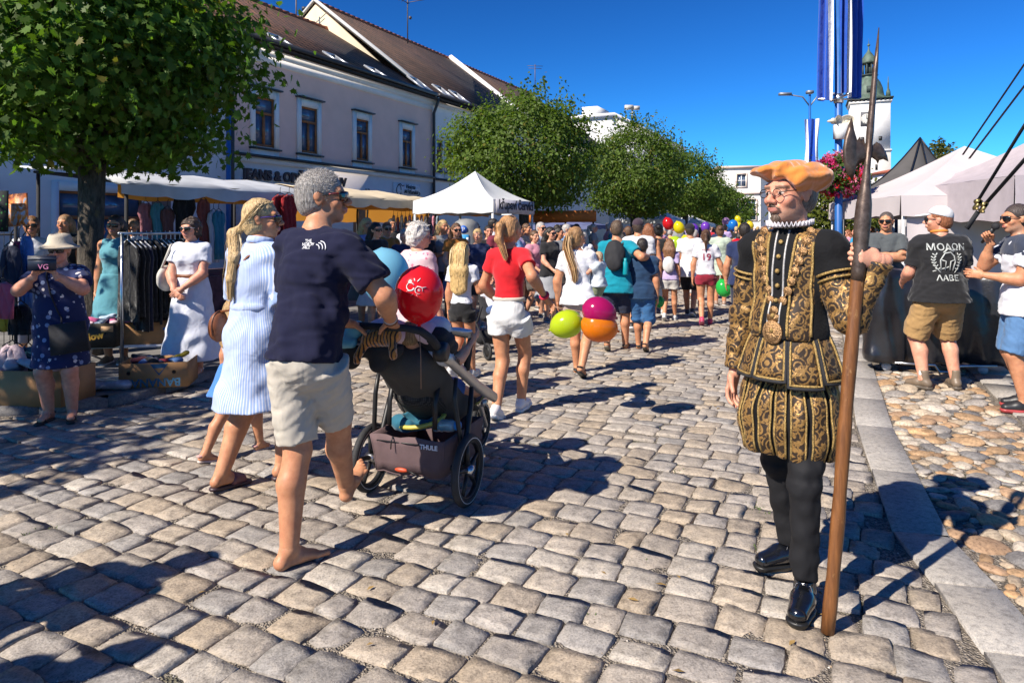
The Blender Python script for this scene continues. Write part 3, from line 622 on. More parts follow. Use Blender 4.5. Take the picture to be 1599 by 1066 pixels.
m = MB(); m.lathe([(TW*.58,0), (TW*.52,.3), (TW*.42,.6), (TW*.40,1.1), (TW*.375,2.0), (TW*.31,3.0), (TW*.22,3.8), (TW*.19,4.1), (TW*.21,4.25)], (0,0,zt+.05), 8, rotz(pi/8)); m.build('dome', COPPER, tower, True); zd = zt+4.25
m = MB()
for i in range(8): a = i*pi/4+pi/8; m.box((.95*cos(a), .95*sin(a), zd+1.1), (.24,.24,2.2))
m.lathe([(.6,0),(.6,2.2)], (0,0,zd), 8); m.lathe([(1.45,0),(1.5,.2)], (0,0,zd), 8); m.build('lantern', plain('lantern_dark', (.03,.045,.04), .7), tower)
m = MB(); m.lathe([(1.35,0),(1.25,.25),(1.05,.9),(.7,1.5),(.26,2.1),(.11,2.5),(.05,3.6),(0,4.5)], (0,0,zd+2.2), 10); m.ball((0,0,zd+5.4), .25, 8); m.build('spire', COPPER, tower)
for sx in (-1, 1):
    m = MB(); m.lathe([(.4,0),(.35,.8),(.15,1.4),(.12,2.2),(.03,3.4)], (sx*TW*.45, -TW*.43, zt+.1), 7); m.build('corner_pinnacle', COPPER, tower)
m = MB(); m.box((0,-2.05,zt+1.7), (1.0,.7,1.0)); m.build('dormer', MATS['lantern_dark'], tower)
ch = empty('church_hall', V((1392-800)/FPX*100, 100, 0), 6, 'low white building with red roof right of the clock tower', 'building'); box_part('wall', WHALL, ch, (0, 14), (0, 8), (0, 9.9)); box_part('roof', plain('red_roof', (.30,.08,.045), .8), ch, (-.3, 14.3), (-.3, 8.3), (9.9, 10.3)); box_part('chimney', WHALL, ch, (5.3, 6.1), (2, 3), (10.3, 10.9))
# ------------------------------------------------------------------ trees
def leaf_mat():
    m, t, b = new_mat('leaf'); a = nd(t, 'Attribute'); a.attribute_name = 'Col'
    t.links.new(a.outputs[0], b.inputs['Base Color']); b.inputs['Roughness'].default_value = .5; b.inputs['Specular IOR Level'].default_value = .22
    tr = nd(t, 'BsdfTranslucent'); mx = nd(t, 'MixShader'); mx.inputs[0].default_value = .42
    c2 = mixc(t, 1.0, a.outputs[0], (1.5,1.7,.5), 'MULTIPLY'); t.links.new(c2, tr.inputs[0])
    t.links.new(b.outputs[0], mx.inputs[1]); t.links.new(tr.outputs[0], mx.inputs[2]); t.links.new(mx.outputs[0], t.nodes['Material Output'].inputs[0]); return m
LEAF = leaf_mat()
def bark_mat():
    m, t, b = new_mat('bark'); vec = coords(t, 'Object', (1,1,.28)); n1 = noise(t, vec, 22, 6, .7); n2 = noise(t, coords(t), 5, 4)
    c = mixc(t, ramp(t, n1, [(.35,(0,0,0)),(.65,(1,1,1))]), (.025,.02,.015), (.13,.105,.08)); c = mixc(t, ramp(t, n2, [(.62,(0,0,0)),(.7,(.7,.7,.7))]), c, (.20,.13,.02))
    t.links.new(c, b.inputs['Base Color']); b.inputs['Roughness'].default_value = .95; bumpn(t, b, n1, 1.0, .03); return m
BARK = bark_mat()
MAPLE = np.array([(0,0,0),(.28,.05,.02),(.5,.0,.06),(.40,.22,.05),(.62,.42,.0),(.34,.46,.03),(.30,.72,.0),(.12,.62,.02),(0,1.0,-.05),(-.12,.62,.02),(-.30,.72,.0),(-.34,.46,.03),(-.62,.42,.0),(-.40,.22,.05),(-.5,.0,.06),(-.28,.05,.02)], dtype=float)
MAPLE_F = [[0,1,2,3],[0,3,4,5],[0,5,6,7],[0,7,8,9],[0,9,10,11],[0,11,12,13],[0,13,14,15]]
SIMPLE = np.array([(0,0,0),(.36,.3,.07),(.25,.75,.03),(0,1.0,-.03),(-.25,.75,.03),(-.36,.3,.07)], dtype=float); SIMPLE_F = [[0,1,2,3],[0,3,4,5]]
def leaves(pts, size, nrm, rs, shape, sf, cols):
    n = len(pts); k = len(shape)
    w = rs.normal(0, 1, (n, 3)); nz = nrm+.75*rs.normal(0, 1, (n, 3)); nz /= np.linalg.norm(nz, axis=1)[:, None]
    ax = np.cross(nz, w); ax /= np.linalg.norm(ax, axis=1)[:, None]; ay = np.cross(nz, ax); ay[:, 2] -= .25
    s = size*rs.uniform(.6, 1.15, n)
    v = pts[:, None, :]+s[:, None, None]*(shape[None, :, 0:1]*ax[:, None, :]+shape[None, :, 1:2]*ay[:, None, :]+shape[None, :, 2:3]*nz[:, None, :])
    f = np.concatenate([np.array(sf)+i*k for i in range(1)])
    F = (f[None]+(np.arange(n)*k)[:, None, None]).reshape(-1, f.shape[1])
    return v.reshape(-1, 3), F, np.repeat(cols, k, 0)
def crown_points(rs, n, rad, clumps, shell=.55, cs=.2, flat=1.0):
    d = rs.normal(0, 1, (clumps, 3)); d /= np.linalg.norm(d, axis=1)[:, None]; r = shell+(1-shell)*rs.uniform(0, 1, clumps)**.6
    lump = .90+.07*np.sin(d[:,0]*5+1)+.06*np.sin(d[:,2]*6+d[:,1]*4); c = d*(r*lump)[:, None]
    i = rs.randint(0, clumps, n); p = c[i]+rs.normal(0, cs, (n, 3))*np.array([1,1,.75]); nr = p/np.maximum(np.linalg.norm(p, axis=1)[:, None], .05)
    nr[:, 2] += .55
    return p*np.array(rad), nr, c*np.array(rad)
def leaf_cols(rs, n, base=(.030,.070,.012), yel=.03):
    c = np.array(base)[None]*rs.uniform(.6, 1.35, (n, 1))*np.array([1,1,1])+rs.uniform(-.004,.012,(n,1))*np.array([1.0,.8,.05])
    k = rs.uniform(0,1,n) < yel; c[k] = np.array((.14,.13,.02)); return np.clip(c, .004, 1)
def tree(name, label, loc, zc, rad, nleaf, size, seed, near=False, trunk_r=.17, group=None, shoots=0, base=(.078,.15,.022)):
    e = empty(name, loc, 0, label, 'tree', group); rs = np.random.RandomState(seed); r = random.Random(seed)
    p, nr, cl = crown_points(rs, nleaf, rad, 260 if near else 330, .60 if near else .72, .16 if near else .11)
    low = p[:,2] < -rad[2]*.82; p[low, 2] = -rad[2]*.82+rs.uniform(-.12,.25,low.sum())
    cols = leaf_cols(rs, len(p), base)
    if shoots:
        sp = []; 
        for k in range(shoots):
            a = r.uniform(0, 6.28); q = r.uniform(.0, .9)*rad[0]; h = r.uniform(.25,.75); z0 = rad[2]*sqrt(max(0, 1-(q/rad[0])**2))
            for j in range(10): f = j/9; sp.append((q*cos(a)+.06*f*cos(a)+rs.normal(0,.05), q*sin(a)+rs.normal(0,.05), z0-.1+h*f))
        sp = np.array(sp); p = np.concatenate([p, sp]); nr = np.concatenate([nr, rs.normal(0,1,sp.shape)]); cols = np.concatenate([cols, leaf_cols(rs, len(sp), base)])
    v, F, C = leaves(p, size, nr, rs, MAPLE if near else SIMPLE, MAPLE_F if near else SIMPLE_F, cols)
    o = meshobj('crown', v, [F], LEAF, e, False, C); o.location = (0, 0, zc)
    m = MB(); h0 = zc-rad[2]*.78
    m.tube([(0,0,-.1), (.01,.0,.25), (.0,.02,h0*.55), (.02,.03,h0)], [trunk_r*1.5, trunk_r*1.12, trunk_r, trunk_r*1.1], 14)
    for k in range(9 if near else 6):
        a = 6.28*k/(9 if near else 6)+r.uniform(-.3,.3); q = r.uniform(.45,.8); e1 = V(cos(a)*rad[0]*q*.5, sin(a)*rad[1]*q*.5, h0+(zc-h0)*r.uniform(.25,.6)); e2 = V(cos(a+.2)*rad[0]*q, sin(a+.2)*rad[1]*q, zc+rad[2]*r.uniform(-.35,.6))
        m.tube([(0,0,h0-.12), e1*.45+V(0,0,h0*.55), e1, (e1+e2)/2+V(r.gauss(0,.1),r.gauss(0,.1),.1), e2], [trunk_r*.62, trunk_r*.5, trunk_r*.38, trunk_r*.25, .02], 7)
        for j in range(4): c = cl[r.randrange(len(cl))]; c = V(*c)*.92+V(0,0,zc); s = e1+(e2-e1)*r.random(); m.tube([s, (s+c)/2+V(0,0,.05), c], [.035,.022,.008], 5)
    m.build('trunk', BARK, e, True); return e
TR0 = V((140-800)/FPX*8.2, 8.2, 0)
bigtree = tree('maple_tree', 'large leafy maple tree at the left edge shading the stalls', TR0, 3.74, (1.86, 1.9, 1.66), 24000, .100, 4, True, .135)
tree('maple_tree', 'maple tree standing just out of sight left of the phone woman', V(-8.1, 2.7, 0), 3.7, (2.3,2.3,1.75), 3600, .17, 9, True, .16)
rows = [(818, 19.3, 0, (2.25,2.25,1.72), 3.62, 'round pruned tree directly behind the white peaked tent'), (990, 28.6, 1, (2.35,2.35,2.1), 3.9, 'round pruned tree, second from the white peaked tent'), (1070, 38, 2, (2.3,2.3,2.0), 4.0, 'round pruned tree, third from the white peaked tent'), (1108, 47, 0, (2.1,2.1,1.7), 3.4, 'round pruned tree, fourth from the white peaked tent'), (1140, 57, 1, (2.2,2.2,1.6), 3.2, 'smallest far round tree next to the town hall')]
for k, (px, y, s, rad, zc, lab) in enumerate(rows):
    tree('round_tree', lab, V((px-800)/FPX*y, y, 0), zc, rad, (28000, 24000, 14000, 9000, 6000)[k], (.10,.115,.135,.16,.2)[k], 20+k, False, .14, 'round pruned trees along the square', (55, 60, 30, 15, 15)[k], (.088,.14,.024))
tree('tall_tree', 'yellowish tree top rising between the grey and pale tents', V((1466-800)/FPX*48, 48, 0), 5.2, (1.7,1.7,2.3), 5000, .24, 41, False, .14, None, 20, (.075,.085,.02))
tree('tall_tree', 'dark tree top at the right edge beyond the straps', V((1606-800)/FPX*45, 45, 0), 3.6, (1.5,1.5,2.1), 5000, .22, 42, False, .14)
tree('bushy_tree', 'yellow-green bush below the hanging flowers', V((1300-800)/FPX*24, 24, 0), 2.0, (1.9,1.9,1.7), 7000, .15, 43, False, .12, None, 10, (.10,.12,.02))

# ------------------------------------------------------------------ market stalls, tents
TARP = plain('cream_tarp', (.62,.52,.36), .75, var=.1, scale=2, bump=.3, bscale=7); TARPG = plain('grey_tarp', (.50,.52,.55), .6, var=.12, scale=2, bump=.3, bscale=6)
def under_tarp():
    m, t, b = new_mat('orange_lining'); tr = nd(t, 'BsdfTranslucent'); tr.inputs[0].default_value = (.85,.38,.06,1); b.inputs['Base Color'].default_value = (.65,.30,.05,1); b.inputs['Roughness'].default_value = .8
    mx = nd(t, 'MixShader'); mx.inputs[0].default_value = .55; t.links.new(b.outputs[0], mx.inputs[1]); t.links.new(tr.outputs[0], mx.inputs[2]); t.links.new(mx.outputs[0], t.nodes['Material Output'].inputs[0]); return m
ORANGE = under_tarp()
S0 = V((192-800)/FPX*10.4, 10.4, 0)
def stall(t0, t1, label, tarp, depth=2.3, z=2.27, front=.25):
    e = empty('market_stall', S0+SD*t0, 0, label, 'stall'); e.rotation_euler = (0, 0, pi/2-STREET); L = t1-t0; n = 11; r = random.Random(int(t0*10)+3)
    for a in (0.06, L-.06):
        for s in (0, depth): MB().tube([(a, s, 0), (a, s, z+ (0 if s == 0 else .25))], .028, 6).build('post', DARKM, e)
    m = MB(); m.tube([(0,0,z), (L,0,z)], .025, 6); m.tube([(0,depth,z+.25), (L,depth,z+.25)], .025, 6); m.tube([(0,0,z), (0,depth,z+.25)], .022, 6); m.tube([(L,0,z), (L,depth,z+.25)], .022, 6); m.build('frame', DARKM, e)
    rows_ = []
    for j in range(7):
        s = -front+ (depth+front+.1)*j/6; rows_.append([V(L*i/(n-1)+(-.25 if i == 0 else .1 if i == n-1 else 0), s, z+.06+.12*max(0, s)+.03*sin(i*2.1+j)+.20*(1-abs(2*j/6-1))**2*.4-(.10 if j == 0 else 0)) for i in range(n)])
    t = MB().sheet(rows_).build('canopy', tarp, e, True); t.modifiers.new('thickness', 'SOLIDIFY').thickness = .012
    rv = [[V(-.2+(L+.3)*i/24, -front-.01+.02*sin(i*1.3), z-.03) for i in range(25)], [V(-.2+(L+.3)*i/24, -front-.02+.03*sin(i*1.7), z-.18-.05*abs(sin(i*pi/4))+.02*sin(i)) for i in range(25)]]
    o = MB().sheet(rv).build('valance', tarp, e, True)
    rb = [[V(L*i/8, depth-.02+.03*sin(i*2), z+.2) for i in range(9)], [V(L*i/8, depth+.02*sin(i), 1.0) for i in range(9)]]
    rb[1] = [V(p.x, p.y, 1.72+.06*abs(sin(i*1.3))) for i, p in enumerate(rb[1])]; (MB().sheet(rb).build('back_curtain', ORANGE, e, True) if t0 > 1 else None)
    ri = [[V(L*i/8, .12+.04*sin(i*2), z-.02) for i in range(9)], [V(L*i/8, .12+.03*sin(i), z-.22-.05*abs(sin(i*1.4))) for i in range(9)]]
    MB().sheet(ri).build('lining', ORANGE, e, True)
    MB().box((L/2, depth*.45, .74), (L-.3, depth*.6, .04)).build('table', plain('table_cloth', (.10,.05,.07), .9, var=.3), e); m = MB(); m.sheet([[V(.15+(L-.3)*i/20, depth*.15-.01+.02*sin(i*1.9), .72) for i in range(21)], [V(.15+(L-.3)*i/20, depth*.15-.03+.04*sin(i*1.9), .04) for i in range(21)]]); m.build('table_skirt', MATS['table_cloth'], e, True)
    return e
GARM = cloth_mat('hanging_cloth', fold=.9, fscale=14)
def hung(parent_name, label, p, w, h, color, xdir=SD, bag=False, group='clothes hung on the stalls'):
    """a garment on its hanger"""
    e = empty(parent_name, p, 0, label, 'garment', group); x = Vector(xdir).normalized(); n = 9; rows_ = []
    prof = [(.28,0),(.9,-.06),(1.0,-.2),(.72,-.32),(.78,-.7),(.9,-1.0)] if not bag else [(.15,0),(.5,-.1),(.8,-.35),(1,-.75),(.95,-1)]
    nrm = V(x.y, -x.x, 0)
    for a, z in prof: rows_.append([x*(w/2*a*(2*i/(n-1)-1))+nrm*(.02*sin(i*2.3+z*5))+V(0,0,z*h) for i in range(n)])
    o = MB().sheet(rows_).build('cloth', GARM, e, True, color=color); o.modifiers.new('thickness', 'SOLIDIFY').thickness = .03
    m = MB(); m.tube([-x*w*.3+V(0,0,.0), V(0,0,.05), x*w*.3], .006, 5); m.tube([(0,0,.05), (0,0,.12), x*.02+V(0,0,.15)], .005, 5); m.build('hanger', BLACKM, e); return e
stall(0, 4.2, 'stall with grey tarpaulin hung with dark clothes, nearest the maple', TARPG); stall(4.5, 8.4, 'cream tarpaulin stall hidden behind the grey-haired man', TARP); stall(8.7, 12.0, 'cream tarpaulin stall beside the white peaked tent', TARP, z=2.2)
gs = [(228,318,78,(.32,.12,.14),'mauve scarf dress'),(247,318,82,(.06,.22,.28),'teal sheer dress'),(262,326,70,(.14,.06,.06),'maroon scarf'),(288,306,95,(.008,.008,.01),'black jacket with price tag'),(318,312,96,(.22,.05,.04),'rust patterned dress'),(334,330,80,(.45,.45,.55),'pale scarf'),(342,330,75,(.04,.2,.3),'teal scarf'),(438,305,90,(.28,.012,.015),'dark red dress with tag'),(452,305,95,(.3,.01,.015),'second dark red dress')]
for px, py, hh, c, lab in gs:
    y = 10.9+max(0, (px-230)/1066*8); hung('hanging_garment', lab+' hanging in the grey tarpaulin stall', PX(px, py, y), .42 if 'jacket' in lab or 'red dress' in lab else .24, hh/FPX*y, c)
r = random.Random(8)
for i in range(12):
    px = 615+i*6.2; y = 17.2; c = [(.5,.35,.3),(.3,.1,.12),(.6,.5,.4),(.12,.1,.15),(.5,.2,.25),(.2,.25,.3)][i % 6]; hung('trinket_strip', '%s strip of trinkets on the cream stall, counted from its left post' % ('first second third fourth fifth sixth seventh eighth ninth tenth eleventh twelfth'.split()[i]), PX(px, 338+r.uniform(-2,2), y), .10, .45, c, bag=True, group='trinket strips on the cream stall')
def pyramid_tent(name, label, C0, size, z_eave, z_peak, mat, val=.28, legs=True, ang=STREET, parts=None, sag=.10):
    e = empty(name, C0, 0, label, 'tent'); e.rotation_euler = (0, 0, pi/2-ang); s = size; pk = V(s/2, s/2, z_peak); N = 10; m = MB()
    cs = [V(0,0,z_eave), V(s,0,z_eave), V(s,s,z_eave), V(0,s,z_eave)]
    for a, b in zip(cs, cs[1:]+cs[:1]):
        rows_ = []
        for j in range(9):
            f = j/8; row = []
            for i in range(N+1):
                g = i/N; p = a.lerp(b, g).lerp(pk, f); p.z -= sag*z_peak*.5*sin(pi*f)*(.6+.4*sin(pi*g)); row.append(p)
            rows_.append(row)
        m.sheet(rows_)
    o = m.build('canopy', mat, e, False)
    for p in o.data.polygons: p.use_smooth = True
    m = MB()
    for a, b in zip(cs, cs[1:]+cs[:1]):
        d = (b-a).normalized(); nrm = V(d.y, -d.x, 0)
        m.sheet([[a.lerp(b, i/14)+nrm*(.006*sin(i*1.9)) for i in range(15)], [a.lerp(b, i/14)+nrm*(.012+.014*sin(i*2.3))-V(0,0,val+.015*sin(i*1.7)) for i in range(15)]])
    m.build('valance', mat, e, True)
    if legs:
        for c in cs: cc_ = c+(pk-c)*.03; MB().box((cc_.x, cc_.y, z_eave/2), (.045,.045,z_eave)).build('leg', plain('white_pole', (.6,.6,.6), .4), e)
    return e
WTENT = plain('white_canvas', (.60,.61,.61), .7, var=.04, scale=2, bump=.25, bscale=5)
yk = 15.2; C0 = PX(771, HY, yk); C0.z = 0
kt = pyramid_tent('white_gazebo', 'white peaked tent with a lettered banner near the round trees', C0, 2.15, CAMH+(358-311)/FPX*yk, CAMH+(358-266)/FPX*16.4, WTENT, .30)
ban = MB().box((1.05,-.055,2.08), (1.98,.02,.32)).build('banner', plain('banner_grey', (.50,.48,.52), .7), kt)
text_obj('lettering', 'křupaví červíci', .31, plain('banner_ink', (.03,.03,.04), .7), kt, (1.05, -.075, 2.02), (1,0,0), (0,0,1), .004, .006)
PINKT = plain('pale_pink_canvas', (.51,.46,.46), .75, var=.05, scale=1.5, bump=.3, bscale=4); GREYT = plain('dark_grey_canvas', (.085,.08,.076), .8, var=.1, scale=2, bump=.2, bscale=6)
ty = 11.5
pt = pyramid_tent('party_tent', 'pale pinkish peaked tent behind the black-draped cart', V(9.0, 9.6, 0), 3.3, CAMH+(358-312)/FPX*ty, CAMH+(358-236)/FPX*12.2, PINKT, .30, ang=radians(8), sag=.07)
MB().sheet([[V(.05+.03*sin(i*1.7), .1+3.1*i/20, 1.9) for i in range(21)], [V(.05+.04*sin(i*1.7), .1+3.1*i/20, .05) for i in range(21)]]).build('side_wall', PINKT, pt, True)
pyramid_tent('party_tent', 'mauve tent corner at the right edge behind the microphone man', V(9.1, 7.9, 0), 3.0, 2.22, 3.1, plain('mauve_canvas', (.40,.35,.37), .75, var=.06, bump=.2, bscale=4), .55, ang=radians(8))
# dark stretch tent with a tall peak
g = empty('stretch_tent', V(8.9, 16.5, 0), 0, 'dark grey stretch tent with pointed peak and drooping edge', 'tent'); m = MB(); pk = PX(1437, 216, 16.5)-g.location; rows_ = []
ed = [PX(1318, 312, 15.0), PX(1345, 312, 14.0), PX(1400, 312, 13.6), PX(1470, 312, 14), PX(1540, 312, 16), PX(1530, 310, 19), PX(1450, 312, 20), PX(1370, 314, 19), PX(1318, 312, 15.0)]
for j in range(9):
    f = j/8; rows_.append([(p-g.location).lerp(pk, f)-V(0,0,.22*sin(pi*f)) for p in ed])
m.sheet(rows_).build('canopy', GREYT, g, True); m = MB()
for k in (0, 2, 3, 4, 6): m.tube([rows_[j][k]+V(0,-.01,.015) for j in range(9)], .018, 5)
m.build('seams', BLACKM, g); MB().tube([pk-V(0,0,.05), V(pk.x, pk.y, 0)], .05, 8).build('mast', BLACKM, g)
for k in (0, 2, 4): q = ed[k]-g.location; MB().tube([q, V(q.x, q.y, 0)], .03, 6).build('pole', BLACKM, g)
# far small tents and orange stalls under the round trees
pyramid_tent('blue_tent', 'small blue-grey tent under the second round tree', V((925-800)/FPX*24, 24, 0), 2.4, 1.72, 2.0, plain('blue_canvas', (.10,.12,.25), .8), .15); pyramid_tent('white_tent', 'white tent beyond the red and yellow balloons', V((1050-800)/FPX*30, 30, 0), 2.6, 2.0, 2.8, WTENT, .2); pyramid_tent('white_tent', 'small white tent far down the square', V((1105-800)/FPX*40, 40, 0), 2.6, 1.9, 2.5, WTENT, .2)
for px, y, w, lab in ((880,21.5,1.9,'orange canopy stall under the first round tree'), (850,23.5,1.5,'orange canopy stall partly behind another, deeper in the shade')):
    e = empty('orange_stall', V((px-800)/FPX*y, y, 0), 0, lab, 'stall'); MB().box((0,0,1.96), (w,1.5,.34)).build('canopy', plain('orange_canvas', (.55,.16,.025), .8), e)
    for a in (-1, 1): MB().tube([(a*w*.46,-.6,0), (a*w*.46,-.6,1.8)], .03, 6).build('post', DARKM, e)

# ------------------------------------------------------------------ lamp posts, banners, flowers
def banner_cloth(name, label, x, y, ztop, zbot, cols, w, yaw, seed):
    """long town flag hanging from an arm, gathered in folds"""
    e = tag(empty(name, V(x, y, 0), yaw), label, 'flag', 'blue and white flags on the lamp posts'); r = random.Random(seed); n = 15; mats = cols
    for k, (f0, f1, c) in enumerate(cols):
        rows_ = []
        for j in range(13):
            z = ztop+(zbot-ztop)*j/12; rows_.append([V((f0+(f1-f0)*i/n-.5)*w*(1-.10*sin(j*.4+seed)), .07*sin((f0+(f1-f0)*i/n)*13+j*.22+seed), z) for i in range(n+1)])
        MB().sheet(rows_).build('stripe', CLOTH, e, True, color=c)
    return e
FB, FW = (.012,.075,.42), (.74,.75,.80)
ly = 12.4; LX = (1310-800)/FPX*ly
lamp = empty('lamp_post', V(LX, ly, 0), 0, 'tall blue lamp post carrying flags, loudspeakers and flower basket', 'lamp post')
MB().tube([(0,0,0), (0,0,1.2), (0,0,1.25), (0,0,7.2)], [.085,.085,.068,.06], 12).build('pole', BLUEP, lamp); zz = CAMH+(358-155)/FPX*ly
m = MB(); m.tube([(-.38,0,zz), (.38,0,zz)], .02, 6); m.tube([(0,-.38,zz+.02), (0,.3,zz+.02)], .02, 6); m.tube([(0,0,zz-.07), (0,0,zz+.09)], .085, 10); m.build('flag_arm', CHROME, lamp)
zs_ = CAMH+(358-190)/FPX*ly; HORN = plain('cream_horn', (.55,.50,.40), .5, var=.1)
for sx, yaw in ((-1, 35), (1, -45)):
    m = MB(); R = rotz(radians(sx*-38)) @ Matrix.Rotation(pi/2, 3, 'X'); m.lathe([(.02,-.10),(.035,-.07),(.04,0),(.065,.065),(.12,.11),(.13,.115),(.12,.105),(.06,.05),(.035,.02),(.0,.02)], (sx*.14,-.08,zs_), 20, R, 1.0, .72); m.ball((sx*.12,-.05,zs_), .06, 8); m.build('loudspeaker', HORN, lamp, True)
MB().box((.0,-.11,zs_-.20), (.24,.14,.26)).build('junction_box', plain('box_white', (.66,.66,.64), .5), lamp)
banner_cloth('flag', 'blue flag with white edge, leftmost on the tall lamp post', LX-.25, ly-.02, 7.0, zz-.03, [(.0,.72,FB),(.72,1.,FW)], .26, 40, 1); banner_cloth('flag', 'narrow blue and white flag, middle of the tall lamp post', LX-.03, ly-.30, 7.0, zz+.05, [(0,.6,FB),(.6,1,FW)], .18, 5, 2); banner_cloth('flag', 'blue flag with thin white edge, rightmost on the tall lamp post', LX+.26, ly-.05, 7.0, zz+.01, [(0,.18,FW),(.18,1,FB)], .28, -25, 3)
# flower basket round the pole
fz = CAMH+(358-272)/FPX*ly; fb = empty('flower_basket', V(LX, ly, 0), 0, 'ball of pink and red geraniums hanging on the tall lamp post', 'flowers')
rs = np.random.RandomState(3); p, nr, cl = crown_points(rs, 2600, (.50,.50,.40), 120, .75, .12); cols = leaf_cols(rs, len(p), (.05,.10,.02), 0); v, F, C = leaves(p*.93, .075, nr, rs, SIMPLE, SIMPLE_F, cols); o = meshobj('foliage', v, [F], LEAF, fb, False, C); o.location = (0,0,fz)
p, nr, cl = crown_points(rs, 3400, (.54,.54,.42), 150, .93, .045); pc = np.array([(.62,.05,.24),(.72,.16,.36),(.58,.015,.02),(.80,.32,.48),(.50,.02,.12)])[rs.choice(5, 150, p=[.34,.2,.22,.12,.12])]
ci = rs.randint(0, 150, 3400); p = cl[ci]+rs.normal(0,.028,(3400,3)); p = p[:, :]; v, F, C = leaves(p, .05, nr, rs, SIMPLE, SIMPLE_F, pc[ci]*rs.uniform(.7,1.15,(3400,1))); o = meshobj('blossoms', v, [F], LEAF, fb, False, C); o.location = (0,0,fz)
MB().lathe([(.1,-.3),(.25,-.28),(.32,-.05),(.30,-.04)], (0,0,fz), 12).build('basket', DARKM, fb)
l2y = 29.; l2 = empty('lamp_post', V((1265-800)/FPX*l2y, l2y, 0), 0, 'smaller far lamp post with twin arms and one flag', 'lamp post'); zt2 = CAMH+(358-148)/FPX*l2y
MB().tube([(0,0,0),(0,0,zt2)], [.09,.05], 8).build('pole', BLUEP, l2); m = MB(); m.tube([(0,0,zt2-.5),(-.3,0,zt2-.1),(-.9,0,zt2)], .03, 6); m.tube([(0,0,zt2-.5),(.3,0,zt2-.1),(.9,0,zt2+.05)], .03, 6); m.build('arm', plain('grey_metal', (.25,.26,.28), .5, metal=.4), l2)
for sx in (-1, 1): MB().box((sx*1.05,0,zt2+.02), (.5,.2,.1)).build('lamp_head', MATS['grey_metal'], l2)
MB().box((0,0,zt2+.1), (.25,.25,.12)).build('lamp_head', MATS['grey_metal'], l2)
banner_cloth('flag', 'blue and white flag on the far lamp post behind the orange hat', l2.location.x, l2y-.2, CAMH+(358-187)/FPX*l2y, CAMH+(358-255)/FPX*l2y, [(0,.25,FW),(.25,.75,FB),(.75,1,FW)], .55, 15, 5)
# black ratchet straps running up and out of the picture
sp_ = PX(1532, 322, 7.35)
for i, (a, b, w, lab) in enumerate(((PX(1504, 242, 10.6), PX(1640, 42, 9.0), .030, 'thin black strap, upper of the two from the tent peak'), (PX(1514, 248, 10.6), PX(1640, 82, 9.0), .036, 'thin black strap, lower of the two from the tent peak'), (PX(1527, 315, 7.35), PX(1640, 132, 6.6), .036, 'broad black strap, upper of the two at the brass ratchet'), (PX(1540, 318, 7.35), PX(1640, 205, 6.6), .046, 'broad black strap, lower of the two at the brass ratchet'))):
    b = a+(b-a)*2.4; d = (b-a).normalized(); up = d.cross(V(0,1,0)).normalized(); o = MB().poly([a-up*w/2, b-up*w/2, b+up*w/2, a+up*w/2], (0,.006,0)).build('strap', DARKM); tag(o, lab, 'strap', 'black straps')
rt = empty('ratchet_buckle', sp_, 0, 'brass ratchet buckles joining the broad black straps', 'buckle'); BRASS = plain('brass_metal', (.33,.25,.10), .4, metal=.8, var=.3)
for dx, dz in ((-.035,.02), (.03,-.012)):
    m = MB(); m.box((dx,0,dz), (.03,.05,.11), Matrix.Rotation(.6,3,'Y')); m.lathe([(.028,-.025),(.028,.025)], (dx,0,dz+.03), 12, Matrix.Rotation(pi/2,3,'X')); m.lathe([(.014,-.035),(.014,.035)], (dx-.02,0,dz-.05), 10, Matrix.Rotation(pi/2,3,'X')); m.build('ratchet', BRASS, rt)
MB().box((-.09,0,-.15), (.05,.01,.22), Matrix.Rotation(.6,3,'Y')).build('webbing', DARKM, rt)
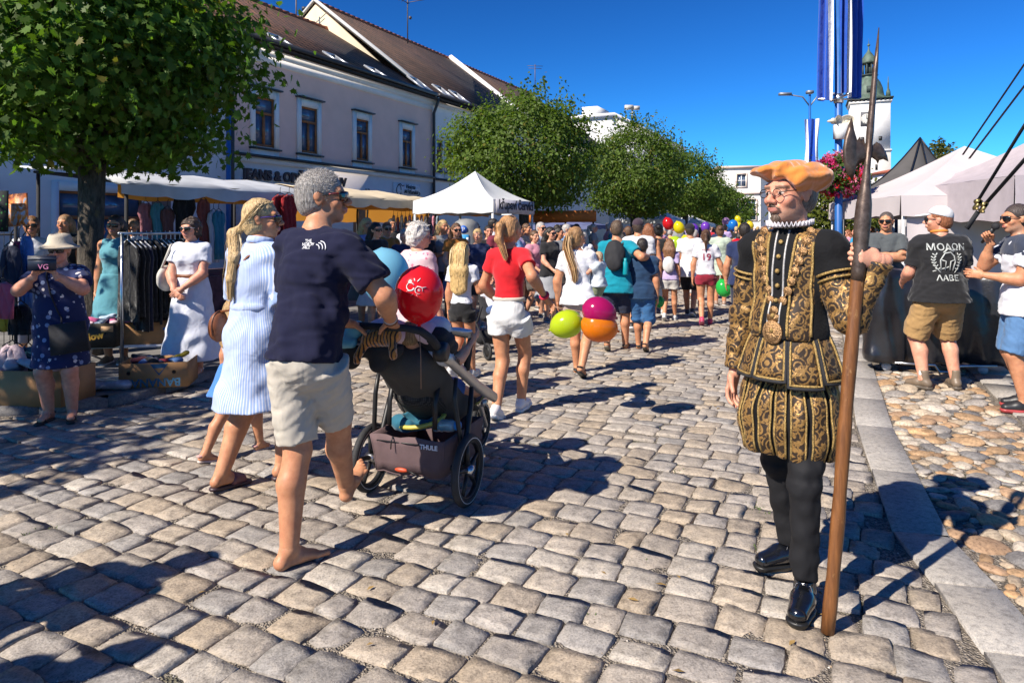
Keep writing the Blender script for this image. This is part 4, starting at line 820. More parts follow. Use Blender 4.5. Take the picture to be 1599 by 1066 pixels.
# ------------------------------------------------------------------ figures: smooth bodies and clothes from blended limbs
A3 = lambda p: np.array((p[0], p[1], p[2]), dtype=np.float64)
class F:
    def __init__(s): s.p = []; s.cuts = []; s.nz = []
    def cap(s, a, b, ra, rb=None, k=.02, op=1, wide=None): s.p.append(('c', A3(a), A3(b), ra, ra if rb is None else rb, k, op, wide)); return s
    def cone(s, a, b, ra, rb=None, k=.02, op=1, wide=None): s.p.append(('f', A3(a), A3(b), ra, ra if rb is None else rb, k, op, wide)); return s
    def ell(s, c, r, R=None, k=.02, op=1): s.p.append(('e', A3(c), A3(r) if hasattr(r, '__len__') or hasattr(r, 'x') else np.array([r]*3), None if R is None else np.array(R), 0, k, op, None)); return s
    def cut(s, n, p): s.cuts.append((A3(Vector(n).normalized()), A3(p))); return s     # keeps the side the normal points away from
    def folds(s, amp, freq, seed=0, dirv=None, where=None): s.nz.append((amp, freq, seed, dirv, where)); return s
    def dist(s, pr, P):
        t, a, b, ra, rb, k, op, wide = pr
        if t == 'e':
            q = P-a
            if ra is not None: q = q@ra
            r = b; n = np.sqrt(((q/r)**2).sum(-1)); m = np.sqrt(((q/(r*r))**2).sum(-1))+1e-9; return n*(n-1)/m
        q = P-a; ba = b-a
        if wide is not None: u = A3(wide[0]); q = q-u*((q@u)*(1-1/wide[1]))[..., None]; ba = ba-u*((ba@u)*(1-1/wide[1]))
        L2 = ba@ba+1e-12; t0 = (q@ba)/L2; tc = np.clip(t0, 0, 1)
        d = np.sqrt(((q-tc[..., None]*ba)**2).sum(-1)) if t == 'c' else np.sqrt(((q-t0[..., None]*ba)**2).sum(-1))
        d = d-(ra+(rb-ra)*tc)
        if t == 'f': d = np.maximum(d, np.maximum(-t0, t0-1)*sqrt(L2))
        return d
    def noise(s, P, f):
        for amp, freq, seed, dirv, where in s.nz:
            r = np.random.RandomState(seed); n = 0
            for i in range(5):
                w = r.normal(0, 1, 3) if dirv is None else A3(dirv)+.45*r.normal(0, 1, 3); w /= np.linalg.norm(w); w2 = r.normal(0, 1, 3)
                n = n+np.sin(freq*(P@w)*r.uniform(.6, 1.6)+2.2*np.sin(freq*.35*(P@w2)+r.uniform(0, 6))+r.uniform(0, 6))/(1+.5*i)
            f = f+amp*n*.45*(where(P) if where else 1)
        return f
    def eval(s, P):
        f = np.full(P.shape[:-1], .5)
        for pr in s.p: f = s.mixin(f, s.dist(pr, P), pr[5], pr[6])
        f = s.noise(P, f)
        for n, c in s.cuts: f = np.maximum(f, (P-c)@n)
        return f
    @staticmethod
    def mixin(f, d, k, op):
        k = max(k, 1e-4)
        if op > 0: h = np.clip(.5+.5*(f-d)/k, 0, 1); return f+(d-f)*h-k*h*(1-h)
        h = np.clip(.5-.5*(-d-f)/k, 0, 1) if False else np.clip(.5+.5*(f+d)/k, 0, 1)   # smooth subtraction
        return np.maximum(f, -d) if k < .002 else -(lambda F0, D0: F0+(D0-F0)*np.clip(.5+.5*(F0-D0)/k, 0, 1)-k*np.clip(.5+.5*(F0-D0)/k, 0, 1)*(1-np.clip(.5+.5*(F0-D0)/k, 0, 1)))(-f, d)
    def bbox(s, pr):
        t, a, b, ra, rb, k, op, wide = pr
        if t == 'e': m = b.max() if ra is not None else b; return a-m, a+m
        m = max(ra, rb)*(max(1, wide[1]) if wide else 1)*(1.0 if t == 'c' else 1.42); return np.minimum(a, b)-m, np.maximum(a, b)+m
    def mesh(s, cell):
        bb = [s.bbox(p) for p in s.p if p[6] > 0]; lo = np.min([b[0] for b in bb], 0)-cell*2.5-.012; hi = np.max([b[1] for b in bb], 0)+cell*2.5+.012
        n = np.ceil((hi-lo)/cell).astype(int)+1; ax = [lo[i]+cell*np.arange(n[i]) for i in range(3)]
        f = np.full(n, .5)
        for pr in s.p:
            l, h = s.bbox(pr); mg = cell*2+pr[5]+.01; i0 = np.clip(np.floor((l-mg-lo)/cell).astype(int), 0, n); i1 = np.clip(np.ceil((h+mg-lo)/cell).astype(int)+1, 0, n)
            if (i1 <= i0).any(): continue
            sl_ = tuple(slice(i0[j], i1[j]) for j in range(3)); g = np.stack(np.meshgrid(*[ax[j][sl_[j]] for j in range(3)], indexing='ij'), -1)
            f[sl_] = s.mixin(f[sl_], s.dist(pr, g), pr[5], pr[6])
        if s.nz or s.cuts:
            g = np.stack(np.meshgrid(*ax, indexing='ij'), -1); near_ = np.abs(f) < cell*4+.03; P = g[near_]; v = s.noise(P, f[near_]); f[near_] = v
            for nn, c in s.cuts: f = np.maximum(f, (g-c)@nn)
        return surface_nets(f, lo, cell)
    def project(s, P, D, steps=60, off=0.0):
        P = np.array([A3(p) for p in P]); D = np.array([A3(Vector(d).normalized()) for d in D]) if hasattr(D[0], '__len__') else np.array([A3(Vector(D).normalized())]*len(P))
        for _ in range(steps): f = s.eval(P)-off; P = P+D*np.clip(f*.8, -.02, .05)[:, None]
        return P
def surface_nets(f, lo, cell):
    s = f < 0; n = f.shape; c = [slice(0, -1), slice(1, None)]
    cnt = sum(s[c[i], c[j], c[k]].astype(np.int8) for i in (0,1) for j in (0,1) for k in (0,1)); act = (cnt > 0) & (cnt < 8)
    idx = np.argwhere(act); vid = -np.ones(act.shape, dtype=np.int64); vid[act] = np.arange(len(idx))
    acc = np.zeros((len(idx), 3)); w = np.zeros(len(idx)); I, J, K = idx.T
    offs = [(i, j, k) for i in (0,1) for j in (0,1) for k in (0,1)]; vals = {o: f[I+o[0], J+o[1], K+o[2]] for o in offs}
    for o in offs:
        for a in range(3):
            if o[a]: continue
            o2 = list(o); o2[a] = 1; o2 = tuple(o2); v0, v1 = vals[o], vals[o2]; m = (v0 < 0) != (v1 < 0)
            t = np.where(m, v0/np.where(m, v0-v1, 1), 0); p = np.repeat(np.array(o, dtype=float)[None], len(idx), 0); p[:, a] = t; acc += p*m[:, None]; w += m
    V_ = lo+(idx+acc/np.maximum(w, 1)[:, None])*cell; Q = []
    for a in range(3):
        b, c_ = (a+1) % 3, (a+2) % 3; s0 = [slice(None)]*3; s1 = [slice(None)]*3; s0[a] = slice(0, -1); s1[a] = slice(1, None)
        e0, e1 = s[tuple(s0)], s[tuple(s1)]; ch = np.argwhere(e0 != e1); ch = ch[(ch[:, b] > 0) & (ch[:, c_] > 0) & (ch[:, b] < n[b]-1) & (ch[:, c_] < n[c_]-1)]
        if not len(ch): continue
        ins = e0[tuple(ch.T)]; q = []
        for db, dc in ((1,1),(0,1),(0,0),(1,0)): p = ch.copy(); p[:, b] -= db; p[:, c_] -= dc; q.append(vid[tuple(p.T)])
        q = np.stack(q, 1); q[~ins] = q[~ins][:, ::-1]; Q.append(q)
    Q = np.concatenate(Q); return V_, Q[(Q >= 0).all(1)]
def ik(a, t, l1, l2, hint):
    a, t = Vector(a), Vector(t); d = t-a; L = min(d.length, (l1+l2)*.999); d = d.normalized(); x = (l1*l1-l2*l2+L*L)/(2*L); h = sqrt(max(0, l1*l1-x*x))
    hv = Vector(hint); hv = (hv-d*hv.dot(d)); hv = hv.normalized() if hv.length > 1e-6 else V(0,1,0)
    return a+d*x+hv*h, a+d*L
def frame(yaw=0, pitch=0, roll=0):            # columns right, forward, up; yaw clockwise, pitch up
    return Matrix.Rotation(-radians(yaw), 3, 'Z') @ Matrix.Rotation(radians(pitch), 3, 'X') @ Matrix.Rotation(radians(roll), 3, 'Y')
SKINS = {'fair': (.62,.355,.235), 'tan': (.53,.27,.15), 'pink': (.63,.33,.225), 'brown': (.40,.195,.105)}

class Fig:
    """one person: joints from a pose, then body, clothes, hair"""
    def __init__(s, name, label, loc, yaw, H=1.75, sex='m', g=1.0, skin='fair', feet=None, drop=.0, lean=0, turn=0, side=0, arms=None, head=(0,0,0), cell=.014, belly=0, cat='person', group=None, pel=(0,0), zoff=0):
        s.H = H; s.sex = sex; s.g = g; s.cell = cell; s.skin = np.array(SKINS.get(skin, skin)); s.e = empty(name, loc, yaw, label, cat, group); s.sc = H/1.75; s.belly = belly
        f = sex == 'f'; s.P = V(pel[0], pel[1], .505*H-drop+zoff); s.T = frame(0, -lean, side); s.u = s.T @ V(0,0,1); s.fw = s.T @ V(0,1,0); s.C = s.P+s.u*.315*H
        s.tr = frame(turn, 0, 0); sv = (s.tr @ s.T) @ V(1,0,0); s.sv = sv; sw = (.082 if f else .093)*H*(.6+.4*g); s.S = [s.C-sv*sw-s.u*.022*H, s.C+sv*sw-s.u*.022*H]
        hw = .052*H; s.hip = [s.P+V(-hw,0,0), s.P+V(hw,0,0)]
        feet = feet or [(-.085*s.sc, 0, 0, -8, 0), (.085*s.sc, 0, 0, 8, 0)]; s.ft = []; s.kn = []; s.an = []; s.ff = []
        for i in (0, 1):
            x, y, z, yw, pt = feet[i]; fr = frame(yw, pt); an = V(x, y, z+.045*H); kh = frame(yw*.6) @ V(0,1,0)
            k, a = ik(s.hip[i], an, .2325*H, .2325*H, kh); s.kn.append(k); s.an.append(a); s.ff.append(fr)
        arms = arms or [{}, {}]; s.el = []; s.wr = []; s.hd = []; s.ap = arms
        for i in (0, 1):
            A = arms[i]; sg = -1 if i == 0 else 1
            if 'h' in A: el, wr = ik(s.S[i], A['h'], .165*H, .148*H, A.get('hint', (sg*.5,-1,-.3)))
            else:
                d1, d2 = A.get('d', ((sg*.16,-.04,-1), (sg*.08,.12,-1))); el = s.S[i]+Vector(d1).normalized()*.165*H; wr = el+Vector(d2).normalized()*.148*H
            s.el.append(el); s.wr.append(wr); s.hd.append(Vector(A['hd']).normalized() if 'hd' in A else (wr-el).normalized())
        s.HR = frame(*head) if len(head) < 4 else head[3]; s.hs = .138*H/.235*(1.12 if H < 1.25 else 1); s.hc = s.C+s.u*(.108*H)+s.fw*.014*H+V(0,0,0)
    def h(s, x, y, z): return s.hc+s.HR @ V(x*s.hs, y*s.hs, z*s.hs)
    # -- body pieces
    def torso(s, f, o=0, k=.05):
        H, g = s.H, s.g; fm = s.sex == 'f'; T = s.tr @ s.T if False else s.T; P, u, fw = s.P, s.u, s.fw
        f.ell(P+u*.012*H-fw*.012*H, (.094*H*g*(1.04 if fm else .96)+o, .069*H*g+o, .082*H+o), T, k); f.ell(P+u*.105*H, ((.073 if fm else .083)*H*g+o, .058*H*g+o, .085*H+o), T, k)
        f.ell(P+u*.225*H, ((.086 if fm else .096)*H*g+o, .064*H*g+o, .105*H+o), s.tr @ T, k); f.cap(s.S[0]*.84+s.S[1]*.16+u*.004*H, s.S[1]*.84+s.S[0]*.16+u*.004*H, .031*H+o, None, k)
        if fm:
            for sg in (-1, 1): f.ell(P+u*.235*H+fw*.046*H+s.sv*sg*.038*H, (.036*H*g+o*.7, .030*H*g+o*.7, .038*H*g+o*.7), None, .05)
        if s.belly: f.ell(P+u*.10*H+fw*s.belly*.5, (.08*H*g+o, .055*H*g+s.belly*.6+o, .085*H+o), T, .06)
    def arm(s, f, i, o=0, k=.02, to=1.0, flat=False, oe=None):
        """arm prims down to fraction `to` (1 = elbow, 2 = wrist)"""
        H = s.H; g = .55+.45*s.g; S, E, W = s.S[i], s.el[i], s.wr[i]; oe = o if oe is None else oe
        r0, r1, r2, r3 = .0315*H*g, .0262*H*g, .0265*H*g, .0165*H*g; C = f.cone if flat else f.cap
        f.ell(S, (.0335*H*g+o,)*3, None, .022)
        if to <= 1: C(S, S.lerp(E, to), r0+o, r0+(r1-r0)*to+oe, k)
        else:
            f.cap(S, E, r0+o, r1+(o+oe)/2, k); t = to-1; C(E, E.lerp(W, t), r2+(o+oe)/2, r2+(r3-r2)*t+oe, k)
            if o == 0: f.cap(E.lerp(W, .12), E.lerp(W, .42), .027*H*g, .026*H*g, k)
    def leg(s, f, i, o=0, k=.02, to=2.0, flat=False, oe=None):
        H = s.H; g = .5+.5*s.g; A, K, N = s.hip[i], s.kn[i], s.an[i]; oe = o if oe is None else oe; A = A.lerp(K, .16) if o == 0 else A; r0, r1, r2 = .053*H*g, .0345*H*g, .0205*H*g; C = f.cone if flat else f.cap
        if to <= 1: C(A, A.lerp(K, to), r0+o, r0+(r1-r0)*to+oe, k)
        else:
            f.cap(A, K, r0+o, r1+(o+oe)/2, k); t = to-1; bk = -(s.ff[i] @ V(0,1,0)); m = K.lerp(N, .33)+bk*.013*H
            if t >= .99 and not flat: f.cap(K, m, r1*.98+o, .0335*H*g+o, k); f.cap(m, N, .0335*H*g+o, r2+oe, k); f.cap(K, N, r1*.85+o, r2+oe, k)
            else: C(K, K.lerp(N, t), r1+.006*H*g+(o+oe)/2, r1*.98+(r2-r1)*t+oe, k)
    def foot_prims(s, f, i, bare=True):
        c = s.sc; fr = s.ff[i]; N = s.an[i]; q = lambda x, y, z: N+fr @ V(x*c, y*c, z*c); sg = -1 if i == 0 else 1; z0 = -.079+.019
        f.cap(N, q(0,-.038,-.046), .030*c, .030*c, .02); f.cap(N+V(0,0,.0), q(0,.05,-.035), .032*c, .026*c, .03); f.cap(q(0,.045,-.038), q(-sg*.008,.125,-.060), .027*c, .017*c, .02, 1, (fr @ V(1,0,0), 1.7)); f.cap(q(0,-.04,-.055), q(0,.11,-.062), .022*c, .016*c, .02, 1, (fr @ V(1,0,0), 1.4))
        if bare:
            for j in range(5):
                x = -sg*(.028-.0145*j)*1.0; L = (.062,.058,.05,.041,.032)[j]; r = (.0125,.0092,.0088,.0085,.008)[j]; y0 = .118-.006*j
                f.cap(q(x, y0, z0), q(x*1.1, y0+L*.6, z0-.001), r*c, r*c, .006); f.cap(q(x*1.1, y0+L*.6, z0), q(x*1.12, y0+L*.85, z0-.006), r*c, r*.95*c, .004)
    def hand_prims(s, f, i):
        A = s.ap[i]; c = s.sc; W = s.wr[i]; d = s.hd[i]; sg = -1 if i == 0 else 1
        n = Vector(A.get('palm', (-sg,.2,0))); n = (n-d*n.dot(d)).normalized(); t = d.cross(n)*sg; cu = A.get('curl', .35); sp = A.get('spread', .04)
        f.cap(W-d*.02*c, W+d*.02*c, .0165*s.H*(.55+.45*s.g)*.98, .023*c, .015); f.cap(W+d*.022*c, W+d*.080*c, .0165*c, .0145*c, .012, 1, (t, 2.35))
        for j in range(4):
            L = (.074,.082,.076,.060)[j]; b = W+d*(.088-.004*abs(j-1.3))*c+t*(.030-.0195*j)*c; a = -.05; dr0 = (d+t*(.03-.02*j)*sp*20).normalized()
            for m_, fr_ in enumerate((.46,.30,.24)):
                a += (cu*A.get('c0', .75), cu*1.05, cu*.8)[m_]; dr = dr0*cos(a)+n*sin(a); e = b+dr*L*fr_*c; r0 = (.0090-.0008*m_-(.0008 if j == 3 else 0))*c; f.cap(b, e, r0, r0*.93, .004); b = e
        tc = A.get('thumb', .35); b = W+d*.030*c+t*.026*c+n*.006*c; dr = (t*(.62-.3*tc)+d*.70+n*(.25+.9*tc)).normalized(); e = b+dr*.045*c; f.cap(b, e, .0135*c, .0105*c, .010); dr = (dr*.9+d*.35+n*.6*tc-t*.5*tc).normalized(); f.cap(e, e+dr*.032*c, .0103*c, .0088*c, .004)
    def head_prims(s, f, neck=True):
        q = s.h; c = s.hs; R = s.HR; e = lambda p, r, k=.02, op=1: f.ell(q(*p), V(*r)*c, R, k*c, op); fm = s.sex == 'f'
        e((0,-.012,.032), (.0755,.094,.086)); e((0,.026,-.02), (.060,.064,.080), .03); e((0,.033,-.072), (.046 if fm else .052,.048,.040), .03); e((0,.066,-.096), (.021,.018,.017), .02)
        f.cap(q(-.040,.080,.026), q(.040,.080,.026), .012*c, None, .022*c)
        for g in (-1, 1):
            e((g*.033,.100,.003), (.021,.019,.014), .016, -1); e((g*.032,.0785,.002), (.0145,.0135,.0125), .004); e((g*.043,.066,-.028), (.022,.020,.022), .02)
            e((g*.0755,-.004,-.008), (.007,.020,.031), .008); e((g*.0835,-.012,.004), (.006,.016,.020), .006); f.cap(q(g*.019,.086,.0135), q(g*.046,.079,.0125), .0045*c, .004*c, .006*c); e((g*.0115,.103,-.032), (.010,.011,.009), .006)
        f.cap(q(0,.090,.012), q(0,.117,-.026), .0075*c, .0125*c, .012*c); e((0,.093,-.060), (.027,.012,.016), .012); e((0,.0995,-.0555), (.023,.0075,.0052), .004); e((0,.0975,-.0665), (.020,.0075,.0058), .004); e((0,.104,-.0608), (.022,.004,.0014), .002, -1)
        if neck:
            nb = s.C+s.u*.012*s.H; r = (.0285 if fm else .034)*s.H*(.6+.4*s.g); f.cap(nb, q(0,-.018,-.07), r, r*.94, .03); f.cap(nb-s.u*.03*s.H, nb, r*1.35, r, .03)
            f.cap(nb+s.u*.012*s.H, s.S[0]*.7+s.C*.3, r*.75, .02*s.H, .03); f.cap(nb+s.u*.012*s.H, s.S[1]*.7+s.C*.3, r*.75, .02*s.H, .03)
    def head_cols(s, v, brow=None, stubble=0, stub_col=(.22,.19,.17), lips=(.50,.19,.17), eyes=True):
        M = np.array(s.HR); L = ((v-A3(s.hc))@M)/s.hs; x, y, z = L.T; ax_ = np.abs(x); c = np.repeat(s.skin[None], len(v), 0)
        def blend(m, col): nonlocal c; m = np.clip(m, 0, 1)[:, None]; c = c*(1-m)+np.array(col)*m
        ck = np.exp(-((ax_-.045)**2+(z+.035)**2)/.0009)*(y > .03); blend(.28*ck, s.skin*np.array([1.1,.72,.7])); blend(.4*np.exp(-((ax_)**2+(z+.028)**2)/.0004)*(y > .09), s.skin*np.array([1.08,.75,.72]))
        if stubble: st = ((z < -.03) & (y > -.01) & (z > -.13)).astype(float)*np.clip((.062-np.hypot(x*.9, z+.005))/-.02+.2, 0, 1); blend(stubble*st, stub_col)
        blend(((np.hypot(x/.026, (z+.0605)/.0115) < 1) & (y > .075))*.8, lips)
        if brow is not None: blend(((np.abs(z-.0255+.10*np.abs(ax_-.030)) < .0062) & (ax_ > .012) & (ax_ < .056) & (y > .05))*.85, brow)
        if eyes:
            ed = np.hypot((ax_-.032)/.0145, (z-.002)/.0062); m = (ed < 1) & (y > .07); blend(m*.9, (.62,.60,.57)); blend((np.hypot(ax_-.032, z-.002) < .0055) & m, (.03,.025,.02)); blend(((ed >= 1) & (ed < 1.35) & (y > .07))*.55, s.skin*.35)
        return c
    def body(s, bare_feet=True, hands=(True, True), torso=True, head_kw=None, legs_skin=True, cell_h=None, feet=True, arms=True):
        VS, QS, CS, n = [], [], [], 0; c = s.cell
        def put(f, cell, colfn=None):
            nonlocal n
            v, q = f.mesh(cell); VS.append(v); QS.append(q+n); CS.append(colfn(v) if colfn else np.repeat(s.skin[None], len(v), 0)); n += len(v)
        f = F()
        if torso: s.torso(f, -.012)
        for i in (0, 1):
            if arms: s.arm(f, i, 0, .025, 2)
            if legs_skin: s.leg(f, i, 0, .025)
        def limb(v):
            col = np.repeat(s.skin[None], len(v), 0)
            for i in (0, 1):
                for J in (s.kn[i], s.el[i]): w = np.exp(-((v-A3(J))**2).sum(1)/.004)[:, None]*.30; col = col*(1-w)+s.skin*np.array([1.05,.74,.70])*w
            return col
        put(f, max(c*1.15, .011), limb)
        f = F(); s.head_prims(f); put(f, (cell_h or c*.55), lambda v: s.head_cols(v, **(head_kw or {})))
        for i in (0, 1):
            if hands[i]: f = F(); s.hand_prims(f, i); put(f, max(.0042, c*.48))
            if feet: f = F(); s.foot_prims(f, i, bare_feet); f.cap(s.an[i], s.an[i].lerp(s.kn[i], .15), .0205*s.H*(.5+.5*s.g), None, .02); put(f, max(.0042, c*.42) if bare_feet else c)
        return meshobj('body', np.concatenate(VS), [np.concatenate(QS)], SKIN, s.e, True, np.concatenate(CS))
    # -- garments
    def wear(s, f, name, color, mat=None, cell=None, parent=None, colfn=None):
        v, q = f.mesh(cell or s.cell); o = meshobj(name, v, [q], mat or CLOTH, parent or s.e, True, col=colfn(v) if colfn else None, color=color); return o
    def top(s, color, sleeve=.62, hem=-.06, loose=.014, mat=None, name='shirt', fold=.009, flare=.034, neck=.030, build=True, soe=.022, cell=None):
        H = s.H; f = F(); s.torso(f, loose)
        for i in (0, 1):
            if sleeve > 0: s.arm(f, i, loose+.002, .022, sleeve, True, soe)
        hz = s.P+s.u*hem*H
        if hem < .0: f.cone(s.P+s.u*.10*H, s.P+s.u*(hem-.02)*H, .066*H*s.g+loose, .071*H*s.g+loose+flare, .03, 1, (s.sv, 1.36))
        f.folds(fold, 26, 3, (s.u+s.sv*.6)); f.folds(fold*.7, 52, 4, s.u*1.0+s.fw); f.folds(fold*.35, 95, 5, s.u+s.sv*.3)
        f.cut(-s.u, hz)
        nb = s.C+s.u*.030*H+s.fw*.012*H; f.ell(nb+s.u*.03*H, ((neck+.010)*H, neck*H*1.1, .045*H), s.T, .004, -1)
        s.topF = f; return s.wear(f, name, color, mat, cell) if build else f
    def shorts(s, color, to=.75, loose=.02, waist=.055, mat=None, name='shorts', oe=.035, fold=.006, o_w=.004):
        H = s.H; f = F(); P, u = s.P, s.u; g = s.g
        f.ell(P+u*.010*H-s.fw*.012*H, (.094*H*g*(1.04 if s.sex == 'f' else .97)+o_w+.004, .070*H*g+o_w+.004, .084*H+o_w), s.T, .04); f.ell(P+u*.09*H, (.08*H*g+o_w, .060*H*g+o_w, .08*H), s.T, .04)
        for i in (0, 1): s.leg(f, i, loose, .03, to, True, oe)
        f.folds(fold, 30, 7, (.8,.3,.5)); f.folds(fold*.6, 60, 8); f.cut(u, P+u*waist*H); s.botF = f
        return s.wear(f, name, color, mat)
    def skirt(s, color, z, r0=.10, waist=.10, mat=None, name='skirt', fold=.012, wide=1.25, fq=16, center=None, top=None):
        H = s.H; f = F(); c = s.P+s.u*waist*H; b = center or V(s.P.x, s.P.y, z); s.torso(f, .010) if top is None else None
        f.cone(c, b, .062*H*s.g+.012, r0, .05, 1, (V(1,0,0), wide)); f.cut(V(0,0,-1), V(0,0,z)); f.cut(s.u, c); f.folds(fold, fq, 5, V(1,.5,0), (lambda Z: lambda P: np.clip((Z-P[..., 2])/.5+.15, 0, 1))(c.z)); s.botF = f
        return s.wear(f, name, color, mat)
    def shoes(s, color, sole=(.6,.6,.6), kind='sneaker', mat=None):
        c = s.sc
        for i in (0, 1):
            fr = s.ff[i]; N = s.an[i]; q = lambda x, y, z: N+fr @ V(x*c, y*c, z*c); X = fr @ V(1,0,0); U = fr @ V(0,0,1); sg = -1 if i == 0 else 1; cl = max(.007, s.cell*.6)
            if kind in ('sandal', 'slide'):
                f = F(); f.cap(q(0,-.04,-.086), q(-sg*.005,.15,-.086), .034*c, .040*c, .01, 1, (U, .55)); f.cut(U, q(0,0,-.074)); f.cut(-U, q(0,0,-.098)); so = s.wear(f, 'sandal', sole, PAINT, cl*.8)
                f = F()
                if kind == 'slide': f.cap(q(0,.07,-.052), q(0,.125,-.062), .040*c, .030*c, .01, 1, (X, 1.35)); f.cut(-U, q(0,0,-.082)); f.cut(-(fr @ V(0,1,-.3)), q(0,.055,-.04)); f.cut(fr @ V(0,1,.2), q(0,.145,-.05))
                else:
                    for y, z, r in ((.105,-.054,.031), (.03,-.022,.034)): f.cap(q(-.012,y,z-.012), q(.012,y,z-.012), r*c, None, .01, 1, (fr @ V(0,1,0), .42))
                    f.cap(q(0,-.055,-.03), q(0,-.02,-.022), .035*c, .036*c, .01, 1, (U, .4)); f.cut(-U, q(0,0,-.084))
                s.wear(f, 'strap', color, mat or PAINT, cl*.8, so); continue
            f = F(); f.cap(q(0,-.036,-.040), q(0,.06,-.036), .040*c, .040*c, .02); f.cap(q(0,.05,-.042), q(-sg*.006,.142,-.056), .040*c, .032*c, .02, 1, (X, 1.16)); f.cap(q(0,-.012,-.02), q(0,-.005,.018 if kind != 'boot' else .075), .042*c, .040*c, .02); f.cut(-U, q(0,0,-.076)); f.cut(U, q(0,0,.022 if kind != 'boot' else .085)); sh = s.wear(f, 'shoe', color, mat or PAINT, cl)
            f = F(); f.cap(q(0,-.040,-.075), q(0,.06,-.075), .042*c, .040*c, .02); f.cap(q(0,.05,-.075), q(-sg*.006,.146,-.072), .040*c, .037*c, .02, 1, (X, 1.16)); f.cut(U, q(0,0,-.066 if kind != 'dress' else -.072)); f.cut(-U, q(0,0,-.098)); s.wear(f, 'sole', sole, PAINT, cl, sh)
    def hair(s, color, kind='short', length=.3, cell=None, sub_face=True, vol=1.0, strands=0, seed=1, tail=None, part=None):
        f = F(); q = s.h; c = s.hs; R = s.HR; v_ = vol; e = lambda p, r, k=.02, op=1: f.ell(q(*p), V(*r)*c, R, k*c, op)
        e((0,-.018,.036), (.0835*v_,.100*v_,.092*v_))
        if kind in ('short', 'crop'): e((0,-.045,-.02), (.074,.072,.075), .03)
        elif kind == 'curly': e((0,-.02,.03), (.098,.105,.10)); e((0,-.05,-.04), (.092,.075,.075), .03)
        else: e((0,-.04,-.03), (.082*v_,.078*v_,.085*v_), .03)
        dn = s.HR @ V(0,0,-1); down = V(0,0,-1)
        if kind == 'long':
            b = q(0,-.075,-.02); L = length
            for x in (-.058, -.038, -.019, 0, .019, .038, .058): a = q(x,-.07,0); m_ = a+down*L*.45-s.fw*(.035 if abs(x) < .03 else .022)+s.sv*x*.35; f.cap(a, m_, .042*c, .038*c, .04); f.cap(m_, m_+down*L*(.55-abs(x)*1.6)-s.fw*.01+s.sv*x*.1, .038*c, .022*c, .05)
        if kind in ('pony', 'low'):
            pz = .055 if kind == 'pony' else -.045; base = q(0,-.108,pz); f.ell(base, V(.022,.02,.022)*c, R, .02*c); tl = tail or [base-s.fw*.045+V(0,0,-.02), base-s.fw*.06+V(0,0,-.12), base-s.fw*.045+V(0,0,-length)]; pts = [base]+[Vector(p) for p in tl]; n = len(pts); rr = [.020,.030,.034,.030,.016,.010]
            for j in range(n-1): f.cap(pts[j], pts[j+1], rr[min(j, 5)]*c*1.0 if j else .02*c, (rr[min(j+1, 5)] if j+1 < n-1 else .010)*c, .02)
        if kind == 'bun': f.ell(q(0,-.11,.06), V(.042,.036,.042)*c, R, .015*c)
        f.folds((.0022 if kind not in ('short','crop') else .0016)*c if kind != 'curly' else .012*c, 120 if kind != 'curly' else 70, seed, None if kind in ('short', 'curly', 'crop') else (1,.3,0))
        if sub_face:
            e((0,.105,-.035), (.066,.085,.088), .012, -1); e((0,.04,-.125), (.085,.10,.06), .012, -1)
            if kind in ('short', 'crop', 'pony', 'bun', 'low'):
                for g in (-1, 1): e((g*.085,.006,-.020), (.022,.030,.040), .01, -1)
            if kind in ('short', 'crop'): e((0,-.05,-.13), (.10,.08,.055), .01, -1)
        s.hairF = f; o = s.wear(f, 'hair', color, HAIR, cell or max(.006, s.cell*.65)); return o
    def shades(s, color=(.01,.01,.012), lens=GLASSES, up=0, frame_mat=None):
        m = MB(); q = lambda x, y, z: s.h(x, y-(.055 if up else 0), z+up); c = s.hs; e = None
        for g in (-1, 1):
            rows_ = [[q(g*(.006+.058*i/6), .112-.030*(i/6)**2+(0.0), z*(1-.25*(i/6 > .9))+.002) for i in range(7)] for z in (.019, .008, -.006, -.021+.0)]
            rows_[3] = [q(g*(.012+.046*i/6), .110-.026*(i/6)**2, -.020) for i in range(7)]; m.sheet(rows_)
        o = m.build('sunglasses', lens, s.e, True); md = o.modifiers.new('t', 'SOLIDIFY'); md.thickness = .003; md.offset = 0
        m = MB(); m.tube([q(-.012,.110,.008), q(0,.113,.011), q(.012,.110,.008)], .003*c, 5)
        for g in (-1, 1): m.tube([q(g*.062,.086,.012), q(g*.076,.05,.010), q(g*.079,.0,.006), q(g*.078,-.02,-.004)], .0032*c, 5); m.tube([q(g*.006,.1115,.019), q(g*.035,.105,.0205), q(g*.063,.083,.016)], .0028*c, 5)
        m.build('frame', frame_mat or PAINT, o, color=color); return o
    def bracelet(s, i, name, mat, d=.02, r=.003, n=1):
        ax = (s.wr[i]-s.el[i]).normalized(); c = s.wr[i]-ax*d; a = ax.orthogonal().normalized(); b = ax.cross(a); R = .0168*s.H*(.55+.45*s.g)+.003
        for k in range(n): cc_ = c-ax*k*.012; MB().tube([cc_+a*cos(t)*R+b*sin(t)*R for t in np.linspace(0, 2*pi, 17)[:-1]], r, 6, closed=True).build(name, mat, s.e, True)
def strap(fig, pts, r, mat, name, parent, w=3.0, color=None):
    return MB().tube([Vector(p) for p in pts], r, 6, flat=w).build(name, mat, parent, True, color=color)
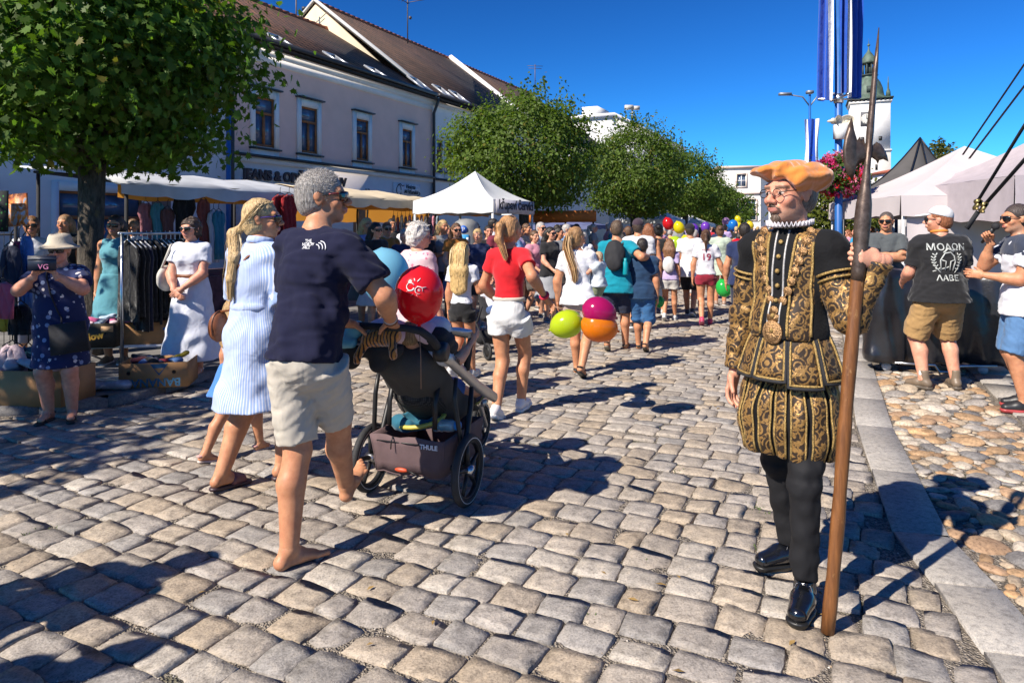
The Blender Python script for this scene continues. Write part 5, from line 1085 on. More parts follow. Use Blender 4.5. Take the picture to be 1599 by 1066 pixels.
# ------------------------------------------------------------------ the halberdier
def to_local(P, loc, yaw): return Matrix.Rotation(radians(yaw), 3, 'Z') @ (Vector(P)-Vector(loc))
def brocade_mat():
    m, t, b = new_mat('brocade_and_velvet'); vec = coords(t, 'Object', (1,1,1)); a = nd(t, 'Attribute'); a.attribute_name = 'Col'
    vo = nd(t, 'TexVoronoi'); vo.inputs['Scale'].default_value = 17; vo.inputs['Randomness'].default_value = .35; t.links.new(vec, vo.inputs['Vector'])
    mt = nd(t, 'Math', operation='SINE'); mm = nd(t, 'Math', operation='MULTIPLY'); mm.inputs[1].default_value = 26; t.links.new(vo.outputs['Distance'], mm.inputs[0]); t.links.new(mm.outputs[0], mt.inputs[0])
    wv = nd(t, 'TexWave'); wv.wave_type = 'BANDS'; wv.bands_direction = 'DIAGONAL'; wv.inputs['Scale'].default_value = 9; wv.inputs['Distortion'].default_value = 5; wv.inputs['Detail'].default_value = 2; wv.inputs['Detail Scale'].default_value = 3; t.links.new(vec, wv.inputs['Vector'])
    n1 = noise(t, vec, 70, 3, .6)
    g1 = ramp(t, mt.outputs[0], [(.25,(0,0,0)),(.55,(1,1,1))]); g2 = ramp(t, wv.outputs[0], [(.70,(0,0,0)),(.82,(1,1,1))]); g3 = ramp(t, n1, [(.36,(0,0,0)),(.52,(1,1,1))])
    gold = mixc(t, 1.0, mixc(t, 1.0, g1, g2, 'ADD'), g3, 'MULTIPLY'); col = mixc(t, gold, (.028,.018,.012), (.31,.175,.058))
    sp = nd(t, 'SeparateColor'); t.links.new(a.outputs[0], sp.inputs[0]); mask = ramp(t, sp.outputs[0], [(.45,(0,0,0)),(.55,(1,1,1))])
    c = mixc(t, mask, (.006,.006,.007), col); t.links.new(c, b.inputs['Base Color'])
    mr = mixc(t, mask, (.9,.9,.9), mixc(t, gold, (.6,.6,.6), (.38,.38,.38))); t.links.new(mr, b.inputs['Roughness']); mg = nd(t, 'Math', operation='MULTIPLY'); t.links.new(mask, mg.inputs[0]); g_ = nd(t, 'Math', operation='MULTIPLY'); g_.inputs[1].default_value = .28; t.links.new(gold, g_.inputs[0]); t.links.new(g_.outputs[0], mg.inputs[1]); t.links.new(mg.outputs[0], b.inputs['Metallic'])
    b.inputs['Sheen Weight'].default_value = .06; b.inputs['Sheen Roughness'].default_value = .4; b.inputs['Specular IOR Level'].default_value = .25
    bumpn(t, b, gold, .25, .004); return m
BROC = brocade_mat(); GOLD = plain('gold_braid', (.44,.29,.10), .42, metal=.55, var=.3, scale=120, bump=.6, bscale=300); SILV = plain('silver_braid', (.42,.40,.38), .5, metal=.3, var=.3, scale=150)
def ruffle_braid(P, r): # small zig-zag along a path so the braid reads as woven
    return P
kl = V(1.20, 2.95, 0); kyaw = 228
hb0 = V(1.221, 2.64, 0); hbd = V(.100, .03, 1.0)
hbz = lambda z: hb0+hbd*z
hand_w = hbz(1.475)
hl = to_local(hand_w, kl, kyaw)
lf = to_local(G(1257, 948), kl, kyaw); rf = to_local(G(1236, 886), kl, kyaw)
K = Fig('person', 'halberdier in black and gold brocade costume with orange beret', kl, kyaw, 1.83, 'm', .88, 'pink', [(lf.x, lf.y, 0.018, -17, 0), (rf.x, rf.y, 0.018, 30, 0)], .0, -2, 0, 0,
        [dict(h=hl+V(-.055,-.055,-.035), hint=(-1,.15,-.75), hd=(.5,.75,.10), palm=(.75,-.6,.05), curl=1.15, c0=1.0, thumb=.6), dict(d=((.20,-.05,-1), (.10,.20,-1)), palm=(-1,.1,0), curl=.45)], (16, -2, 0), .010, .05, zoff=.016)
K.body(False, head_kw=dict(brow=(.16,.11,.08), stubble=.55, stub_col=(.20,.16,.13), lips=(.42,.17,.15)), cell_h=.0048, feet=False, legs_skin=False)
# moustache and goatee, short greying hair under the hat
f = F(); q = K.h; c = K.hs
for g_ in (-1, 1): f.cap(q(0,.108,-.045), q(g_*.030,.094,-.060), .006*c, .0035*c, .004)
f.ell(q(0,.082,-.098), V(.022,.014,.020)*c, K.HR, .006); f.folds(.0012, 400, 3); K.wear(f, 'moustache', (.13,.09,.065), HAIR, .0045)
K.hair((.16,.14,.13), 'crop', cell=.007)
# dark trousers
f = F()
for i in (0, 1):
    A_, K_, N_ = K.hip[i], K.kn[i], K.an[i]; m_ = A_.lerp(K_, .30); f.cap(m_, K_, .083, .064, .03); f.cone(K_, K_.lerp(N_, .95), .063, .052, .03)
f.folds(.006, 34, 5, (.3,.2,1)); f.folds(.004, 70, 6); K.wear(f, 'trousers', (.012,.012,.014), cloth_mat('suit_cloth', .75, .0, .4), .009)
# shoes with laces
K.shoes((.006,.007,.012), (.01,.01,.01), 'dress', LEATHER)
for i in (0, 1):
    fr = K.ff[i]; N = K.an[i]; qq = lambda x, y, z: N+fr @ V(x*1.04, y*1.04, z*1.04); m = MB()
    for k in range(4): y = .035+k*.017; z = -.004-.0105*k; m.tube([qq(-.018,y,z-.004), qq(0,y+.004,z+.004), qq(.018,y+.002,z-.004)], .0022, 5)
    for sg in (-1, 1): m.tube([qq(0,.036,.002), qq(sg*.025,.03,.008), qq(sg*.035,.045,-.012), qq(sg*.012,.04,.0)], .0018, 5); m.tube([qq(0,.036,.002), qq(sg*.02,.06,-.012), qq(sg*.04,.085,-.035)], .0016, 5)
    m.build('laces', plain('lace_grey', (.16,.16,.18), .7), K.e)
# doublet
f = F(); K.torso(f, .018, .05); H = K.H
for i in (0, 1): K.arm(f, i, .020, .025, .92, True, .020)
f.ell(K.S[0], (.068,.074,.066), None, .03); f.ell(K.S[1], (.068,.074,.066), None, .03)
f.cone(K.C+K.u*.005, K.C+K.u*.052*H+K.fw*.008, .075, .062, .02); f.folds(.004, 40, 3, (.2,.2,1)); f.folds(.004, 75, 9, None, lambda P: (np.abs(P[..., 0]) > .2)*1.0)
f.cut(-K.u, K.P+K.u*.085*H); f.cut(K.u+K.fw*.25, K.C+K.u*.047*H)
DF = f
SL = [(A3(K.S[i]), A3(K.el[i]), A3(K.wr[i])) for i in (0, 1)]
def doublet_mask(v):
    x = np.abs(v[:, 0]); z = v[:, 2]; br = ((x > .060) & (x < .132) & (v[:, 1] > -.02)).astype(float); br = np.where((x > .055) & (x < .135) & (v[:, 1] <= -.02), 1.0, br)
    for S_, E_, W_ in SL:
        for a, b, r in ((S_, E_, .085), (E_, W_, .085)):
            ba = b-a; t_ = np.clip(((v-a)@ba)/(ba@ba), 0, 1); d = np.linalg.norm(v-a-t_[:, None]*ba, axis=1)
            if r and a is S_: m_ = (d < r) & (t_ > .36); br = np.where((d < r) & (x > .150), (t_ > .40)*1.0, br)
            else: br = np.where((d < r) & (t_ > .02), 1.0, br)
    return np.stack([br, br, br], 1)
dob = K.wear(f, 'doublet', (1,1,1), BROC, .0085, colfn=doublet_mask)
for i in (0, 1):
    f2 = F(); S_, E_, W_ = K.S[i], K.el[i], K.wr[i]; f2.cap(S_.lerp(E_, .55), E_, .068, .066, .03); f2.cone(E_, E_.lerp(W_, .96), .066, .046, .03); f2.folds(.007, 38, 5+i, (W_-E_)+V(.1,.1,.1)); f2.folds(.005, 70, 8); K.wear(f2, 'sleeve', (1,1,1), BROC, .0085, colfn=lambda v: np.ones((len(v), 3)))
def braid(name, pts, dirs, r=.005, mat=GOLD, par=None, fld=None, flat=1.0, off=.002):
    P = (fld or DF).project(pts, dirs, 50, off); return MB().tube([V(*p) for p in P], r, 6, flat=flat).build(name, mat, par or K.e, True)
zt_, zb_ = K.C.z+.02, K.P.z+.098*H
for sx in (-1, 1):
    for xx in (.060, .134):
        zz_ = np.linspace(zt_-(.0 if xx < .1 else .03), zb_, 26); braid('gold_braid', [V(sx*(xx-.012*(1-abs(2*i/25-1))), .5, z) for i, z in enumerate(zz_)], [V(0,-1,0)]*26, .006, par=dob)
    zz_ = np.linspace(zt_+.02, zb_, 24); braid('silver_braid', [V(sx*.024, .5, z) for z in zz_], [V(0,-1,0)]*24, .0045, SILV, dob)
zb = np.linspace(zt_-.03, zb_+.02, 7); Pb = DF.project([V(.0, .5, z) for z in zb], [V(0,-1,0)]*7)
for p in Pb: MB().ball(V(*p)+V(0,.006,0), .0105, 10).build('button', GOLD, dob, True)
# chain of medallions with a pendant
cp = []
for sx in (-1, 1):
    for k in range(8): t_ = k/7.; cp.append((sx*(.104-.075*t_**1.5), zt_+.015-.29*t_))
cp.append((0, zt_-.315)); Pc = DF.project([V(x, .5, z) for x, z in cp], [V(0,-1,0)]*len(cp), 50, .004); ch_ = empty('chain_anchor'); bpy.data.objects.remove(ch_)
BRONZE = plain('bronze_medal', (.38,.22,.10), .38, metal=.75, var=.3, scale=80, bump=.6, bscale=160)
m = MB()
for p in Pc: m.lathe([(.0185,-.003),(.0195,0),(.0185,.003),(.014,.002),(.012,.005),(0,.006)], V(*p), 14, Matrix.Rotation(-pi/2, 3, 'X'))
for a_, b_ in list(zip(Pc[:7], Pc[1:8]))+list(zip(Pc[8:15], Pc[9:16])): m.tube([V(*a_), V(*b_)], .0035, 5)
nk = m.build('chain', BRONZE, K.e, True); pd = V(*Pc[-1]); m = MB(); m.lathe([(.042,-.004),(.044,0),(.042,.005),(.035,.003),(.03,.008),(.012,.010),(0,.009)], pd+V(0,.012,-.09), 20, Matrix.Rotation(-pi/2, 3, 'X'), 1, 1.15); m.box(pd+V(0,.006,-.03), (.05,.01,.028)); m.build('pendant', BRONZE, nk, True)
# shoulder wings and sleeve trims
for i in (0, 1):
    sg = -1 if i == 0 else 1; S_, E_, W_ = K.S[i], K.el[i], K.wr[i]; ax = (E_-S_).normalized(); a = ax.orthogonal().normalized(); b = ax.cross(a)
    for tt, rr in ((.36, .006), (.44, .005)):
        c0 = S_.lerp(E_, tt); MB().tube([c0+(a*cos(t)+b*sin(t))*(.0275*H+.034-.012*tt) for t in np.linspace(0, 2*pi, 25)[:-1]], rr, 6, closed=True).build('gold_braid', GOLD, dob, True)
    ax2 = (W_-E_).normalized(); a = ax2.orthogonal().normalized(); b = ax2.cross(a); c0 = E_.lerp(W_, .93); MB().tube([c0+(a*cos(t)+b*sin(t))*.046 for t in np.linspace(0, 2*pi, 21)[:-1]], .006, 6, closed=True).build('cuff', DARKM, dob, True)
# peplum of bordered tabs
def tab(a0, a1, z0, z1, r0, r1, k):
    n = 7; rows_ = []
    for j in range(5):
        f_ = j/4; rr = r0+(r1-r0)*f_**.8; rows_.append([V(rr*1.06*sin(a0+(a1-a0)*i/(n-1)), rr*.92*cos(a0+(a1-a0)*i/(n-1))-.005, z0+(z1-z0)*f_) for i in range(n)])
    m = MB().sheet(rows_); o = m.build('tab', BROC, K.e, True); me = o.data; ca = me.color_attributes.new('Col', 'FLOAT_COLOR', 'POINT'); ca.data.foreach_set('color', np.ones(len(me.vertices)*4, dtype=np.float32)); md = o.modifiers.new('t', 'SOLIDIFY'); md.thickness = .012; md.offset = 0
    out = lambda p: V(p.x*1.035, p.y*1.035, p.z); e1 = [out(r_[0]) for r_ in rows_]; e2 = [out(r_[-1]) for r_ in rows_][::-1]; bt = [out(p) for p in rows_[-1]]; inn = lambda p, q_: p+(q_-p)*.10; cen = rows_[2][3]
    path = e1+bt[1:-1]+e2; MB().tube([out(inn(p, cen)) for p in path], .0055, 6).build('gold_braid', GOLD, o, True); MB().tube([p for p in path], .009, 6).build('velvet_edge', DARKM, o, True)
zt1 = K.P.z+.105*H; zb1 = K.P.z-.005
nt_ = 9
for k in range(nt_): a_ = 2*pi*k/nt_+.36; tab(a_+.03, a_+2*pi/nt_-.03, zt1, zb1-(.02 if k % 2 else 0), .135, .200, k)
# pumpkin breeches: brocade panes with velvet grooves
f = F(); zc = K.P.z-.10
for sg in (-1, 1): f.ell(V(sg*.072, -.005, zc-.095), (.148,.172,.272), None, .05)
f.cone(V(0,0,K.P.z+.14), V(0,0,K.P.z), .135, .165, .04, 1, (V(1,0,0), 1.1)); NS = 15
def groove(P): th = np.arctan2(P[..., 0], P[..., 1]); return np.clip(np.cos(th*NS)*1.5-.35, 0, 1)
f.nz.append((0, 1, 1, None, None)); BF0 = f
class GF(F):
    def noise(s, P, fl): return fl+.016*groove(P)-.004*np.sin(P[..., 2]*38+np.arctan2(P[..., 0], P[..., 1])*5)
f.__class__ = GF; f.cut(V(0,0,-1), V(0,0,K.P.z-.335)); f.cut(V(0,0,1), V(0,0,K.P.z+.13))
bre = K.wear(f, 'breeches', (1,1,1), BROC, .0085, colfn=lambda v: np.repeat((np.cos(np.arctan2(v[:,0], v[:,1])*NS) < .55).astype(float)[:, None], 3, 1))
for k in range(NS):
    for s_ in (-1, 1):
        th = 2*pi*k/NS+s_*.066; zz_ = np.linspace(K.P.z+.10, K.P.z-.325, 18); braid('gold_braid', [V(.5*sin(th), .5*cos(th), z) for z in zz_], [V(-sin(th), -cos(th), 0)]*18, .0048, GOLD, bre, f, 1.0, .003)
# ruff collar
m = MB(); nb = K.C+K.u*.040*H+K.fw*.016; rows_ = []
for j in range(3):
    rr = .064+.017*j; rows_.append([nb+V(rr*sin(t), rr*cos(t)*.98+.006, .005*j-.008+(.010*sin(t*34) if j else .003*sin(t*34))-.010*cos(t)) for t in np.linspace(0, 2*pi, 273)])
m.sheet(rows_); o = m.build('ruff', plain('ruff_linen', (.52,.49,.52), .85, var=.1), K.e, True); o.modifiers.new('t', 'SOLIDIFY').thickness = .003
# orange velvet beret
f = F(); q = K.h; R = K.HR @ frame(0, 10, 14)
f.ell(q(.0,-.010,.070), V(.094,.110,.042)*c, K.HR @ frame(0, 4, 0), .03); f.ell(q(.034,.030,.090), V(.098,.112,.024)*c, K.HR @ frame(0, 3, 4), .03); f.ell(q(-.036,-.03,.082), V(.088,.120,.030)*c, K.HR @ frame(0, 0, -16), .04); f.ell(q(-.088,-.035,.045), V(.026,.090,.062)*c, K.HR @ frame(0,0,-24), .04)
f.folds(.010, 36, 12, (.6,.5,.2)); f.folds(.006, 75, 13); f.ell(q(0,.02,-.012), V(.084,.097,.085)*c, K.HR, .008, -1)
K.wear(f, 'beret', (.68,.22,.035), cloth_mat('velvet_orange', .8, .6, .5, 12), .0075)
# round spectacles
m = MB()
for g_ in (-1, 1):
    m.tube([q(g_*.033+.0205*cos(t), .110-.3*abs(.02*cos(t))*.5, .001+.0165*sin(t)) for t in np.linspace(0, 2*pi, 21)[:-1]], .0018, 6, closed=True); m.tube([q(g_*.053,.106,.006), q(g_*.076,.05,.010), q(g_*.080,.0,.004)], .0022, 5)
m.tube([q(-.012,.113,.004), q(0,.117,.008), q(.012,.113,.004)], .0022, 5); m.build('spectacles', plain('dark_frame', (.02,.012,.01), .3), K.e, True)
# halberd
hb = empty('halberd', hb0, 0, 'long halberd with worn brown pole and bat-winged steel blade', 'halberd')
def wood_mat():
    m, t, b = new_mat('worn_pole_wood'); vec = coords(t, 'Object', (1,1,.10)); n1 = noise(t, vec, 60, 5, .65); n2 = noise(t, coords(t, 'Object', (1,1,.5)), 25, 5, .7)
    c_ = mixc(t, ramp(t, n1, [(.3,(0,0,0)),(.7,(1,1,1))]), (.10,.036,.010), (.24,.095,.028)); c_ = mixc(t, ramp(t, n2, [(.60,(0,0,0)),(.70,(.8,.8,.8))]), c_, (.36,.20,.08)); t.links.new(c_, b.inputs['Base Color']); b.inputs['Roughness'].default_value = .45; bumpn(t, b, n1, .4, .006); return m
def steel_mat():
    m, t, b = new_mat('rusty_steel'); vec = coords(t); n1 = noise(t, vec, 30, 6, .7); n2 = noise(t, vec, 6, 3); c_ = mixc(t, ramp(t, n1, [(.3,(0,0,0)),(.72,(1,1,1))]), (.05,.030,.022), (.17,.125,.10)); t.links.new(c_, b.inputs['Base Color']); b.inputs['Metallic'].default_value = .55; b.inputs['Roughness'].default_value = .42; bumpn(t, b, n1, .3, .004); return m
STEEL = steel_mat(); hp = lambda z: hbd*z
MB().tube([hp(z)+V(.003*sin(z*5),.002*cos(z*4),0) for z in np.linspace(0, 1.62, 16)], [.0225+.0015*sin(i*2.1) for i in range(16)], 10, flat=1.15).build('pole', wood_mat(), hb, True)
MB().tube([hp(z) for z in (1.36,1.40,1.54,1.60,1.66,1.73,1.80,1.98)], [.0255,.027,.030,.031,.029,.019,.013,.011], 10).build('socket', STEEL, hb, True)
MB().tube([hp(z) for z in (1.84,1.95,2.0,2.2,2.36)], [.012,.0155,.0145,.011,.002], 4).build('spike', STEEL, hb)
bx_ = V(1,.12,0).normalized()
def blade(pts, cx, name):
    o0 = [(px-cx, py) for px, py in pts]; m = MB(); base = []
    for dx, py in o0: y = 2.71; z = CAMH-(py-HY)/FPX*y; base.append(hp(z)+bx_*(dx/FPX*y*1.35))
    n = len(base); cen = sum(base, V(0,0,0))/n; nn = V(.12,-1,0).normalized(); fr_ = [cen+(p-cen)*.72-nn*.006*-1 for p in base]; bk = [cen+(p-cen)*.72-nn*.006 for p in base]
    m.add(base+fr_+bk, [[n+i for i in range(n)], [2*n+i for i in range(n)][::-1]]+[[i, (i+1) % n, n+(i+1) % n, n+i] for i in range(n)]+[[(i+1) % n, i, 2*n+i, 2*n+(i+1) % n] for i in range(n)]); return m.build(name, STEEL, hb)
blade([(1357,222),(1352,226),(1350,216),(1347,222),(1345,214),(1342,220),(1339,210),(1335,196),(1333,184),(1329,198),(1326,215),(1325,232),(1326,248),(1329,262),(1334,274),(1341,284),(1342,272),(1344,262),(1348,256),(1357,252)], 1357, 'axe_blade')
blade([(1357,222),(1362,227),(1366,222),(1372,226),(1378,236),(1381,244),(1383,253),(1376,249),(1371,251),(1370,257),(1367,251),(1362,247),(1357,250)], 1357, 'rear_fluke')

# ------------------------------------------------------------------ man pushing the stroller
st0 = G(455, 885); my = 18; md = V(sin(radians(my)), cos(radians(my)), 0); mr = V(md.y, -md.x, 0); ml = st0+mr*.02+md*.09
pl = V(-.545, 3.97, 0); pyaw = 20.0; pf = V(sin(radians(pyaw)), cos(radians(pyaw)), 0); pr_ = V(pf.y, -pf.x, 0); PW = lambda x, y, z: pl+pr_*x+pf*y+V(0,0,z)
hR = to_local(PW(.10,-.45,1.04), ml, my); hL = to_local(PW(-.14,-.45,1.04), ml, my)
M = Fig('person', 'barefoot grey-haired man in navy t-shirt and pale shorts pushing stroller', ml, my, 1.865, 'm', .94, 'tan', [(-.03,-.09,0,26,0), (-.055,.44,.10,4,38)], .004, 8, 10, 0,
        [dict(h=hL+V(-.01,-.07,.04), hint=(-.8,-.6,-.5), hd=(.25,.85,-.35), palm=(.2,-.3,-1), curl=.75), dict(h=hR+V(.02,-.07,.05), hint=(.9,-.5,-.3), hd=(-.3,.85,-.35), palm=(-.2,-.3,-1), curl=.75)], (66, 3, 0), .010, .03)
M.body(True, head_kw=dict(stubble=.35, stub_col=(.30,.22,.18)), cell_h=.0052)
M.top((.010,.011,.034), .74, .000, .022, cloth_mat('navy_jersey', .95, .04, .5, 8), fold=.012, flare=.02, cell=.009, soe=.030); sh_f = M.topF
M.shorts((.50,.455,.385), .90, .016, .022, cloth_mat('shorts_cotton', .9, .1, .55, 12), oe=.026, fold=.009, o_w=.002)
M.hair((.30,.285,.27), 'short', cell=.006, vol=1.03)
def fuzz(fig, n, L, colors, seed, r=.0011, region=None, down=.0):
    """short real strands over the scalp"""
    rs = np.random.RandomState(seed); d = rs.normal(0, 1, (n*3, 3)); d /= np.linalg.norm(d, axis=1)[:, None]; L0 = d*np.array([.0835,.100,.092])+np.array([0,-.018,.036]); k = (L0[:, 1] < .055+.3*(L0[:, 2]-.05)) & (L0[:, 2] > -.045-.2*(L0[:, 1])) & ~((np.abs(L0[:, 0]) > .07) & (L0[:, 2] < .02) & (L0[:, 1] > -.03)); L0 = L0[k][:n]; d = d[k][:n]
    M_ = np.array(fig.HR); flow = d*.55+np.array([0,.25,-.1])+rs.normal(0,.28,d.shape)+np.array([0,0,-down]); m = MB(); ms = []
    for ci, colr in enumerate(colors):
        m = MB()
        for p, fl in zip(L0[ci::len(colors)], flow[ci::len(colors)]): a = V(*(M_@p*fig.hs))+fig.hc; b = a+V(*(M_@fl))*L*rs.uniform(.6,1.3); sd = V(*rs.normal(0,1,3)).normalized()*r; m.poly([a-sd, a+sd, b])
        m.build('hair_strands', plain('hair_%d_%d' % (seed, ci), colr, .5), fig.e)
fuzz(M, 9000, .018, [(.50,.48,.46), (.22,.20,.19), (.36,.34,.33)], 5)
M.shades((.02,.02,.022)); [MB().tube([M.h(g_*.064,.082,.012), M.h(g_*.0775,.04,.010)], .0036, 5).build('temple', plain('red_plastic', (.45,.02,.02), .4), M.e) for g_ in (1,)]
M.bracelet(1, 'bracelet', TANLEA, .03, .004, 1); M.bracelet(1, 'bracelet', plain('thread_white', (.5,.45,.4), .8), .048, .0035, 1)
def wrap_text(fig, fld, s, size, pos, nrm, up, mat, name, par, off=.003):
    v, fc = text_geo(s, size, 0, size*.012); n = Vector(nrm).normalized(); u_ = Vector(up); u_ = (u_-n*u_.dot(n)).normalized(); x = u_.cross(n); P = np.array([A3(Vector(pos)+x*p[0]+u_*p[1]+n*.10) for p in v]); P = fld.project(P, [-n]*len(P), 40, off); return meshobj(name, P, fc, mat, par)
WINK = plain('print_white', (.72,.72,.74), .7)
bp = M.C-M.fw*.1-M.u*.028*M.H+M.sv*.05
for k, (tx, dz) in enumerate((('THE', .016), ('NORTH', 0), ('FACE', -.016))): wrap_text(M, sh_f, tx, .021, bp+V(0,0,dz)-M.sv*.012, -M.fw, V(0,0,1), WINK, 'lettering', M.e)
v_ = [V(.030,0,.022)+V(-.022+.022*(1-cos(t))*1.0, 0, -.044+.044*sin(t)) for t in np.linspace(0, pi/2, 9)]
m = MB()
for rr in (.040,.031,.022): 
    P = sh_f.project([bp+M.sv*(.022+rr*(-cos(t)+.9)*.9)+V(0,0,-.016+rr*sin(t))-M.fw*.1 for t in np.linspace(pi/2, pi, 7)][::-1], [M.fw]*7, 40, .003); m.tube([V(*p) for p in P], .0028, 4)
m.build('emblem', WINK, M.e)

# ------------------------------------------------------------------ woman in the striped dress, and the child beyond her
def stripes_pat(t, vec, base):
    sx = nd(t, 'SeparateXYZ'); t.links.new(vec, sx.inputs[0]); at = nd(t, 'Math', operation='ARCTAN2'); t.links.new(sx.outputs[0], at.inputs[0]); t.links.new(sx.outputs[1], at.inputs[1])
    ml_ = nd(t, 'Math', operation='MULTIPLY'); ml_.inputs[1].default_value = 85; t.links.new(at.outputs[0], ml_.inputs[0]); si = nd(t, 'Math', operation='SINE'); t.links.new(ml_.outputs[0], si.inputs[0])
    return mixc(t, ramp(t, si.outputs[0], [(.35,(0,0,0)),(.75,(.85,.85,.85))]), base, (.70,.72,.79))
wl_ = G(393, 755)+V(.02,.02,0); wy = 27
W = Fig('person', 'blonde woman in pale blue striped shirt dress seen from behind', wl_, wy, 1.765, 'f', 1.10, 'tan', [(-.095,-.17,.022,12,-3), (.09,.13,.022,6,0)], .012, 2, 4, 0,
        [dict(d=((-.22,.1,-1), (.0,.55,-1))), dict(d=((.30,.10,-1), (-.15,.8,-.6)))], (56, 0, 0), .010)
W.body(False, head_kw=dict(brow=(.32,.2,.1), lips=(.55,.2,.2)), cell_h=.0052)
SD_ = cloth_mat('striped_cotton', .85, .15, .75, 9, stripes_pat); DB = (.30,.41,.68)
f = F(); W.torso(f, .022, .05); H = W.H
for i in (0, 1): W.arm(f, i, .030, .03, .98, True, .048)
f.cone(W.P+W.u*.09*H, V(W.P.x, W.P.y-.02, .46), .115, .225, .05, 1, (V(1,0,0), 1.15)); f.cap(W.P+W.u*.115*H-V(.03,0,0), W.P+W.u*.115*H+V(.03,0,0), .105, None, .02, 1, (V(1,0,0), 1.2)); f.folds(.010, 17, 5, (1,.5,0), lambda P: np.clip((1.12-P[..., 2])/.45, 0, 1)); f.folds(.007, 32, 6, (.5,.4,1)); f.cut(V(.05,.0,-1), V(W.P.x, W.P.y, .475)); f.ell(W.C+W.u*.06*H+W.fw*.02, (.072,.075,.075), W.T, .006, -1); DRF = f
W.wear(f, 'dress', DB, SD_, .0095)
MB().tube([W.P+W.u*.118*H+V(.158*sin(t), .128*cos(t)-.002, .004*sin(3*t)) for t in np.linspace(0, 2*pi, 33)[:-1]], .012, 6, closed=True, flat=2.6).build('belt', SD_, W.e, True, color=DB)
m = MB().tube([W.C+W.u*.030*H+V(.072*sin(t), .066*cos(t)+.012, -.012*cos(t)) for t in np.linspace(.5, 2*pi-.5, 22)], .012, 6, flat=2.0).build('collar', SD_, W.e, True, color=DB)
W.hair((.56,.40,.20), 'low', .34, .006, tail=[W.h(0,-.15,-.09)+V(-.03,0,0), W.C-W.fw*.145-W.u*.03*H-W.sv*.04, W.C-W.fw*.15-W.u*.10*H-W.sv*.06, W.C-W.fw*.145-W.u*.15*H-W.sv*.07])
def strands(fig, guides, n, r, colors, seed, spread=.02):
    """long real strands following guide paths"""
    rs = np.random.RandomState(seed)
    for ci, colr in enumerate(colors):
        m = MB()
        for k in range(n//len(colors)):
            g_ = guides[rs.randint(len(guides))]; o_ = V(*rs.normal(0, spread, 3)); j0 = rs.uniform(0, .25); pts = []
            w = rs.uniform(.5, 1.2)
            for j in range(7): t_ = min(j0+(1.02-j0)*j/6, 1)*(len(g_)-1); a = int(min(t_, len(g_)-2)); p = g_[a].lerp(g_[a+1], t_-a); pts.append(p+o_*(.5+.7*sin(pi*min(1, t_/(len(g_)-1))*.9))*w)
            sd = V(*rs.normal(0,1,3)).normalized()*r; m.sheet([[p-sd*(1-j/9), p+sd*(1-j/9)] for j, p in enumerate(pts)])
        m.build('hair_strands', plain('strand_%d_%d' % (seed, ci), colr, .45), fig.e)
tl_ = [W.h(0,-.11,-.05), W.h(0,-.15,-.09)+V(-.03,0,0), W.C-W.fw*.145-W.u*.03*W.H-W.sv*.04, W.C-W.fw*.15-W.u*.10*W.H-W.sv*.06, W.C-W.fw*.145-W.u*.17*W.H-W.sv*.07]
sc_ = [[W.h(.045*sin(a)*1.0+.0, .075*cos(a)*.9, .115-.02*abs(sin(a))), W.h(.086*sin(a+.2), .0, .07), W.h(.080*(1 if sin(a) > 0 else -1), -.06, .0), W.h(.02,-.118,-.05)] for a in np.linspace(-2.2, 2.2, 14)]
strands(W, [tl_], 520, .0020, [(.62,.45,.22), (.40,.26,.11), (.72,.56,.32)], 11, .014); strands(W, sc_, 800, .0018, [(.60,.44,.22), (.42,.28,.13), (.70,.55,.32)], 12, .008)
W.shades((.06,.03,.25), GLASSES, 0, PAINT); W.shoes((.14,.055,.065), (.05,.025,.03), 'slide')
# shoulder bag of tan leather
bl = wl_+Matrix.Rotation(-radians(wy), 3, 'Z') @ V(-.245,-.07,0); bag = empty('shoulder_bag', bl, wy, 'round tan leather shoulder bag hanging beside striped dress', 'bag'); f = F(); f.ell(V(0,0,.955), (.040,.062,.098), None, .01); f.ell(V(-.028,0,.948), (.024,.052,.085), None, .008); f.folds(.003, 60, 4, (0,0,1)); v, q_ = f.mesh(.007); meshobj('pouch', v, [q_], TANLEA, bag, True); m = MB(); m.tube([V(-.028,.053*cos(t),.948+.085*sin(t)) for t in np.linspace(-.6, 3.7, 20)], .004, 5); m.tube([V(.010,.062*cos(t),.955+.098*sin(t)) for t in np.linspace(-.6, 3.7, 20)], .004, 5); m.build('piping', plain('dark_tan', (.10,.03,.012), .5), bag, True)
bo = V(-.245,-.07,0); sp = [V(0,0,1.045)]+[V(*x)-bo for x in DRF.project([W.P+W.u*z*W.H-W.fw*.35+W.sv*x for x, z in ((-.165,.10),(-.13,.155),(-.08,.205),(-.02,.25),(.05,.290))], [W.fw]*5, 40, .006)]; sp.append(sp[-1]+V(.02,.07,.03)); MB().tube(sp, .004, 6, flat=2.2).build('strap', TANLEA, bag, True)
cl_ = G(368, 712); Cc = Fig('person', 'small child in blue skirt hidden behind the striped dress', cl_, 30, 1.12, 'f', .95, 'tan', [(-.07,-.18,.012,15,-8), (.05,.16,.012,5,0)], .02, 2, 0, 0, None, (0,0,0), .012)
Cc.body(False); Cc.top((.5,.5,.55), .5, .05); Cc.skirt((.06,.20,.55), .42, .17, .08); Cc.hair((.4,.26,.12), 'long', .25); Cc.shoes((.60,.33,.30), (.62,.50,.44), 'sandal')
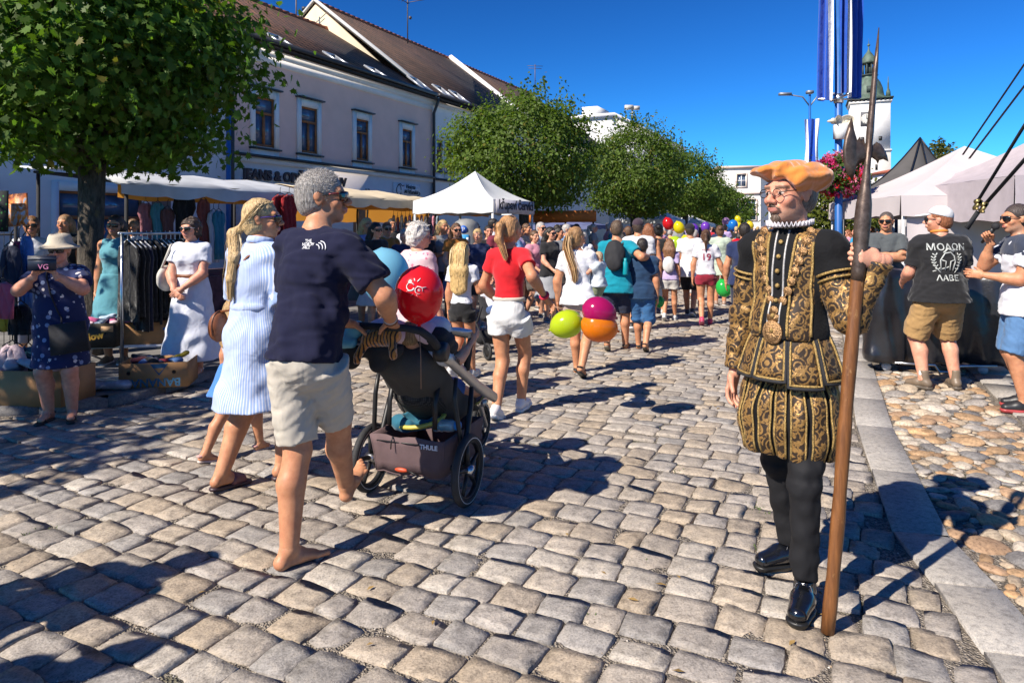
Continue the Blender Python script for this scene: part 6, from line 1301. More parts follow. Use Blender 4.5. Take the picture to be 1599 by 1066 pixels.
# ------------------------------------------------------------------ three-wheeled stroller
sv_ = empty('stroller', pl, pyaw, 'black three-wheeled jogging stroller pushed by the navy-shirted man', 'stroller')
TYRE = plain('tyre_rubber', (.022,.022,.024), .75, var=.25, scale=20, bump=.3, bscale=120); GREYF = plain('grey_shell', (.045,.043,.040), .8, var=.15, bump=.25, bscale=250); ALU = plain('brushed_alu', (.50,.47,.43), .38, metal=.7, var=.08); MAUVEF = plain('mauve_fabric', (.13,.082,.085), .85, var=.15, bump=.3, bscale=220)
def wheel(x, y, r, name='wheel', w=.045, steer=0):
    e = bpy.data.objects.new(name, None); link(e, sv_); e.location = (x, y, r); e.rotation_euler = (0, 0, steer); R = Matrix.Rotation(pi/2, 3, 'Y')
    MB().lathe([(r-.040,-w*.42),(r-.020,-w*.5),(r-.006,-w*.36),(r,-w*.12),(r,w*.12),(r-.006,w*.36),(r-.020,w*.5),(r-.040,w*.42),(r-.044,0),(r-.040,-w*.42)], (0,0,0), 40, R).build('tyre', TYRE, e, True)
    m = MB(); m.lathe([(r-.040,-.014),(r-.052,-.012),(r-.052,.012),(r-.040,.014),(r-.040,-.014)], (0,0,0), 40, R); m.build('rim', BLACKM, e, True)
    MB().lathe([(r-.0255,w*.49),(r-.0225,w*.505),(r-.0195,w*.485)], (0,0,0), 40, R, cap=False).build('reflective_ring', plain('reflective', (.5,.5,.5), .4), e, True)
    m = MB()
    for k in range(5): a = 2*pi*k/5+.4; m.tube([V(0, .02*cos(a), .02*sin(a)), V(0, (r-.05)*cos(a), (r-.05)*sin(a))], [.016,.011], 6)
    m.build('spokes', BLACKM, e); m = MB(); m.lathe([(.0,-.035),(.028,-.032),(.030,.0),(.028,.032),(0,.035)], (0,0,0), 14, R); m.build('hub', CHROME, e, True); return e
wheel(-.315, 0, .200); wheel(.315, 0, .200); wheel(.0, .93, .17, 'wheel', .042)
m = MB(); m.tube([(-.29,0,.2), (.29,0,.2)], .016, 8); m.build('axle', BLACKM, sv_)
m = MB()
for sx in (-1, 1): m.tube([(sx*.045,.93,.17), (sx*.05,.80,.36), (sx*.17,.62,.43), (sx*.235,.42,.47)], [.014,.018,.018,.018], 8, flat=1.4)
m.tube([(-.05,.80,.36), (.05,.80,.36)], .015, 8); m.build('fork', ALU, sv_, True)
for sx in (-1, 1):
    MB().tube([(sx*.235,.62,.46), (sx*.25,.30,.60), (sx*.255,-.10,.83), (sx*.25,-.22,.90)], [.020,.022,.022,.020], 8, flat=1.7).build('side_rail', ALU, sv_, True)
    MB().tube([(sx*.25,.20,.62), (sx*.27,.14,.52), (sx*.275,.06,.34), (sx*.27,.0,.21)], [.014,.017,.018,.020], 8).build('rear_strut', BLACKM, sv_, True)
    MB().tube([(sx*.25,-.02,.72), (sx*.255,-.05,.60), (sx*.275,-.03,.42), (sx*.285,.0,.24)], [.012,.014,.014,.016], 8).build('suspension_arm', BLACKM, sv_, True)
    MB().tube([(sx*.283+.016*cos(t*8), -.02+.016*sin(t*8), .25+.011*t) for t in np.linspace(0, 9.5, 76)], .0042, 5).build('spring', DARKM, sv_)
MB().tube([(-.25,-.20,.89), (-.255,-.33,.985), (-.235,-.42,1.04), (-.17,-.45,1.055), (0,-.455,1.055), (.17,-.45,1.055), (.235,-.42,1.04), (.255,-.33,.985), (.25,-.20,.89)], [.022,.022,.021,.019,.019,.019,.021,.022,.022], 10).build('handlebar', DARKM, sv_, True)
for sx in (-1, 1): MB().lathe([(.0,-.03),(.052,-.028),(.055,0),(.052,.028),(0,.03)], (sx*.255,-.22,.90), 18, Matrix.Rotation(pi/2, 3, 'Y')).build('hinge', BLACKM, sv_, True)
# seat hull, reclined
f = F(); f.cap(V(0,-.16,.82), V(0,.20,.52), .11, .13, .05, 1, (V(1,0,0), 1.75)); f.cap(V(0,.20,.50), V(0,.52,.47), .105, .08, .05, 1, (V(1,0,0), 2.0)); f.cap(V(0,.02,.92), V(0,.24,.72), .10, .14, .05, -1, (V(1,0,0), 1.9)); f.cap(V(0,.24,.68), V(0,.60,.60), .13, .10, .05, -1, (V(1,0,0), 1.9)); f.folds(.005, 40, 3); v, q_ = f.mesh(.011); meshobj('seat', v, [q_], GREYF, sv_, True)
f = F(); f.cap(V(-.20,-.08,.915), V(.20,-.08,.915), .075, None, .03, 1, (V(0,.8,-.55), 1.9)); f.folds(.009, 45, 4, (0,.8,-.5)); v, q_ = f.mesh(.010); meshobj('folded_canopy', v, [q_], DARKM, sv_, True)
f = F(); f.cap(V(0,.0,.60), V(0,.24,.47), .085, .10, .04, 1, (V(1,0,0), 1.9)); v, q_ = f.mesh(.014)
def net_mat():
    m, t, b = new_mat('mesh_net'); vo = nd(t, 'TexVoronoi'); vo.inputs['Scale'].default_value = 95; vo.inputs['Randomness'].default_value = .0; t.links.new(coords(t), vo.inputs['Vector']); c_ = ramp(t, vo.outputs['Distance'], [(.38,(.05,.048,.045)),(.46,(.008,.008,.008))]); t.links.new(c_, b.inputs['Base Color']); b.inputs['Roughness'].default_value = .9; return m
meshobj('storage_net', v, [q_], net_mat(), sv_, True)
for sx in (-.13, .16): MB().tube([(sx,-.06,.70), (sx,-.10,.58), (sx,-.105,.44)], .007, 5, flat=2.4).build('strap', BLACKM, sv_)
# basket between the rear wheels
m = MB(); zb0, zt0_ = .17, .385; fr_ = [V(-.215,-.10,zb0), V(.205,-.10,zb0), V(.235,-.13,zt0_), V(-.235,-.13,zt0_)]; n = 10
rows_ = [[fr_[0].lerp(fr_[1], i/n).lerp(fr_[3].lerp(fr_[2], i/n), j/4)+V(0,.006*sin(i*2+j), .006*sin(i*1.3)) for i in range(n+1)] for j in range(5)]; m.sheet(rows_); bk_ = [[V(p.x, .42, p.z) for p in r_] for r_ in rows_]; m.sheet(bk_); m.sheet([[rows_[j][0], bk_[j][0]] for j in range(5)]); m.sheet([[rows_[j][-1], bk_[j][-1]] for j in range(5)]); m.sheet([rows_[0], bk_[0]]); bs = m.build('basket', MAUVEF, sv_, True); md = bs.modifiers.new('t', 'SOLIDIFY'); md.thickness = .008
text_obj('lettering', 'THULE', .036, WINK, bs, (.135,-.136,.335), (1,0,0), (0,.0,1), .0008, .0012); MB().box((-.02,-.128,.353), (.36,.004,.006)).build('zip', BLACKM, bs); MB().ball((-.045,-.118,.195), (.045,.012,.014), 10).build('reflector_tab', plain('orange_red', (.55,.07,.02), .5), bs, True); m = MB(); m.tube([(-.01,-.12,.20), (.04,-.135,.19), (.08,-.12,.175)], .004, 5); m.tube([(-.09,-.136,.385), (-.095,-.145,.36), (-.1,-.142,.315)], .004, 5); m.build('cord', BLACKM, bs)
text_obj('lettering', 'THULE', .030, BLACKM, sv_, (.2785,-.06,.815), (.0,.87,-.50), (0,.50,.87), .0006, .001)
MB().tube([(.26,.10,.74), (.265,.14,.88), (.23,.24,.92), (0,.30,.93), (-.23,.24,.92), (-.265,.14,.88), (-.26,.10,.74)], .020, 10).build('bumper_bar', DARKM, sv_, True)
f = F(); f.cap(V(0,.54,.43), V(0,.68,.36), .03, .026, .03, 1, (V(1,0,0), 4.0)); v, q_ = f.mesh(.010); meshobj('footrest', v, [q_], GREYF, sv_, True)
# parent console with cup wells under the handlebar
f = F(); f.cap(V(-.21,-.40,.93), V(.06,-.38,.93), .055, .05, .02); f.cap(V(-.19,-.40,.86), V(-.19,-.40,.93), .05, .055, .02); f.cap(V(-.03,-.39,.85), V(-.03,-.39,.92), .05, .055, .02); f.cut(V(0,0,1), V(0,0,.955)); v, q_ = f.mesh(.009); con = meshobj('console', v, [q_], DARKM, sv_, True); MB().tube([(-.255,-.43,.958), (-.1,-.455,.958), (.09,-.43,.958)], .006, 6).build('console_rim', plain('console_grey', (.35,.33,.33), .6), con, True)
text_obj('emblem', '↑', .03, WINK, con, (-.205,-.452,.885), (1,0,0), (0,0,1), .0006)
def put_on(name, label, cat, geo, color=None, mat=None, parts=()):
    """a loose thing riding on the stroller, modelled in the stroller's frame"""
    e = empty(name, pl, pyaw, label, cat); v, q_ = geo.mesh(.008); meshobj(parts[0] if parts else 'body', v, [q_], mat or CLOTH, e, True, color=color); return e
def tiger_pat(t, vec, base):
    wv = nd(t, 'TexWave'); wv.inputs['Scale'].default_value = 16; wv.inputs['Distortion'].default_value = 4; wv.inputs['Detail'].default_value = 1; t.links.new(vec, wv.inputs['Vector']); return mixc(t, ramp(t, wv.outputs[0], [(.62,(0,0,0)),(.70,(1,1,1))]), base, (.02,.012,.01))
f = F(); f.cap(V(-.06,-.425,.985), V(.05,-.415,1.0), .045, .05, .02); f.cap(V(-.06,-.45,.985), V(-.10,-.475,.905), .022, .020, .02); f.cap(V(-.10,-.475,.905), V(-.105,-.478,.875), .021, .018, .01); f.cap(V(.08,-.445,.985), V(.105,-.47,.91), .022, .020, .02); f.ell(V(.075,-.42,1.01), (.045,.045,.04), None, .02); f.folds(.003, 150, 3)
put_on('plush_tiger', 'orange and black striped plush tiger lying on stroller handle tray', 'toy', f, (.52,.20,.035), cloth_mat('tiger_plush', .95, .6, .5, 60, tiger_pat))
f = F(); f.cap(V(-.21,-.44,.985), V(-.14,-.42,1.03), .036, .045, .02); f.cap(V(-.19,-.46,.97), V(-.15,-.46,.965), .04, .03, .02); put_on('sandal_toy', 'pale blue plastic clog lying in the stroller tray', 'shoe', f, (.13,.42,.55), PAINT)
f = F(); f.cap(V(-.08,-.26,1.0), V(.14,-.14,.985), .065, .06, .04, 1, (V(0,1,0), 1.3)); f.cap(V(-.14,-.30,.99), V(-.02,-.26,1.0), .05, .055, .04); f.folds(.010, 48, 7, (1,.4,.3)); put_on('blanket', 'pink and white crumpled blanket on the stroller canopy', 'blanket', f, (.70,.52,.58))
f = F(); f.ell(V(.15,-.05,1.005), (.075,.085,.062), None, .02); f.cap(V(.21,.03,.985), V(.27,.06,.975), .05, .045, .02, 1, (V(0,0,1), .22)); f.cut(V(0,0,-1), V(0,0,.955)); e_ = put_on('baseball_cap', 'white and orange cap resting on the stroller canopy', 'cap', f, (.66,.68,.72), CLOTH, ('crown',)); f = F(); f.ell(V(.10,-.065,1.0), (.05,.078,.058), None, .01); f.cut(V(0,0,-1), V(0,0,.953)); v, q_ = f.mesh(.008); meshobj('rear_panel', v, [q_], CLOTH, e_, True, color=(.58,.26,.09))
f = F(); f.cap(V(-.10,.02,.42), V(.06,.16,.44), .055, .06, .03, 1, (V(1,0,0), 1.7)); f.cap(V(-.06,.04,.46), V(.04,.12,.47), .04, .04, .02, -1, (V(1,0,0), 1.5)); f.folds(.004, 60, 3); e_ = put_on('sun_hat', 'teal and yellow hat stuffed in the stroller basket', 'hat', f, (.02,.12,.18)); MB().tube([V(-.02+.155*cos(t)*.95, .085+.105*sin(t)-.02, .445+.035*sin(t+.6)) for t in np.linspace(0, 2*pi, 29)[:-1]], .014, 7, closed=True).build('brim', PAINT, e_, True, color=(.48,.40,.07))
f = F(); f.cap(V(.10,.05,.42), V(.20,.03,.43), .038, .034, .02); f.folds(.004, 90, 3); e_ = put_on('water_bottle', 'clear blue-capped plastic bottle lying in the stroller basket', 'bottle', f, (.35,.42,.45), plain('clear_plastic', (.25,.33,.36), .15, spec=.8, var=.2)); MB().lathe([(.024,0),(.026,.01),(.024,.03),(0,.031)], (.225,.025,.435), 14, Matrix.Rotation(pi/2, 3, 'Y')).build('cap', plain('bottle_blue', (.03,.22,.55), .4), e_, True)
# child in the seat
ck = Fig('person', 'small child in blue shorts sitting in the stroller', PW(.06,.06,0), pyaw, 1.0, 'm', .95, 'fair', [(-.07,.50,.40,-5,35), (.10,.50,.44,8,35)], 0, -38, 0, 0, [dict(d=((-.4,.5,-.6), (.1,.8,.1))), dict(d=((.5,.5,-.2), (.2,.6,.5)))], (0, 0, 0), .012, zoff=.13)
ck.body(False); ck.shorts((.03,.12,.42), .8); ck.top((.55,.56,.6), .6, .02); ck.hair((.3,.2,.1), 'short'); ck.shoes((.08,.09,.16), (.55,.6,.2))

# ------------------------------------------------------------------ balloons
def balloon(name, label, c, r, col, string_to=None, tilt=(0,0), group=None, marks=None):
    e = empty(name, c, 0, label, 'balloon', group); R = frame(0, tilt[0], tilt[1]); pr = [(0,1.12)]+[(sin(a), cos(a)*1.08 if cos(a) > 0 else cos(a)*1.30) for a in np.linspace(.18, 2.86, 15)]+[(.09,-1.33),(.05,-1.37)]
    o = MB().lathe([(a*r, b*r) for a, b in pr][::-1], (0,0,0), 28, R).build('skin', rubber(col), e, True); MB().lathe([(.05*r,-1.44*r),(.10*r,-1.42*r),(.06*r,-1.37*r),(.04*r,-1.34*r)][::1], (0,0,0), 10, R).build('knot', rubber(col), e, True)
    if string_to is not None: a = R @ V(0,0,-1.42*r); b = Vector(string_to)-Vector(c); MB().tube([a, a.lerp(b, .5)+V(.004,0,0), b], .0022, 5).build('string', plain('string_tan', (.35,.20,.13), .8), e)
    return e, o
_RB = {}
def rubber(col):
    k = tuple(col)
    if k in _RB: return _RB[k]
    m, t, b = new_mat('balloon_rubber'); b.inputs['Base Color'].default_value = (*col, 1); b.inputs['Roughness'].default_value = .16; b.inputs['Specular IOR Level'].default_value = .5; tr = nd(t, 'BsdfTranslucent'); tr.inputs[0].default_value = (*[min(1, c_*1.2) for c_ in col], 1); mx = nd(t, 'MixShader'); mx.inputs[0].default_value = .35; t.links.new(b.outputs[0], mx.inputs[1]); t.links.new(tr.outputs[0], mx.inputs[2]); t.links.new(mx.outputs[0], t.nodes['Material Output'].inputs[0]); _RB[k] = m; return m
rb_c = PX(655, 456, 3.62); rb_r = 38/FPX*3.62; e_, o_ = balloon('balloon', 'glossy red balloon printed with white doodle eyes, tied to stroller', rb_c, rb_r, (.78,.018,.03), PX(658, 607, 3.62))
def on_balloon(pts, r, tilt=0): return [V(x*r, -r*1.012*sqrt(max(0, 1-x*x-(z/1.05)**2)), z*r) for x, z in pts]
m = MB(); ar = lambda cx, cz, rr, a0, a1, n=12: [(cx+rr*cos(a), cz+rr*sin(a)) for a in np.linspace(a0, a1, n)]
for pts, w in ((ar(-.22,.30,.16,.4,6.0), .035), (ar(.12,.16,.15,-.3,5.0), .028), (ar(.13,.17,.04,0,6.2,8), .02), ([(.05,.32),(.25,.26),(.40,.28)], .035), ([(-.08,.62),(-.05,.52)], .025), ([(.05,.50),(.16,.62)], .03), ([(-.38,.12),(-.24,.13)], .018), ([(-.2,-.05),(-.1,.02)], .018), ([(.02,-.02),(.08,-.08)], .018)): m.tube(on_balloon(pts, rb_r), w*rb_r, 6, flat=.35)
m.build('doodle', WINK, e_, True)
bb_c = PX(602, 428, 4.05); balloon('balloon', 'light blue balloon partly behind the navy-shirted man', bb_c, 38/FPX*4.05, (.22,.52,.68), PW(-.1,-.42,1.02), (0,-8))
gl = 'balloons held by the woman in red'; hb_ = PX(864, 478, 5.55)
for nm, px, py, r, c_, tl, lab in (('balloon', 887, 505, 22, (.48,.60,.02), (0,70), 'lime green balloon held low by the woman in red'), ('balloon', 934, 486, 23, (.42,.01,.12), (0,-70), 'magenta balloon behind the orange one, held by the woman in red'), ('balloon', 934, 509, 24.5, (.80,.22,.01), (10,-75), 'orange balloon held by the woman in red')):
    y = 5.38 if 'orange' in lab else 5.55; balloon(nm, lab, PX(px, py, y), r/FPX*y, c_, hb_, tl, gl)
fb_ = [(1044,350,8.5,17,(.6,.015,.02),'red balloon above the crowd below the second round tree'),(1061,356,8.5,16,(.72,.62,.01),'yellow balloon beside the higher red balloon'),(1083,358,8.5,17,(.16,.04,.45),'purple balloon above the crowd, nearer of two purple'),(1102,354,7,20,(.2,.06,.5),'purple balloon above the crowd, farther of two purple'),(1055,380,10.5,12.5,(.45,.62,.03),'lime balloon behind the girl with white backpack'),(1072,377,8,13.5,(.72,.64,.02),'yellow balloon beside the lime one above the white t-shirt'),(1112,382,8.5,15,(.6,.02,.03),'red balloon left of the pale green dress'),(1151,382,9,14,(.62,.015,.03),'red balloon right of the pale green dress'),(1131,451,12,10.6,(.03,.48,.08),'green balloon held low by girl with number nineteen'),(1134,346,6,30,(.6,.35,.55),'pale pink balloon above the far crowd'),(1145,351,7.5,28,(.02,.2,.62),'larger blue balloon above the far crowd'),(1135,357,6,29,(.02,.24,.6),'smaller blue balloon above the far crowd'),(1153,343,5,30,(.75,.65,.02),'topmost yellow balloon above the far crowd'),(1154,354,6,29.5,(.72,.6,.02),'yellow balloon touching the larger blue balloon'),(1172,352,5.5,31,(.75,.6,.03),'rightmost yellow balloon above the far crowd'),(1030,470,8,11,(.02,.40,.10),'green balloon half hidden by the boy in navy')]
for px, py, r, y, c_, lab in fb_: c0 = PX(px, py, y); balloon('balloon', lab, c0, r/FPX*y, c_, c0+V(0,0,-.75) if 'held low' not in lab and 'hidden' not in lab else c0+V(-.05,0,.2), (0,0) if 'low' not in lab else (0,160), 'balloons carried in the parade')
# ------------------------------------------------------------------ people in the middle distance
def floral_pat(c1, c2, sc=22, th=.33):
    def fn(t, vec, base):
        vo = nd(t, 'TexVoronoi'); vo.inputs['Scale'].default_value = sc; t.links.new(vec, vo.inputs['Vector']); n1 = noise(t, vec, sc*1.7, 2); mt = nd(t, 'Math', operation='ADD'); t.links.new(vo.outputs['Distance'], mt.inputs[0]); m2 = nd(t, 'Math', operation='MULTIPLY'); m2.inputs[1].default_value = .9; t.links.new(n1, m2.inputs[0]); t.links.new(m2.outputs[0], mt.inputs[1])
        k = ramp(t, mt.outputs[0], [(th+.20,(1,1,1)),(th+.24,(0,0,0))]); c_ = mixc(t, k, base, c1)
        if c2: v2 = nd(t, 'TexVoronoi'); v2.inputs['Scale'].default_value = sc*.8; t.links.new(coords(t, 'Object', (1,1,1), (.5,.3,.2)), v2.inputs['Vector']); c_ = mixc(t, ramp(t, v2.outputs['Distance'], [(.22,(1,1,1)),(.26,(0,0,0))]), c_, c2)
        return c_
    return fn
def foot_at(px, py): return G(px, py)
def walk(s=.16, lift=.05, ph=0, w=.07): # stride; ph 0: left foot forward
    a = [(-w, s, .0, -4, 8), (w, -s, lift, 4, -28)]; return a if ph == 0 else [(-w, -s, lift, -4, -28), (w, s, .0, 4, 8)]
HANG = lambda sg, o=.18, f=.1: dict(d=((sg*o,-.03,-1), (sg*.06,f,-1)), palm=(-sg,.2,0))
def P_(label, px, py, yaw, H, sex='m', **k):
    z = k.pop('z', 0); loc = G(px, py); loc.z = z; return Fig('person', label, loc, yaw, H, sex, **k)
# woman in red
r_loc = G(795, 648); a = Fig('person', 'young woman in red polo shirt and white denim shorts', r_loc, 22, 1.70, 'f', .88, 'tan', [(-.045,-.16,.02,0,-24), (.05,.16,.02,4,4)], .02, 1, 0, 0, [dict(d=((-.45,.1,-1), (.25,.55,-.55))), dict(h=to_local(PX(852, 464, 5.60), r_loc, 22), hint=(.4,-1,-.2), hd=(.6,.2,-.7), palm=(-.3,-.5,-.2), curl=.6)], (14, 0, 0), .012)
a.body(False); a.top((.60,.010,.018), .52, .085, .012, cell=.011, fold=.004, flare=.0); a.shorts((.70,.70,.69), .40, .022, .085, cloth_mat('white_denim', .9, .1, .4, 14), oe=.034); a.hair((.45,.24,.10), 'pony', .30, .007, tail=[a.h(.0,-.15,.03), a.h(.0,-.165,-.08), a.C-a.fw*.13-a.u*.02+a.sv*.02]); a.shoes((.66,.62,.62), (.70,.68,.66)); a.bracelet(1, 'scrunchie', plain('red_ruffle', (.6,.02,.05), .8), .02, .016)
g_ = [a.h(0,-.11,.05), a.h(0,-.15,.03), a.h(.0,-.165,-.08), a.C-a.fw*.13-a.u*.06+a.sv*.02]; strands(a, [g_], 150, .004, [(.52,.30,.13), (.36,.18,.07), (.60,.38,.18)], 31, .013); MB().box(tuple(a.h(0,-.05,.125)), (.10,.018,.010), a.HR).build('hair_clip', WHITEP, a.e)
MB().tube([a.P+a.u*.083*a.H+V(.135*sin(t), .105*cos(t), 0) for t in np.linspace(0, 2*pi, 25)[:-1]], .008, 5, closed=True, flat=2.2).build('belt', plain('woven_belt', (.50,.45,.38), .8), a.e, True)
for i in (0, 1): N = a.an[i]; fr = a.ff[i]; m = MB(); [m.tube([N+fr @ V(sg*.036,.05-.02*k,-.066+.01*k), N+fr @ V(sg*.038,.075-.02*k,-.03)], .004, 4) for k in range(3) for sg in (-1, 1)]; m.build('shoe_stripes', plain('pink_stripe', (.55,.08,.18), .6), a.e)
# blonde girl
a = P_('blonde girl in white t-shirt and black shorts walking beside woman in red', 722, 592, 24, 1.43, 'f', g=.84, skin='tan', feet=walk(.14,.07,1,.05), arms=[HANG(-1), dict(d=((.3,.25,-1), (.25,.75,.15)))], head=(2,0,0), cell=.012)
a.body(False); a.top((.70,.71,.75), .55, .045, .012, flare=.015); a.shorts((.012,.012,.014), .34, .014, .08, oe=.018); a.hair((.58,.40,.17), 'long', .42, .008); a.shoes((.5,.5,.5))
g_ = [[a.h(x,-.02,.11), a.h(x*1.3,-.10,.04), a.h(x*1.3,-.12,-.10), a.h(x*1.3,-.14,-.26)+V(0,-.01,-.03)] for x in np.linspace(-.06,.06,9)]; strands(a, g_, 330, .0034, [(.66,.47,.20), (.46,.30,.11), (.74,.58,.32)], 32, .012)
# white-haired woman in pink blouse
a = P_('white-haired elderly woman in pink floral blouse with sunglasses on head', 652, 632, 48, 1.62, 'f', g=1.22, skin='pink', arms=[HANG(-1), dict(d=((.25,.05,-1), (.12,.3,-1)), palm=(-1,0,0))], head=(26,0,0), cell=.012)
a.body(False); a.top((.66,.45,.47), .80, -.07, .022, cloth_mat('pink_floral', .85, .1, .4, 9, floral_pat((.10,.04,.16), (.62,.18,.26), 26, .31)), fold=.007); a.shorts((.055,.062,.05), 1.8, .018, .02, name='trousers', oe=.02); a.hair((.60,.57,.53), 'curly', cell=.008, vol=1.0); a.shades((.18,.05,.03), GLASSES, .075); a.shoes((.03,.03,.03)); fuzz(a, 1800, .035, [(.70,.68,.64), (.45,.43,.40)], 9, .0018)
hb_l = G(690, 632); o = empty('handbag', V(hb_l.x, hb_l.y, 0), 45, 'black handbag held by white-haired woman', 'bag'); MB().box((0,0,.52), (.09,.26,.20), taper=.9).build('body', BLACKM, o); MB().tube([(0,-.09,.61), (0,-.07,.74), (0,.07,.74), (0,.09,.61)], .008, 6).build('handle', BLACKM, o)
# woman with long ponytail carrying a baby
n_loc = G(905, 586); a = Fig('person', 'woman with long wavy ponytail carrying a baby on her arm', n_loc, 22, 1.60, 'f', 1.0, 'tan', walk(.15,.06,0,.07), .012, 0, 0, -3, [dict(d=((-.35,-.05,-1), (-.05,.25,-1))), dict(d=((.40,.15,-.9), (-.25,.85,.25)), palm=(0,.4,.8))], (22, 0, 0), .012)
a.body(False); a.top((.72,.72,.75), .58, -.02, .018); a.shorts((.50,.42,.38), .62, .024, .05); a.hair((.34,.19,.08), 'pony', .42, .007, tail=[a.h(0,-.15,.02), a.h(-.01,-.17,-.12), a.C-a.fw*.14-a.u*.10*a.H, a.C-a.fw*.13-a.u*.17*a.H]); a.shoes((.02,.02,.02), (.02,.02,.02), 'sandal')
g_ = [a.h(0,-.11,.05), a.h(0,-.16,.02), a.h(-.01,-.175,-.12), a.C-a.fw*.15-a.u*.10*a.H, a.C-a.fw*.135-a.u*.18*a.H]; strands(a, [g_], 200, .004, [(.48,.28,.12), (.26,.13,.05), (.56,.36,.17)], 33, .018)
bp_ = n_loc+Matrix.Rotation(-radians(22), 3, 'Z') @ V(.20,.06,0); b = Fig('person', 'bald baby in pale shirt and green shorts held by ponytail woman', bp_, -60, .72, 'm', 1.05, 'fair', [(-.10,.14,.62,0,-10), (.05,.16,.60,0,-10)], 0, 0, 0, 0, [dict(d=((-.4,.5,-.5), (.1,.9,.1))), dict(d=((.4,.5,-.5), (-.1,.9,.1)))], (-20,0,0), .012, zoff=.60)
b.body(True); b.top((.50,.55,.58), .6, -.02, .014); b.shorts((.20,.23,.13), .6, .02); b.hair((.50,.36,.22), 'crop', vol=.965)
# man in teal with backpack, arm round the boy
t_loc = G(963, 546); by_ = G(1003, 547); a = Fig('person', 'man in teal t-shirt and grey backpack with arm round a boy', t_loc, 18, 1.70, 'm', 1.10, 'tan', walk(.17,.05,1,.09), .02, 3, 0, 0, [HANG(-1), dict(h=to_local(by_+V(.10,.0,1.20), t_loc, 18), hint=(.3,-1,-.3), hd=(.9,.1,-.1), palm=(0,-.2,-1), curl=.3)], (-4, -4, 0), .013)
a.body(False); a.top((.0,.22,.30), .60, -.06, .018); a.shorts((.018,.025,.055), .92, .024, .02, oe=.04); a.hair((.10,.065,.04), 'short'); a.shoes((.08,.05,.03), (.2,.17,.13), 'sandal')
bk = empty('backpack', t_loc, 18, 'dark grey backpack with teal bottle worn by the teal-shirted man', 'backpack'); f = F(); f.ell(a.P+a.u*.225*a.H-a.fw*.15, (.135,.085,.20), a.T, .02); f.ell(a.P+a.u*.17*a.H-a.fw*.21, (.10,.05,.11), a.T, .02); f.folds(.004, 50, 3); v, q_ = f.mesh(.013); meshobj('pack', v, [q_], DARKM, bk, True)
for sg in (-1, 1): MB().tube([a.C+a.sv*sg*.09-a.fw*.09-a.u*.02, a.C+a.sv*sg*.10+a.u*.025, a.C+a.sv*sg*.10+a.fw*.10-a.u*.06, a.P+a.u*.2*a.H+a.sv*sg*.15+a.fw*.06], .012, 6, flat=2).build('shoulder_strap', DARKM, bk, True)
MB().lathe([(.032,0),(.035,.01),(.035,.15),(.02,.18),(.022,.21),(0,.212)], a.P+a.u*.08*a.H-a.fw*.16+a.sv*.14, 12).build('bottle', plain('teal_bottle', (.0,.25,.30), .4), bk, True)
b = Fig('person', 'short-haired boy in navy t-shirt and denim shorts beside the teal-shirted man', by_, 20, 1.46, 'm', .98, 'tan', walk(.15,.05,0,.07), .012, 1, 0, 0, [HANG(-1), HANG(1)], (-6, 0, 0), .012)
b.body(False); b.top((.012,.04,.095), .70, -.04, .022); b.shorts((.035,.12,.28), 1.06, .024, .02, cloth_mat('denim', .9, .1, .5, 16), oe=.035); b.hair((.03,.022,.018), 'short'); b.shoes((.03,.025,.02), (.05,.04,.03), 'sandal')
# the next row of walkers
a = P_('girl with brown hair and small white backpack in lilac shirt', 1046, 500, 20, 1.40, 'f', g=.88, skin='tan', feet=walk(.13,.05,1), head=(0,0,0)); a.body(False); a.top((.45,.36,.58), .6, -.01); a.shorts((.55,.53,.50), .5, .02); a.hair((.20,.10,.05), 'long', .22); a.shoes((.6,.6,.6))
bk = empty('backpack', G(1046, 500), 20, 'small white backpack on the lilac-shirted girl', 'backpack'); f = F(); f.ell(a.P+a.u*.18*a.H-a.fw*.13, (.10,.065,.14), None, .02); f.folds(.004, 50, 3); v, q_ = f.mesh(.014); meshobj('pack', v, [q_], CLOTH, bk, True, color=(.66,.64,.62))
def cap_hat(fig, col, bill=True, back=False):
    f = F(); c = fig.hs; f.ell(fig.h(0,-.015,.045), V(.090,.106,.092)*c, fig.HR, .01); f.cut(-(fig.HR @ V(0,-.25,1)), fig.h(0,0,.045)); o = fig.wear(f, 'cap', col, CLOTH, max(.008, fig.cell*.7))
    if bill:
        sg = -1 if back else 1; f = F(); f.cap(fig.h(0,sg*.08,.048), fig.h(0,sg*.145,.034), .062*c, .055*c, .01, 1, (fig.HR @ V(0,0,1), .16)); fig.wear(f, 'bill', col, CLOTH, max(.006, fig.cell*.6), o)
    return o
a = P_('man in white t-shirt, black shorts and black cap ahead of backpack girl', 1078, 493, 22, 1.66, 'm', skin='tan', feet=walk(.17,.05,0)); a.body(False); a.top((.70,.70,.72), .65, -.08, .02); a.shorts((.014,.014,.016), .95, .03, .02); a.hair((.04,.03,.02), 'short'); cap_hat(a, (.015,.015,.018)); a.shoes((.03,.03,.035), (.6,.6,.6))
a = P_('girl in white shirt numbered nineteen and dark red shorts', 1103, 507, 14, 1.56, 'f', g=.95, skin='tan', feet=walk(.14,.05,1), arms=[HANG(-1, .3), dict(d=((.38,.02,-1), (.35,.15,-1)))], head=(4,0,0)); a.body(False); a.top((.66,.64,.68), .6, .02, .02, flare=.012); a.shorts((.26,.015,.035), .34, .02, .05, oe=.024); a.hair((.09,.045,.025), 'pony', .3); a.shoes((.55,.05,.12), (.3,.05,.1))
